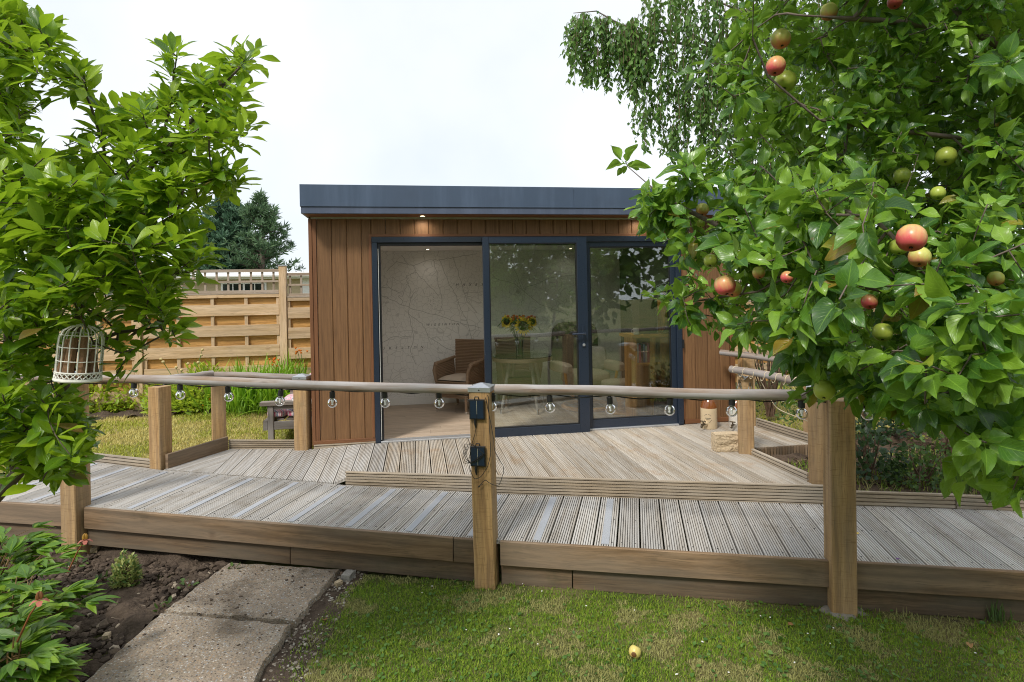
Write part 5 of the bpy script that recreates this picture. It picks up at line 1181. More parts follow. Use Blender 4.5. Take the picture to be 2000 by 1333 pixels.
MB().tube(ringp(cr_ + .001, .033), .003, 6).build('hoop', M['cage'], cg, smooth=True); MB().lathe([(0, .201), (.018, .201), (.020, .206), (.006, .212), (.004, .226), (0, .227)], W(0, 0, 0), 14, M=np.stack([tx, ty, tl], 1)).build('finial', M['cage'], cg, smooth=True)
m = MB()
for k in range(24):
    a = k / 24 * 2 * math.pi
    c = W((cr_ + .001) * math.cos(a), (cr_ + .001) * math.sin(a), .022); tg = tx * -math.sin(a) + ty * math.cos(a); m.tube([c - tg * .008 + tl * .009, c + tg * .0, c + tg * .008 + tl * .009], .0024, 5); m.tube([c - tg * .008 - tl * .009, c, c + tg * .008 - tl * .009], .0024, 5)
m.build('scrollwork', M['cage'], cg, smooth=True)
m = MB(); m.tube([W(.005, .01, .228), T_(143, 585, 2.2), T_(144, 520, 2.3)], .0016, 5); m.build('hanging_wire', M['metal'], cg)
m = MB()
for k in range(7): a = k * .9; m.tube([W(.05 * math.cos(a), .05 * math.sin(a), .012), W(.035 * math.cos(a), .035 * math.sin(a), .11 + .01 * k)], [.020, .014], 7)
m.build('dried_filling', plain('dried_cones', (.22, .125, .065), .9, var=.5, nscale=160, bump=.8), cg, smooth=True)

# ------------------------------------------------------------------ apple tree
M['apple_leaf'] = leaf_mat('apple_leaf', (.020, .072, .016), (.070, .185, .022), (.23, .40, .035), .29, .32, (.32, .52, .04), .55, odd=(.30, .20, .03))
ablobs = [(1452, 392, 44, 2.05, 0.2), (1425, 352, 40, 2.1, 0.2), (1465, 345, 40, 2.1, 0.2), (1440, 440, 44, 2.0, 0.2), (1400, 410, 44, 2.05, 0.2), (1360, 430, 40, 2.1, 0.2), (1310, 380, 34, 2.15, 0.12), (1470, 500, 44, 1.9, 0.2), (1500, 55, 62, 2.35, 0.3), (1600, 40, 90, 2.25, 0.35), (1720, 60, 110, 2.25, 0.4), (1850, 60, 120, 2.25, 0.45), (1960, 80, 110, 2.25, 0.45), (1465, 110, 40, 2.35, 0.2), (1375, 128, 26, 2.1, 0.1), (1425, 130, 30, 2.05, 0.15), (1505, 165, 60, 2.35, 0.3), (1600, 170, 100, 2.25, 0.4), (1720, 190, 110, 2.25, 0.4), (1850, 200, 120, 2.25, 0.45), (1970, 220, 110, 2.25, 0.45), (1490, 240, 45, 2.35, 0.25), (1575, 270, 85, 2.25, 0.35), (1690, 300, 100, 2.25, 0.4), (1820, 320, 110, 2.3, 0.4), (1950, 340, 110, 2.25, 0.4), (1215, 318, 20, 2.25, 0.08), (1245, 380, 26, 2.2, 0.1), (1266, 410, 32, 2.2, 0.15), (1285, 525, 28, 2.15, 0.12), (1298, 565, 30, 2.15, 0.15), (1318, 602, 26, 2.12, 0.12), (1370, 650, 26, 2.1, 0.12), (1440, 45, 36, 2.35, 0.2), (1430, 185, 26, 2.0, 0.15), (1445, 285, 34, 2.35, 0.2), (1405, 335, 52, 2.05, 0.25), (1345, 350, 38, 2.1, 0.2), (1350, 470, 50, 2.1, 0.25), (1400, 460, 55, 2.0, 0.3), (1252, 350, 24, 2.2, 0.1), (1292, 392, 36, 2.2, 0.15), (1345, 400, 48, 2.15, 0.2), (1410, 385, 50, 2.0, 0.25), (1385, 445, 55, 2.1, 0.25), (1305, 430, 36, 2.2, 0.15), (1460, 430, 80, 1.9, 0.35), (1325, 530, 38, 2.15, 0.2), (1345, 585, 36, 2.15, 0.2), (1405, 530, 66, 2.0, 0.3), (1410, 620, 40, 2.05, 0.2), (1500, 500, 90, 1.75, 0.4), (1490, 600, 75, 1.8, 0.35), (1580, 420, 90, 1.65, 0.4), (1600, 540, 100, 1.6, 0.4), (1700, 430, 100, 1.55, 0.4), (1720, 560, 110, 1.5, 0.4), (1850, 470, 100, 1.6, 0.4), (1850, 600, 110, 1.5, 0.4), (1960, 480, 90, 1.6, 0.4), (1960, 620, 100, 1.4, 0.35), (1580, 650, 62, 1.7, 0.3), (1650, 690, 62, 1.55, 0.3), (1560, 755, 30, 1.75, 0.15), (1610, 720, 36, 1.7, 0.2), (1690, 735, 40, 1.6, 0.2), (1765, 730, 72, 1.45, 0.3), (1865, 740, 85, 1.4, 0.3), (1960, 750, 80, 1.4, 0.3), (1790, 790, 26, 1.4, 0.15), (1905, 830, 60, 1.4, 0.25), (1965, 890, 50, 1.4, 0.25), (1885, 890, 32, 1.45, 0.15), (1978, 940, 28, 1.4, 0.15), (2080, 300, 150, 2.0, 0.5), (2090, 600, 150, 1.7, 0.5), (2080, 850, 100, 1.6, 0.4), (2060, 60, 120, 2.0, 0.5), (1700, -60, 120, 2.35, 0.5), (1900, -80, 120, 2.35, 0.5), (1560, -140, 110, 2.2, 0.5), (1720, -200, 130, 2.2, 0.6), (1900, -220, 140, 2.2, 0.6), (2060, -180, 140, 2.1, 0.6), (1650, -330, 130, 2.2, 0.6), (1850, -380, 150, 2.2, 0.6), (2050, -360, 150, 2.1, 0.6), (1800, -100, 110, 2.6, 0.4), (1950, -60, 120, 2.6, 0.4)]  # blobs above the view carry the crown on unseen, added to shade upper leaves
at = in_blobs(ablobs, 1600, 8)
dblobs = [(x, y, r * .92, min(3.0, D + .9), .25) for x, y, r, D, h in ablobs if r >= 60 and x > 1400 and y > -60]
at2 = in_blobs(dblobs, 1150, 9)
base_a = np.array([2.55, 1.75, -.42]); A_ = lambda x, y, D: on_d(x, y, D)
hub = A_(2130, 420, 2.35)
alimbs = [[base_a, base_a + (0, 0, .7), hub, A_(2000, 285, 2.1), A_(1860, 268, 2.0), A_(1720, 252, 2.0), A_(1600, 235, 2.0), A_(1500, 150, 2.0), A_(1470, 75, 2.0)], [hub, A_(1980, 560, 1.8), A_(1840, 590, 1.6), A_(1700, 560, 1.6), A_(1580, 520, 1.75), A_(1440, 460, 2.0), A_(1300, 390, 2.2), A_(1225, 325, 2.25)], [hub, A_(2020, 700, 1.6), A_(1900, 720, 1.45), A_(1750, 710, 1.5), A_(1640, 690, 1.6)], [hub, A_(2060, 150, 2.1), A_(1900, 60, 2.0), A_(1720, 40, 1.95), A_(1560, 30, 1.95)], [A_(1580, 520, 1.75), A_(1480, 570, 1.9), A_(1350, 590, 2.12)], [A_(1840, 590, 1.6), A_(1760, 480, 1.5), A_(1700, 420, 1.5), A_(1560, 400, 1.7), A_(1420, 380, 2.0)]]
APPLES = [(1525, 77, 41, 2.15, 'blush', 'blushed apple highest of the pair hanging against the birch'), (1515, 130, 40, 2.12, 'red', 'red apple just beneath the blushed one against the birch'), (1534, 160, 45, 2.2, 'green', 'green apple tucked under the upper red apple'), (1619, 24, 36, 2.1, 'blush', 'dull blushed apple near the very top of the apple tree'), (1748, 4, 32, 2.05, 'red', 'small red apple cut off by the top of the view'),
          (1780, 466, 63, 1.32, 'red', 'largest bright red apple facing the viewer'), (1796, 503, 47, 1.42, 'blush', 'green and blush apple hanging beneath the largest red apple'), (1756, 482, 40, 1.50, 'green', 'green apple mostly hidden behind the largest red apple'), (1416, 558, 43, 1.85, 'red', 'red cheeked apple at the outer edge in front of the brown cladding'), (1432, 565, 34, 1.93, 'blush', 'apple half hidden behind the red cheeked one by the cladding'), (1388, 510, 28, 2.1, 'green', 'small pale green apple over the door frame edge'), (1482, 533, 26, 1.85, 'blush', 'small blushed apple deep in leaves above the cladding'), (1537, 542, 26, 1.7, 'red', 'small red apple peeping out behind a curled leaf'), (1945, 545, 36, 1.45, 'blush', 'pinkish apple beside the big leaf at the view edge'), (1610, 763, 44, 1.55, 'green', 'yellow green apple low over the handrail'), (1848, 306, 44, 2.0, 'green', 'plump green apple below the thick bough'), (1762, 344, 36, 2.0, 'green', 'green apple in shade beneath the bough, nearer the birch'), (1832, 378, 32, 1.85, 'green', 'shaded green apple above the largest red apple'), (1666, 418, 22, 1.75, 'green', 'tiny green apple above the middle leaves'), (1698, 590, 34, 1.55, 'red', 'reddish apple half covered by leaves in the tree middle'), (1724, 650, 42, 1.5, 'green', 'round green apple above the collared post'), (1372, 410, 26, 2.15, 'blush', 'small pinkish apple near the soffit light'), (1369, 437, 17, 2.15, 'green', 'tiny yellow apple just below the pinkish one by the roof')]
apple = thing('apple_tree', 'spreading apple tree hung with red and green fruit over the ramp', 'tree', base_a)
_tp = np.vstack([at, at2]); _x, _y, _w = project(_tp); _k = np.ones(len(_tp), bool)
for _a in APPLES: _k &= ~((np.hypot(_x - _a[0], _y - _a[1]) < _a[2] * .5 + 16) & (_w < _a[3] + .10))
Pa, para, tipa = grow(alimbs, _tp[_k], .08)
branch_mesh(Pa, para, .0017, .40, rmax=.07).build('trunk', M['bark_apple'], apple, smooth=True, sharp=2)
atm = [leaf_tmpl('apple', .075, .038, 9, 2, f, c, .11, s + 40) for s, (c, f) in enumerate(((.05, .45), (.18, .3), (.30, .5), (.10, .15), (.40, .6), (.0, .35), (.22, .7)))]
ra = np.random.default_rng(33); rec = []
for ti, k, k0 in tipa:
    tip = Pa[k]; ax = nrm(nrm(tip - Pa[para[k]]) * .8 + np.array([-.25, -.25, .42]) + ra.normal(0, .32, 3)); rec += whorl(tip, ax, ra.integers(5, 9), 1.15, ra, .42, .52, .28)
    if ra.random() < .75: rec += whorl(Pa[para[k]], ax, ra.integers(2, 4), 1.3, ra, .3, .5, .35)
T = np.array([q[0] for q in rec]); D = np.array([q[1] for q in rec]); N = np.array([q[2] for q in rec]); S = np.array([q[3] for q in rec])
cx, cy, cw = project(T + D * .055); keep = np.ones(len(T), bool)
for x, y, d, Dp, *_ in APPLES: keep &= ~((np.hypot(cx - x, cy - y) < d * .62 + 14) & (cw < Dp + .03)) & (np.linalg.norm(T - on_d(x, y, Dp), axis=1) > .02)
tx_, ty_, _w = project(T + D * .095)
keep &= ~((tx_ < 1420) & (ty_ > 690))  & ~((cx > 1440) & (cx < 1660) & (cy > 815)) & ~((cx > 1600) & (cx < 1850) & (cy > 850)) & ~((cx < 1400) & (cy > 170) & (cy < 290)) & ~((cx < 1480) & (cy > 690) & (cy < 740)) & ~((cx > 1600) & (cx < 1670) & (cy > 790)) & (cw > .9)
T, D, N, S = T[keep], D[keep], N[keep], S[keep]
foliage(apple, atm, ra.integers(0, len(atm), len(T)), frames(D, N), T, S, M['apple_leaf'], 300)
def apple_mat(name, green, red, cover):
    t = NT(name); o = t.coord('Object'); sx = t.new('SeparateXYZ'); t.l.new(o, sx.inputs[0]); n = t.noise(o, 14, 4); st = t.noise(t.coord('UV', (60, 4, 1)), 1, 4)
    f = t.math('ADD', t.math('MULTIPLY', sx.outputs[2], -9.0), t.math('ADD', t.math('MULTIPLY', sx.outputs[1], -6.0), t.math('MULTIPLY', t.math('SUBTRACT', n, .5), .9)))
    f = t.math('ADD', f, t.math('MULTIPLY', t.math('SUBTRACT', st, .5), .8)); k = t.maprange(f, .55 - cover * 1.3, 1.0 - cover * 1.1, 0, 1)
    c = t.mix(green, red, k); dots = t.voronoi(o, 190); c = t.mix(c, (.62, .52, .30), t.maprange(dots, .08, .14, .45, 0)); t.set(color=c, rough=.33, spec=.5); t.b.inputs['Subsurface Weight'].default_value = .12; t.b.inputs['Subsurface Radius'].default_value = (.02, .01, .004); return t.mat
AM = {'yellow': apple_mat('apple_skin_yellow', (.66, .55, .17), (.62, .36, .12), .45), 'red': apple_mat('apple_skin_red', (.72, .60, .20), (.82, .13, .15), .85), 'blush': apple_mat('apple_skin_blush', (.62, .60, .16), (.76, .24, .16), .6), 'green': apple_mat('apple_skin_green', (.42, .50, .08), (.52, .44, .10), .15)}
ame = {}
def make_apple(c, dia, kind, label, axis, name='apple', group='apples on the tree'):
    t = thing(name, label, 'apple', c, group); zc = nrm(axis); x = nrm(np.cross(zc, (.2, .9, .1))); R = np.stack([x, np.cross(zc, x), zc], 1); s = dia / 2
    if kind not in ame:
        b = np.array([(.0, .62), (.10, .66), (.24, .80), (.45, .88), (.72, .78), (.93, .45), (1.0, .08), (.96, -.28), (.80, -.62), (.55, -.82), (.34, -.88), (.16, -.82), (0, -.76)]) * .037
        mb = MB(); mb.lathe(b[::-1], (0, 0, 0), 22); o = mb.build('tmp', AM[kind], None, smooth=True, sharp=3); ame[kind] = o.data; bpy.data.objects.remove(o)
        mb = MB().tube([(0, 0, .022), (.002, 0, .034), (.005, 0, .045)], [.0018, .0015, .0022], 6); o = mb.build('tmp', M['twig'], None); ame['stem'] = o.data; bpy.data.objects.remove(o)
        mb = MB(); [mb.tube([(0, 0, -.026), (.003 * math.cos(a), .003 * math.sin(a), -.030), (.0055 * math.cos(a), .0055 * math.sin(a), -.0345)], [.002, .0015, .0004], 4) for a in np.linspace(0, 6.28, 6)[:-1]]; o = mb.build('tmp', M['black'], None); ame['calyx'] = o.data; bpy.data.objects.remove(o)
    mm = np.eye(4); mm[:3, :3] = R * (s / .037); MX = Matrix(mm.tolist())
    for nme, key in (('skin', kind), ('stem', 'stem'), ('calyx', 'calyx')): o = link_mesh(nme, ame[key], t); o.matrix_basis = MX
    return t
for x, y, d, Dp, kind, lab in APPLES:
    c = on_d(x, y, Dp); v = nrm(c - CAM); make_apple(c, d * Dp / F * (1 + ((x - PX) / F) ** 2) ** -.45, kind, lab, nrm(v * random.uniform(.25, .75) + np.array([random.uniform(-.25, .25), 0, 1])))
fa = on_z(1240, 1279, -.40); make_apple((fa[0], fa[1], -.385), .066, 'yellow', 'fallen yellowish apple with brown bruise lying on the front lawn', (.5, .3, .8), group=None)
bm = MB().lathe([(0, .0006), (.010, .0004), (.014, -.002)], (fa[0] - .018, fa[1] - .031, -.380), 12, M=np.stack([nrm((1, -.55, 0)), (0, 0, 1.), nrm((-.55, -1, .1))], 1))
bpy.data.objects[[o.name for o in bpy.data.objects if o.get('label', '').startswith('fallen yellowish')][0]]; bm.build('bruise', plain('apple_bruise', (.16, .07, .025), .6), [o for o in bpy.data.objects if o.get('label', '').startswith('fallen yellowish')][0], smooth=True)

# ------------------------------------------------------------------ birch behind the garden room
M['birch_leaf'] = leaf_mat('birch_leaf', (.035, .10, .018), (.085, .19, .03), (.15, .28, .05), .42, .30, (.2, .34, .05), .15)
BD = 9.9; rb = np.random.default_rng(4); B_ = lambda x, y, D=BD: on_d(x, y, D)
birch = thing('birch_tree', 'weeping birch rising behind the garden room roof', 'tree', (*B_(1560, 500, 10.6)[:2], -.1))
ymax = lambda x: np.interp(x, [1195, 1205, 1230, 1245, 1262, 1275, 1300, 1330, 1800], [60, 120, 190, 275, 288, 235, 300, 345, 430])
strands = []
for _ in range(105):
    x = rb.uniform(1104, 1262); a = np.interp(x, [1104, 1125, 1160, 1200, 1262], [48, 26, 22, 32, 60]); y = a + rb.exponential(14); L = rb.uniform(40, 125) * np.interp(x, [1104, 1125, 1180, 1262], [.75, 1.1, 1.15, .8])
    strands.append((x, y, min(L, np.interp(x, [1104, 1130, 1200, 1262], [125, 175, 190, 175]) - y + rb.uniform(-25, 12)), rb.uniform(-.25, .25)))
for _ in range(780):
    x = 1200 + 560 * rb.uniform(0, 1) ** 1.15; y0 = rb.uniform(-70, 330); lo = -200 if x > 1255 else np.interp(x, [1200, 1255], [70, 20])
    y = max(y0, lo); L = min(rb.uniform(60, 150), ymax(x) - y + rb.uniform(-30, 8))
    if x < 1280 and rb.random() < .2: continue
    strands.append((x, y, L, rb.uniform(-.4, .4)))
T, D, N, S = [], [], [], []; sm = MB()
for x, y, L, dep in strands:
    if L < 12: continue
    n = int(L / 6.6) + 1; drift = rb.normal(0, 7); DD = BD + dep; P = []
    for k in range(n + 1):
        u = k / n; px = x + drift * u + rb.normal(0, 1.5); py = y + L * u; p = on_d(px, py, DD); P.append(p)
        for _ in range(2 if rb.random() < .3 else 1):
            a = rb.uniform(0, 6.28); d = np.array([math.cos(a) * .55, math.sin(a) * .55, -.85 + rb.normal(0, .25)]); T.append(p + rb.normal(0, .018, 3)); D.append(d); N.append(np.array([math.cos(a + .5), math.sin(a + .5), .6]) + rb.normal(0, .4, 3)); S.append(rb.uniform(.65, 1.15))
    if len(P) > 2: sm.tube(np.array(P)[::max(1, len(P) // 5)], .004, 3, cap=False)
T, D, N, S = map(np.array, (T, D, N, S)); btm = [leaf_tmpl('birch', .115, .078, 5, 1, .2, c, .05, s + 80) for s, c in enumerate((.05, .2, -.05))]
foliage(birch, btm, rb.integers(0, 3, len(T)), frames(D, N), T, S, M['birch_leaf'], 0)
sm.build('strands', M['twig'], birch, kind='stuff')
bt = MB(); bt.tube([(*B_(1560, 500, 10.6)[:2], -.15), B_(1555, 420, 10.6), B_(1540, 150, 10.5), B_(1520, -250, 10.4)], [.16, .14, .11, .05], 12)
for pts in ([(1545, 200), (1420, 110), (1330, 85), (1250, 78), (1215, 50), (1165, 22), (1120, 26)], [(1420, 110), (1340, 60), (1270, 60), (1200, 45)], [(1250, 78), (1200, 72), (1150, 50)], [(1545, 120), (1440, 20), (1330, -30)], [(1545, 260), (1450, 190), (1340, 150), (1260, 110)], [(1545, 320), (1440, 270), (1350, 240)]):
    n = len(pts); bt.tube([B_(x, y, BD + .5 * (1 - i / (n - 1))) for i, (x, y) in enumerate(pts)], np.linspace(.035, .006, n), 6)
bt.build('trunk', plain('birch_bark', (.20, .17, .15), .8, var=.4, nscale=14), birch, smooth=True, sharp=2)

# ------------------------------------------------------------------ conifers beyond the fence
M['needle_a'] = leaf_mat('cypress_spray', (.028, .075, .045), (.05, .12, .066), (.085, .175, .09), .6, .15, vein=0); M['needle_b'] = leaf_mat('pine_needles', (.03, .07, .035), (.055, .12, .052), (.10, .18, .07), .6, .15, vein=0)
def conifer(px, D, top, w, label, mat, dense, seed, name):
    r = np.random.default_rng(seed); b = on_d(px, 620, D); b[2] = -.2; k = F / D; H = (588 - top) / k + 1.555 + .2; t = thing(name, label, 'tree', b); wm = w / k; m = MB(); m.tube([b, b + (0, 0, H * .5), b + (.05, 0, H * .96)], [.2, .13, .03], 8)
    T, Dd, N, S = [], [], [], []
    nb = 130 if dense else 92
    for i in range(nb):
        u = r.uniform(.12, 1) ** .8; z = H * u; a = r.uniform(0, 6.28); env = wm * (np.interp(u, [.1, .45, .75, .93, 1], [1.0, 1.02, .82, .45, .08]) if dense else np.interp(u, [.1, .4, .7, .9, 1], [1.1, 1.05, .72, .40, .06])); L = env * r.uniform(.72, 1.08); rise = (.30 if dense else .22) * L + (.25 if u > .85 else 0)
        tipp = b + np.array([math.cos(a) * L, math.sin(a) * L, z - .1 * L + rise]); root = b + np.array([0, 0, z - .25 * L]); m.tube([root, (root + tipp) / 2 + (0, 0, -.05), tipp], [.03, .02, .008], 4, cap=False)
        for s in np.linspace(.25, 1, 16 if dense else 13):
            c = root + (tipp - root) * s + r.normal(0, .10 if dense else .07, 3)
            for q in range(9):
                d = r.normal(0, 1, 3); d = d / np.linalg.norm(d) + np.array([math.cos(a) * .6, math.sin(a) * .6, .75]); T.append(c); Dd.append(d); N.append(r.normal(0, 1, 3)); S.append(r.uniform(.7, 1.25))
    for q in range(120): d = r.normal(0, .5, 3) + np.array([0, 0, 1.2]); T.append(b + np.array([r.normal(0, .06), r.normal(0, .06), H * r.uniform(.9, 1.0)])); Dd.append(d); N.append(r.normal(0, 1, 3)); S.append(.9)
    T, Dd, N, S = map(np.array, (T, Dd, N, S)); tm = [leaf_tmpl('lance', .30 if dense else .28, .075 if dense else .05, 4, 1, .3, .1, 0, 3)]
    m.build('trunk', M['bark'], t); foliage(t, tm, np.zeros(len(T), int), frames(Dd, N), T, S, mat, 0)
conifer(446, 27, 402, 66, 'broad dense dark green conifer beyond the fence trellis', M['needle_a'], True, 3, 'cypress_tree'); conifer(514, 26, 396, 74, 'open pine with upswept tufted boughs beside the dense conifer', M['needle_b'], False, 6, 'pine_tree')

# ------------------------------------------------------------------ bushes and border plants
def bush(name, label, cat, c, rx, ry, h, n, leaf, mat, seed, group=None, up=.5, hollow=.35, stems=10, parts=0, tm=None):
    r = np.random.default_rng(seed); t = thing(name, label, cat, c, group); c = np.asarray(c, float)
    tm = tm or [leaf_tmpl(leaf[0], leaf[1], leaf[2], 6, 1, .3, k, .05, 100 + i) for i, k in enumerate((.1, .25, .0))]
    lob = [(r.normal(0, 1, 3), r.uniform(.7, 1.15)) for _ in range(14)]
    T, D, N = [], [], []
    for i in range(n):
        v = r.normal(0, 1, 3); v /= np.linalg.norm(v); v[2] = abs(v[2]) * 1.0 if r.random() < .85 else v[2] * .3
        k = max(l[1] if (v @ (l[0] / np.linalg.norm(l[0]))) > .7 else .78 for l in lob); q = (hollow + (1 - hollow) * r.uniform(0, 1) ** .6) * k
        T.append(c + np.array([v[0] * rx, v[1] * ry, .08 * h + v[2] * h * .92]) * np.array([q, q, q])); D.append(v * .8 + np.array([0, 0, up - .2]) + r.normal(0, .5, 3)); N.append(np.array([0, 0, .9]) + v * .5 + r.normal(0, .35, 3))
    m = MB()
    for i in range(stems): a = r.uniform(0, 6.28); q = r.uniform(.2, .75); m.tube([c + np.array([r.normal(0, .03), r.normal(0, .03), -.03]), c + np.array([math.cos(a) * rx * q * .6, math.sin(a) * ry * q * .6, h * .45]), c + np.array([math.cos(a) * rx * q, math.sin(a) * ry * q, h * .8])], [.009, .006, .003], 5, cap=False)
    m.build('stems', M['twig'], t); T, D, N = map(np.array, (T, D, N)); foliage(t, tm, r.integers(0, len(tm), n), frames(D, N), T, r.uniform(.7, 1.2, n), mat, parts)
    return t
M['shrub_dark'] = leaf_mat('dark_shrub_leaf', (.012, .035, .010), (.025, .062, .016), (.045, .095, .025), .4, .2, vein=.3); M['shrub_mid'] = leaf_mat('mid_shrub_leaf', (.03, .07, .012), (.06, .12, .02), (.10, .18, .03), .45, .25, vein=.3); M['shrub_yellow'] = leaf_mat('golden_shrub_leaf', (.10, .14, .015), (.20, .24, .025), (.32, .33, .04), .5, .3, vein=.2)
M['border_leaf'] = leaf_mat('border_leaf', (.11, .22, .015), (.26, .40, .025), (.46, .55, .05), .45, .38, vein=.2); M['strap'] = leaf_mat('strap_leaf', (.08, .20, .012), (.17, .36, .02), (.28, .48, .03), .4, .38, vein=.0)
zb = -.06
def at_bed(px, py, z=zb): return on_z(px, py, z)
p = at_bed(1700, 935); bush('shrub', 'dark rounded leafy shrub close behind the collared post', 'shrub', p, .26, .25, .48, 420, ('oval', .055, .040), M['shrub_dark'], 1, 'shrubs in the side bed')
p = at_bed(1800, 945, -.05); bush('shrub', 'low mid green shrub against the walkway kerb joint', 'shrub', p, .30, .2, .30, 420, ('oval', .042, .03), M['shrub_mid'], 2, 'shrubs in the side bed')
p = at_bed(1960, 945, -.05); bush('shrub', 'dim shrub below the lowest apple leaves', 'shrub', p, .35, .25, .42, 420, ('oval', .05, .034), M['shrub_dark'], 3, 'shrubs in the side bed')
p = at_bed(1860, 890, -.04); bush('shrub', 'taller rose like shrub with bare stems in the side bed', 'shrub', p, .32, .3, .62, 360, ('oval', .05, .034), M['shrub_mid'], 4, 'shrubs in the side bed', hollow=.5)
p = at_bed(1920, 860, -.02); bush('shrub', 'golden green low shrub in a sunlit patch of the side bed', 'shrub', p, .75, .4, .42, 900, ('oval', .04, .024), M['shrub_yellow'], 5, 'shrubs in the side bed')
p = at_bed(1690, 860, -.02); bush('laurel_bush', 'tall very dark evergreen bush behind the collared post', 'bush', p + np.array([.2, .2, 0]), .55, .5, 1.35, 1500, ('oval', .075, .035), M['shrub_dark'], 6)
for i, (px, D, rx, h, lab) in enumerate(((1780, 8.2, 1.1, 2.3, 'tall dark hedge bush behind the golden shrub'), (1990, 7.6, 1.2, 2.5, 'tall dark hedge bush at the side edge of the garden'), (2200, 6.2, 1.3, 2.6, 'dark hedge bush beyond the apple tree trunk'))):
    q = on_d(px, 600, D); q[2] = -.1; bush('hedge_bush', lab, 'bush', q, rx, .8, h, 2200, ('oval', .10, .055), M['shrub_dark'], 20 + i, 'hedge bushes at the garden edge', hollow=.6)
q = on_d(1500, 600, 7.9); q[2] = -.12; bush('twiggy_shrub', 'twiggy reddish shrub against the fence past the cladding', 'shrub', q, .55, .3, 1.15, 420, ('oval', .05, .025), M['shrub_dark'], 30, stems=46, hollow=.5)
q = on_d(1600, 600, 7.2); q[2] = -.1; bush('shrub', 'green shrub in the lawn corner behind the cord lights', 'shrub', q, .6, .4, .62, 700, ('oval', .05, .03), M['shrub_mid'], 31, 'shrubs in the side bed')
# liatris flower
q = at_bed(1893, 905, -.05); lt = thing('purple_flower_spike', 'single purple flower spike rising from the side bed', 'flower', q); MB().tube([q, q + (0, 0, .14)], .004, 5).build('stem', M['stem'], lt)
m = MB(); [m.tube([q + (0, 0, .13 + .002 * k), q + np.array([math.cos(k * 2.4) * .016, math.sin(k * 2.4) * .016, .136 + .002 * k])], .004, 4) for k in range(46)]; m.build('blossom', plain('purple_petal', (.22, .05, .40), .7), lt)
# border by the fence
def surf(px, py): return on_surf(px, py, lambda x, y: float(z_ground(x, y)))
for i, (px, py, rx, h, n, mk, lab) in enumerate(((255, 808, .60, .66, 2200, 'border_leaf', 'bright yellow green border plant nearest the magnolia'), (330, 812, .40, .52, 1200, 'border_leaf', 'bright border plant behind the first inner post'), (385, 812, .40, .55, 1200, 'border_leaf', 'leafy border plant between the two landing posts'), (150, 815, .6, .6, 1400, 'border_leaf', 'border plant glimpsed under the magnolia'), (40, 820, .6, .5, 800, 'shrub_mid', 'border plant at the shaded end of the bed'))):
    c = surf(px, py) + np.array([0, .25, 0]); bush('border_plant', lab, 'plant', c, rx, .3, h * 1.15, n, ('lance', .105, .040), M[mk], 40 + i, 'leafy plants in the fence border', up=.7, hollow=.2)
def strap_clump(px, py, n, L, spread, label, name='crocosmia', off=.25):
    r = np.random.default_rng(int(px)); c = surf(px, py) + np.array([0, off, 0]); t = thing(name, label, 'plant', c); T, D, N, S = [], [], [], []
    for i in range(n):
        a = r.uniform(0, 6.28); lean = abs(r.normal(0, .42)); T.append(c + np.array([r.normal(0, spread), r.normal(0, spread * .6), -.02])); D.append((math.cos(a) * lean, math.sin(a) * lean, 1)); N.append((-math.cos(a), -math.sin(a), .3)); S.append(r.uniform(.6, 1.1))
    tm = [leaf_tmpl('lance', L, .030, 9, 1, .25, k, .0, 7 + i) for i, k in enumerate((-.10, -.35, -.55, -.22))]
    tm = [(np.stack([V[:, 0], V[:, 1] - np.abs(V[:, 2]) * .25, -V[:, 2] * -1], 1), f, u) for V, f, u in tm]
    T, D, N, S = map(np.array, (T, D, N, S)); foliage(t, tm, r.integers(0, 4, n), frames(D, -N), T, S, M['strap'], 0, rest='foliage')
    m = MB(); f = MB()
    for k in range(2):
        a = r.uniform(0, 6.28); p0 = c + np.array([r.normal(0, spread), r.normal(0, spread * .5), 0]); p1 = p0 + np.array([math.cos(a) * .2, math.sin(a) * .1, L * r.uniform(.75, .95)]); m.tube([p0, (p0 + p1) / 2 + (0, 0, .06), p1], .004, 4)
        for j in range(4): q = p1 + np.array([r.normal(0, .035), r.normal(0, .02), r.normal(0, .02)]); f.lathe([(0, -.016), (.014, .004), (.018, .018), (0, .012)], q, 6)
    m.build('flower_stems', M['stem'], t); f.build('blossoms', plain('orange_flower', (.80, .20, .02), .6, var=.2), t, kind='stuff'); return t
strap_clump(500, 812, 620, .88, .30, 'big clump of bright strap leaves with orange flowers beside the bench'); strap_clump(575, 800, 160, .95, .16, 'strap leaved clump with orange flowers at the garden room corner', off=.3)
c = surf(412, 812); yl = bush('flowering_plant', 'small plant with orange and yellow flowers at the capped landing post', 'plant', c + np.array([0, .15, 0]), .13, .1, .32, 90, ('lance', .07, .02), M['border_leaf'], 60)
m = MB(); [m.lathe([(0, -.012), (.02, 0), (.026, .012), (0, .008)], c + np.array([rng.normal(0, .06), .08, .22 + rng.normal(0, .05)]), 7) for _ in range(9)]; m.build('blossoms', plain('marigold', (.80, .36, .02), .6), yl, kind='stuff')
sc = thing('scabious', 'tall thin stems with pale round seed heads before the fence', 'plant', surf(355, 812) + np.array([0, .2, 0])); cc = base_of(sc); m = MB(); h = MB()
for k in range(11): a = rng.uniform(-1, 1); p1 = cc + np.array([a * .36, rng.normal(0, .08), rng.uniform(.55, .95)]); m.tube([cc + np.array([a * .1, 0, 0]), (cc + p1) / 2 + (0, 0, .1), p1], .003, 4); h.lathe([(0, -.02), (.022, -.008), (.024, .006), (.012, .018), (0, .02)], p1, 8)
m.build('stems', M['stem'], sc); h.build('seed_heads', plain('pale_seed_head', (.55, .45, .22), .8), sc, kind='stuff')

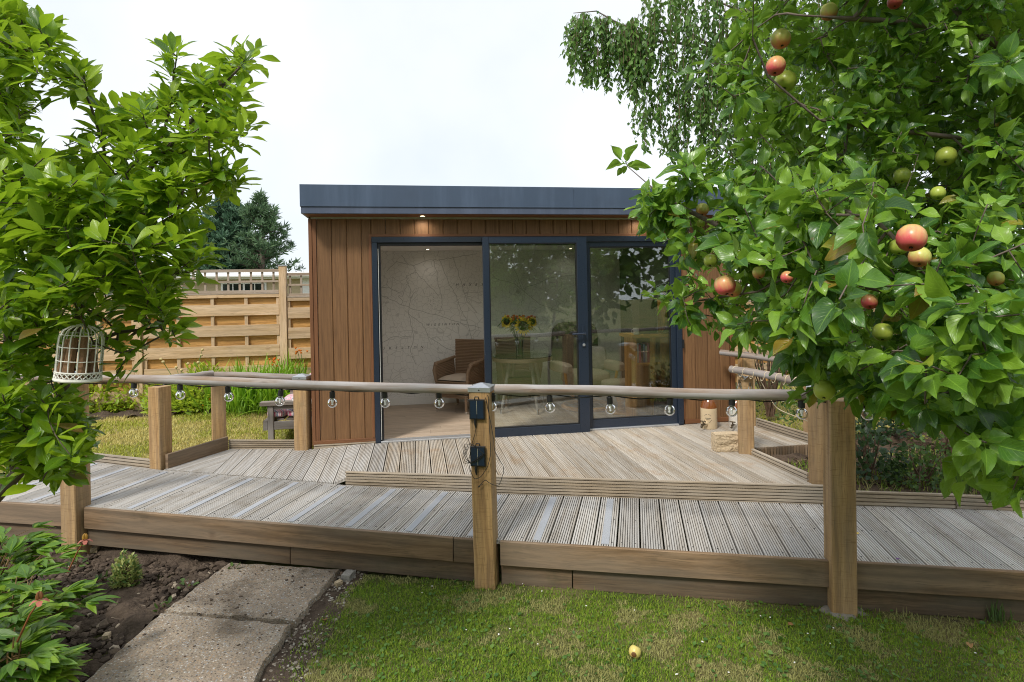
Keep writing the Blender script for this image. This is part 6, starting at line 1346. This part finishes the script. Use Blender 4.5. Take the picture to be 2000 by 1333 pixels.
# ------------------------------------------------------------------ peony and small plants in the bare soil
M['peony_leaf'] = leaf_mat('peony_leaf', (.045, .12, .014), (.10, .22, .018), (.22, .36, .025), .36, .34, (.30, .45, .04), .45)
def peony(c, n, h, spread, seed, label, group, n_parts=130, flowers=0):
    r = np.random.default_rng(seed); t = thing('peony', label, 'plant', c, group); m = MB(); T, D, N, S = [], [], [], []; c = np.asarray(c, float); tops = []
    for i in range(n):
        a = r.uniform(0, 6.28); q = math.sqrt(r.uniform(0, 1)); tip = c + np.array([math.cos(a) * spread * q, math.sin(a) * spread * q, h * (1 - .35 * q * q) * r.uniform(.8, 1.1)]); P = [c + np.array([math.cos(a) * .04, math.sin(a) * .04, -.02]), (c + tip) / 2 + np.array([0, 0, h * .12]), tip]; m.tube(P, [.006, .005, .003], 5); tops.append(tip)
        for k in range(r.integers(3, 6)):
            u = r.uniform(.45, 1); p = P[1] + (tip - P[1]) * max(0, (u - .45) / .55); b = r.uniform(0, 6.28); rd = nrm(np.array([math.cos(b) + math.cos(a) * .6, math.sin(b) + math.sin(a) * .6, .28])); pe = p + rd * .07; m.tube([p, pe], [.0025, .002], 4)
            sd = nrm(np.cross(rd, (0, 0, 1)))
            for j, off in enumerate((-.95, -.5, -.12, .25, .62, 1.0)): T.append(pe + rd * .012 * (3 - abs(off))); D.append(rd + sd * off * .85 + np.array([0, 0, -.05 - .10 * abs(off)])); N.append(np.array([0, 0, 1]) + r.normal(0, .18, 3)); S.append(r.uniform(.75, 1.15) * (1.1 - .2 * abs(off)))
    tm = [leaf_tmpl('lance', .130, .047, 8, 2, .35, k, .04, 200 + i) for i, k in enumerate((.10, .22, .02, .32))]
    m.build('stems', plain('red_green_stem', (.17, .10, .035), .6, var=.3), t, smooth=True); T, D, N, S = map(np.array, (T, D, N, S)); foliage(t, tm, r.integers(0, 4, len(T)), frames(D, N), T, S, M['peony_leaf'], n_parts)
    return t
gpe = 'peonies in the bare soil bed'
peony((-1.80, 2.86, -.41), 22, .52, .16, 1, 'large peony at the near corner of the soil bed', gpe, 240); peony((-2.14, 3.36, -.41), 22, .54, .30, 2, 'peony further along the soil bed under the magnolia', gpe, 180); peony((-2.12, 2.82, -.41), 24, .62, .34, 3, 'bright peony below the magnolia trunk at the view edge', gpe, 140); peony((-2.62, 3.95, -.41), 30, .55, .36, 4, 'peony closest to the shaded front post', gpe, 100)
M['peony_petal'] = plain('faded_petal', (.46, .14, .10), .6, var=.3, nscale=70); M['seed_pod'] = plain('peony_seed_pod', (.20, .075, .02), .7, var=.4, nscale=60)
def spent(px, py, D, label, col2):
    c = on_d(px, py, D); t = thing('spent_peony_flower', label, 'flower', c, 'spent flowers of the peonies')
    for a in (0, 2.1, 4.2): MB().lathe([(0, -.004), (.008, .004), (.009, .016), (.004, .030), (0, .034)], c + np.array([math.cos(a) * .007, math.sin(a) * .007, .004]), 8).build('seed_pod', col2, t, smooth=True)
    for a in (.3, 2.2, 3.6, 5.2):
        d = np.array([math.cos(a), math.sin(a), -.25]); s = nrm(np.cross(d, (0, 0, 1))); g_ = [[c + d * .006 - s * .004, c + d * .006 + s * .004], [c + d * .022 - s * .013 + (0, 0, .004), c + d * .022 + s * .013 + (0, 0, .004)], [c + d * .036 - s * .007 - (0, 0, .006), c + d * .036 + s * .007 - (0, 0, .006)]]; MB().grid(g_).build('petal', M['peony_petal'], t, smooth=True)
    MB().tube([c - (0, 0, .005), c + np.array([-.05, .02, -.07]), c + np.array([-.12, .05, -.20])], [.004, .004, .005], 6).build('stem', plain('reddish_stem', (.30, .10, .04), .6), t, smooth=True)
spent(77, 1172, 2.55, 'spent flower with dark pod above the large peony', M['seed_pod']); spent(166, 1055, 3.35, 'spent flower with golden pod in front of the wooden post', plain('golden_pod', (.42, .22, .03), .6, var=.3))
c = on_surf(248, 1142, lambda x, y: -.40); M['box_leaf'] = leaf_mat('box_leaf', (.03, .09, .015), (.07, .17, .025), (.50, .52, .18), .4, .3, vein=.2)
bush('box_shrub', 'tiny round box shrub with creamy tips in the bare soil', 'shrub', c, .085, .085, .205, 800, ('oval', .032, .016), M['box_leaf'], 70, up=.8, hollow=.4, stems=14)
for i, (px, py, lab) in enumerate(((200, 1137, 'pair of round seedling leaves nearest the little box shrub'), (150, 1105, 'broad seedling beneath the golden spent flower'), (315, 1192, 'small green weed at the slab edge'), (365, 1147, 'thin grassy weed on the soil near the slab corner'), (455, 1118, 'sparse weed against the skirting by the first slab'))):
    c = on_surf(px, py, lambda x, y: -.405); bush('seedling', lab, 'plant', c, .05, .05, .05, 9, ('oval', .045, .024), M['shrub_mid'], 80 + i, 'seedlings on the bare soil', stems=3)
def tuft(px, py, label, n=40, L=.16, z=-.41, name='grass_tuft'):
    r = np.random.default_rng(int(px)); c = on_surf(px, py, lambda x, y: z); t = thing(name, label, 'grass tuft', c, 'long grass tufts'); T = c + np.stack([r.normal(0, .025, n), r.normal(0, .025, n), np.full(n, -.01)], 1); a = r.uniform(0, 6.28, n); ln = np.abs(r.normal(.4, .5, n)); D = np.stack([np.cos(a) * ln, np.sin(a) * ln, np.ones(n)], 1); N = np.stack([np.cos(a), np.sin(a), np.full(n, .2)], 1)
    foliage(t, [leaf_tmpl('lance', L, .007, 6, 1, .2, k, 0, 5) for k in (.3, .6)], r.integers(0, 2, n), frames(D, N), T, r.uniform(.6, 1.2, n), M['shrub_mid'], 0)
tuft(1950, 1215, 'long grass tuft by the skirting at the shady corner', 44, .12); tuft(965, 1130, 'grass tuft beside the foot of the middle post', 26, .10); tuft(1885, 965, 'pale spiky grass behind the walkway kerb', 40, .22, -.05)

# ------------------------------------------------------------------ turf, gravel, clods
def blades(name, poly, zf, n, L, w, cols, seed, dens=None, lean=.55, parent=None):
    r = np.random.default_rng(seed); poly = np.asarray(poly); lo, hi = poly.min(0), poly.max(0); x = r.uniform(lo[0], hi[0], n * 3); y = r.uniform(lo[1], hi[1], n * 3); ok = pip(poly, x, y)
    if dens is not None: ok &= r.uniform(0, 1, n * 3) < dens(x, y)
    x, y = x[ok][:n], y[ok][:n]; k = len(x); a = r.uniform(0, 6.283, k); ln = np.abs(r.normal(0, lean, k)); h = L * r.uniform(.5, 1.25, k); b = a + 1.57 + r.normal(0, .4, k); ww = w * r.uniform(.7, 1.3, k)
    z = zf(x, y) + .002; B = np.stack([x, y, z], 1); d = np.stack([np.cos(a) * ln, np.sin(a) * ln, np.ones(k)], 1); d /= np.linalg.norm(d, axis=1)[:, None]; s = np.stack([np.cos(b), np.sin(b), np.zeros(k)], 1) * (ww / 2)[:, None]
    mid = B + d * (h * .55)[:, None]; tip = B + d * h[:, None] + np.stack([np.cos(a) * ln * h * .5, np.sin(a) * ln * h * .5, -h * .12 * ln], 1)
    V = np.stack([B - s, B + s, mid + s * .8, mid - s * .8, tip + s * .15, tip - s * .15], 1).reshape(-1, 3); o = (np.arange(k) * 6)[:, None]; Fq = np.vstack([o + np.array([[0, 1, 2, 3]]), o + np.array([[3, 2, 4, 5]])])
    uv = np.tile(np.array([(.3, 0), (.7, 0), (.7, .5), (.3, .5), (.6, 1), (.4, 1)]), (k, 1)); me = np_mesh(name, V, Fq, uv); me.materials.append(cols); ob = link_mesh(name, me); ob['kind'] = 'stuff'; return ob
def grass_mat(name, a, b, c, dry, lo, hi, scale=1.3):
    t = NT(name); p = t.coord('POS'); r = t.new('NewGeometry').outputs['Random Per Island']; col = t.ramp(r, [(0, a), (.5, b), (.95, c)]); n = t.noise(p, scale, 4, .6); dm = t.maprange(n, lo, hi, 0, 1); dmix = t.math('GREATER_THAN', t.math('ADD', t.math('MULTIPLY', dm, .85), t.math('MULTIPLY', r, .25)), .62); col = t.mix(col, dry, t.math('MULTIPLY', dmix, .62))
    t.set(color=col, rough=.6, spec=.25); tr = t.new('BsdfTranslucent'); t.l.new(col, tr.inputs['Color']); ms = t.new('MixShader'); ms.inputs[0].default_value = .3; t.l.new(t.b.outputs[0], ms.inputs[1]); t.l.new(tr.outputs[0], ms.inputs[2]); t.l.new(ms.outputs[0], t.out.inputs['Surface']); return t.mat
M['grass_front'] = grass_mat('front_grass', (.10, .20, .018), (.20, .325, .028), (.34, .43, .05), (.50, .42, .21), .43, .62, 3.2); M['grass_back'] = grass_mat('back_grass', (.28, .34, .04), (.46, .49, .08), (.60, .58, .13), (.74, .61, .27), .36, .58, .9)
def fdens(x, y): e = front_dist(x, y); return np.clip(.25 + (-e - .02) * 4.5, .15, 1) * (.12 + .88 * sstep(-.80, -.42, x + .06 * np.sin(y * 9)))
blades('front_grass', [(-.86, 2.2), (-.80, 3.2), (-.56, 3.95), (-.40, 4.25), (.449, 3.985), (4.6, 2.48), (4.6, 2.0), (3.2, 2.0), (2.5, 2.2)], z_ground, 120000, .022, .0042, M['grass_front'], 1, fdens)
blades('edge_grass', [(-.42, 4.22), (.449, 3.93), (3.4, 2.86), (3.4, 2.80), (.43, 3.86), (-.44, 4.12)], z_ground, 1500, .055, .005, M['grass_front'], 12, lambda x, y: np.clip(.1 + .9 * (np.sin(x * 5.3) + np.sin(x * 11.7 + 1) > .3), 0, 1), .8)
blades('back_grass', back_lawn_poly, z_ground, 60000, .042, .008, M['grass_back'], 2); blades('side_grass', right_lawn_poly, z_ground, 24000, .045, .009, M['grass_back'], 3)
blades('weed_grass', [(3.25, 4.12), (5.0, 3.5), (6.5, 3.6), (5.2, 4.9), (3.3, 4.9)], lambda x, y: -.075 + .02 * (y - 4), 2600, .07, .007, M['grass_front'], 4)
def clover():
    r = np.random.default_rng(6); n = 3600; poly = np.array(front_lawn_poly); x = r.uniform(-.6, 4, n); y = r.uniform(2.2, 4.1, n); ok = pip(poly, x, y) & (np.sin(x * 3.1 + 1) + np.sin(y * 4.3 + x) + r.normal(0, .8, n) > .0); x, y = x[ok], y[ok]; k = len(x)
    T = np.stack([x, y, z_ground(x, y) + .014 + r.uniform(0, .012, k)], 1); a = r.uniform(0, 6.28, k); D = np.stack([np.cos(a), np.sin(a), r.normal(.05, .25, k)], 1); N = np.array([0, 0, 1]) + r.normal(0, .3, (k, 3))
    me = merge_leaves('clover', [leaf_tmpl('oval', .028, .022, 4, 1, .2, .1, 0, 1)], np.zeros(k, int), frames(D, N), T, r.uniform(.5, 1.2, k), M['clover']); o = link_mesh('clover', me); o['kind'] = 'stuff'
M['clover'] = leaf_mat('clover_leaf', (.05, .13, .02), (.09, .20, .03), (.16, .28, .05), .5, .3, vein=.2); clover()
ICO = None
def pebbles(name, poly, zf, n, smin, smax, mat, seed, flat=.7, pw=2.2):
    global ICO
    if ICO is None:
        bmx = __import__('bmesh').new(); __import__('bmesh').ops.create_icosphere(bmx, subdivisions=1, radius=1); ICO = (np.array([v.co[:] for v in bmx.verts]), np.array([[v.index for v in f.verts] for f in bmx.faces])); bmx.free()
    r = np.random.default_rng(seed); poly = np.asarray(poly); lo, hi = poly.min(0), poly.max(0); x = r.uniform(lo[0], hi[0], n * 3); y = r.uniform(lo[1], hi[1], n * 3); ok = pip(poly, x, y); x, y = x[ok][:n], y[ok][:n]; k = len(x); V0, F0 = ICO; s = smin + (smax - smin) * r.uniform(0, 1, k) ** pw
    V = V0[None] * (1 + r.normal(0, .16, (k, len(V0), 1))) * np.stack([s * r.uniform(.7, 1.3, k), s * r.uniform(.7, 1.3, k), s * flat * r.uniform(.7, 1.2, k)], 1)[:, None, :]
    a = r.uniform(0, 6.28, k); c, sn = np.cos(a)[:, None], np.sin(a)[:, None]; X = V[..., 0] * c - V[..., 1] * sn; Y = V[..., 0] * sn + V[..., 1] * c; z = zf(x, y)
    P = np.stack([X + x[:, None], Y + y[:, None], V[..., 2] + (z + s * flat * .35)[:, None]], -1).reshape(-1, 3); Fq = (F0[None] + (np.arange(k) * len(V0))[:, None, None]).reshape(-1, 3); me = np_mesh(name, P, Fq, None, smooth=False); me.materials.append(mat); o = link_mesh(name, me); o['kind'] = 'stuff'; return o
def stone_mat(name, stops):
    t = NT(name); r = t.new('NewGeometry').outputs['Random Per Island']; c = t.ramp(r, stops); n = t.noise(t.coord('POS'), 120, 4); t.set(color=t.mix(c, (.06, .05, .04), t.maprange(n, .55, .8, 0, .6)), rough=.9, spec=.2); t.bump(n, .6, .004); return t.mat
M['grey_stone'] = plain('grey_stone', (.34, .32, .29), .9, var=.35, nscale=60, bump=.8, bdist=.01); M['clod'] = stone_mat('soil_clods', [(0, (.045, .033, .025)), (.5, (.085, .062, .046)), (.9, (.13, .098, .073)), (.97, (.13, .098, .073)), (.98, (.40, .33, .25))]); M['gravel'] = stone_mat('gravel_stones', [(0, (.09, .07, .055)), (.35, (.20, .165, .13)), (.7, (.32, .28, .23)), (.9, (.48, .45, .40)), (1, (.22, .13, .08))])
sp_ = [(-3.6, 2.2), (-3.4, 5.4), (-2.5, 5.05), (-1.36, 4.62), (-1.43, 4.48), (-1.63, 3.9), (-1.74, 3.28), (-1.82, 2.4)]
pebbles('soil_clods', sp_, lambda x, y: z_ground(x, y) - .004, 16000, .004, .030, M['clod'], 1, .75, 3.0); pebbles('gravel', gravel_poly, lambda x, y: z_ground(x, y) + .004, 1700, .004, .013, M['gravel'], 2, .7, 2.0)
pebbles('bark_chips', [(3.22, 4.12), (5.5, 3.3), (6.5, 3.6), (5.5, 5.2), (4.0, 5.1), (3.3, 5.0)], lambda x, y: -.075 + .02 * (y - 4), 4500, .006, .022, stone_mat('bark_chip', [(0, (.04, .025, .016)), (.6, (.10, .065, .04)), (1, (.19, .13, .09))]), 3, .35, 1.8)
for i, (px, py, s, lab) in enumerate(((132 * .5 + 118, 1073, .030, 'pale lump of stone at the foot of the shaded front post'), (371, 1143, .026, 'cream stone on the soil near the slab edge'), (661, 1140, .024, 'white pebble in the gravel under the skirting'), (680, 1127, .045, 'grey rock wedged beside the slab end under the skirting'), (208, 1243, .022, 'buff stone on the soil beside the peony'))):
    c = on_surf(px, py, lambda x, y: -.405); o = rock((0, 0, 0), (s, s * .75, s * .7), .4 * i, s * .35, 60 + i, 6).build('stone', M['stone'] if i % 2 == 0 else M['grey_stone'], smooth=True, sharp=2); o.location = c; tag(o, lab, 'stone', 'loose stones')
pebbles('soil_crumbs', [(-1.60, 3.93), (-.78, 3.66), (-.60, 4.28), (-1.40, 4.55)], lambda x, y: 0 * x - .3725, 130, .002, .011, M['clod'], 5, .5, 2.0)
pebbles('soil_crumbs', [(-1.80, 2.5), (-1.0, 2.4), (-.80, 3.58), (-1.58, 3.88)], lambda x, y: 0 * x - .3690, 170, .002, .010, M['clod'], 6, .5, 2.4)
pebbles('skirting_soil', [(-.50, 4.20), (.30, 3.93), (.45, 3.86), (.60, 3.86), (2.3, 3.22), (2.35, 3.18), (2.75, 3.06), (4.5, 2.45), (4.5, 2.60), (.449, 4.02), (-.45, 4.34)], lambda x, y: z_ground(x, y) - .002, 3600, .003, .012, M['clod'], 7, .6, 2.2)
pebbles('daisies', front_lawn_poly, lambda x, y: z_ground(x, y) + .018, 60, .004, .007, M['white'], 8, .5, 1.0)
# fallen leaves
M['dry_leaf'] = leaf_mat('dry_leaf', (.20, .09, .03), (.30, .15, .05), (.42, .24, .09), .7, .15, vein=.3); fl_me = [leaf_tmpl('apple', .07, .04, 7, 2, .5, k, .12, 300 + i) for i, k in enumerate((.3, -.2, .5))]; fmes = []
for V, Fc, U in fl_me: me = np_mesh('fallen_leaf', V, Fc, U); me.materials.append(M['dry_leaf']); fmes.append(me)
labs = ['curled brown leaf on the dark soil under the skirting end', 'brown leaf against the lower skirting near the collar', 'small brown leaf in the middle of the front lawn', 'brown leaf on the shaded lawn corner', 'rust coloured leaf next to its neighbour on the shaded lawn', 'reddish leaf lying in the gravel strip', 'brown leaf on the grass tuft at the shady corner']
for i, (px, py) in enumerate(((1840, 1186), (1725, 1178), (1537, 1222), (1893, 1256), (1825, 1268), (635, 1215), (1945, 1240))):
    c = on_surf(px, py, lambda x, y: -.40); o = link_mesh('fallen_leaf', fmes[i % 3]); o.location = c; o.rotation_euler = (rng.uniform(-.3, .3), rng.uniform(-.3, .3), rng.uniform(0, 6)); o.scale = (.8,) * 3; tag(o, labs[i], 'leaf', 'fallen leaves')
MB_p = [(1675, 1042, (.75, .50, .02), 'tiny bright yellow petal on the ramp boards past the collared post'), (1753, 1092, (.14, .05, .20), 'small purple petal at the front edge of the ramp boards')]
for px, py, colr, lab in MB_p:
    c = on_z(px, py, -.108); o = MB().grid([[c + (-.012, -.008, 0), c + (-.008, .008, .006)], [c + (.010, -.010, .004), c + (.014, .006, .001)]]).build('petal', plain('loose_petal', colr, .6)); tag(o, lab, 'petal')

# ------------------------------------------------------------------ trees of the garden behind the viewer (they show in the door glass)
rt = np.random.default_rng(77); T, D, N, S = [], [], [], []
for (bx_, by_, bh_, br_) in ((-7, -9, 6.5, 2.6), (-2.8, -12, 8.5, 3.0), (2.0, -12, 2.8, 2.6), (7.0, -9.5, 8.0, 2.6), (11, -6, 7, 3.0), (-11, -5, 5, 2.5), (14, 1, 7, 2.8)):
    for _ in range(3200):
        v = rt.normal(0, 1, 3); v /= np.linalg.norm(v); q = rt.uniform(.55, 1) * (1 + .18 * math.sin(v[0] * 7 + bx_) + .15 * math.sin(v[2] * 9)); T.append((bx_ + v[0] * br_ * q, by_ + v[1] * br_ * q, max(-.3, bh_ * .52 + v[2] * bh_ * .5 * q))); D.append(v + rt.normal(0, .6, 3)); N.append(v + np.array([0, 0, .6]) + rt.normal(0, .4, 3)); S.append(rt.uniform(.7, 1.3))
T, D, N, S = map(np.array, (T, D, N, S)); me = merge_leaves('far_wood', [leaf_tmpl('oval', .36, .24, 4, 1, .3, .2, 0, 4)], np.zeros(len(T), int), frames(D, N), T, S, leaf_mat('far_wood_leaf', (.05, .12, .02), (.11, .21, .03), (.19, .30, .05), .5, .3, vein=0)); o = link_mesh('far_wood', me); o['kind'] = 'stuff'
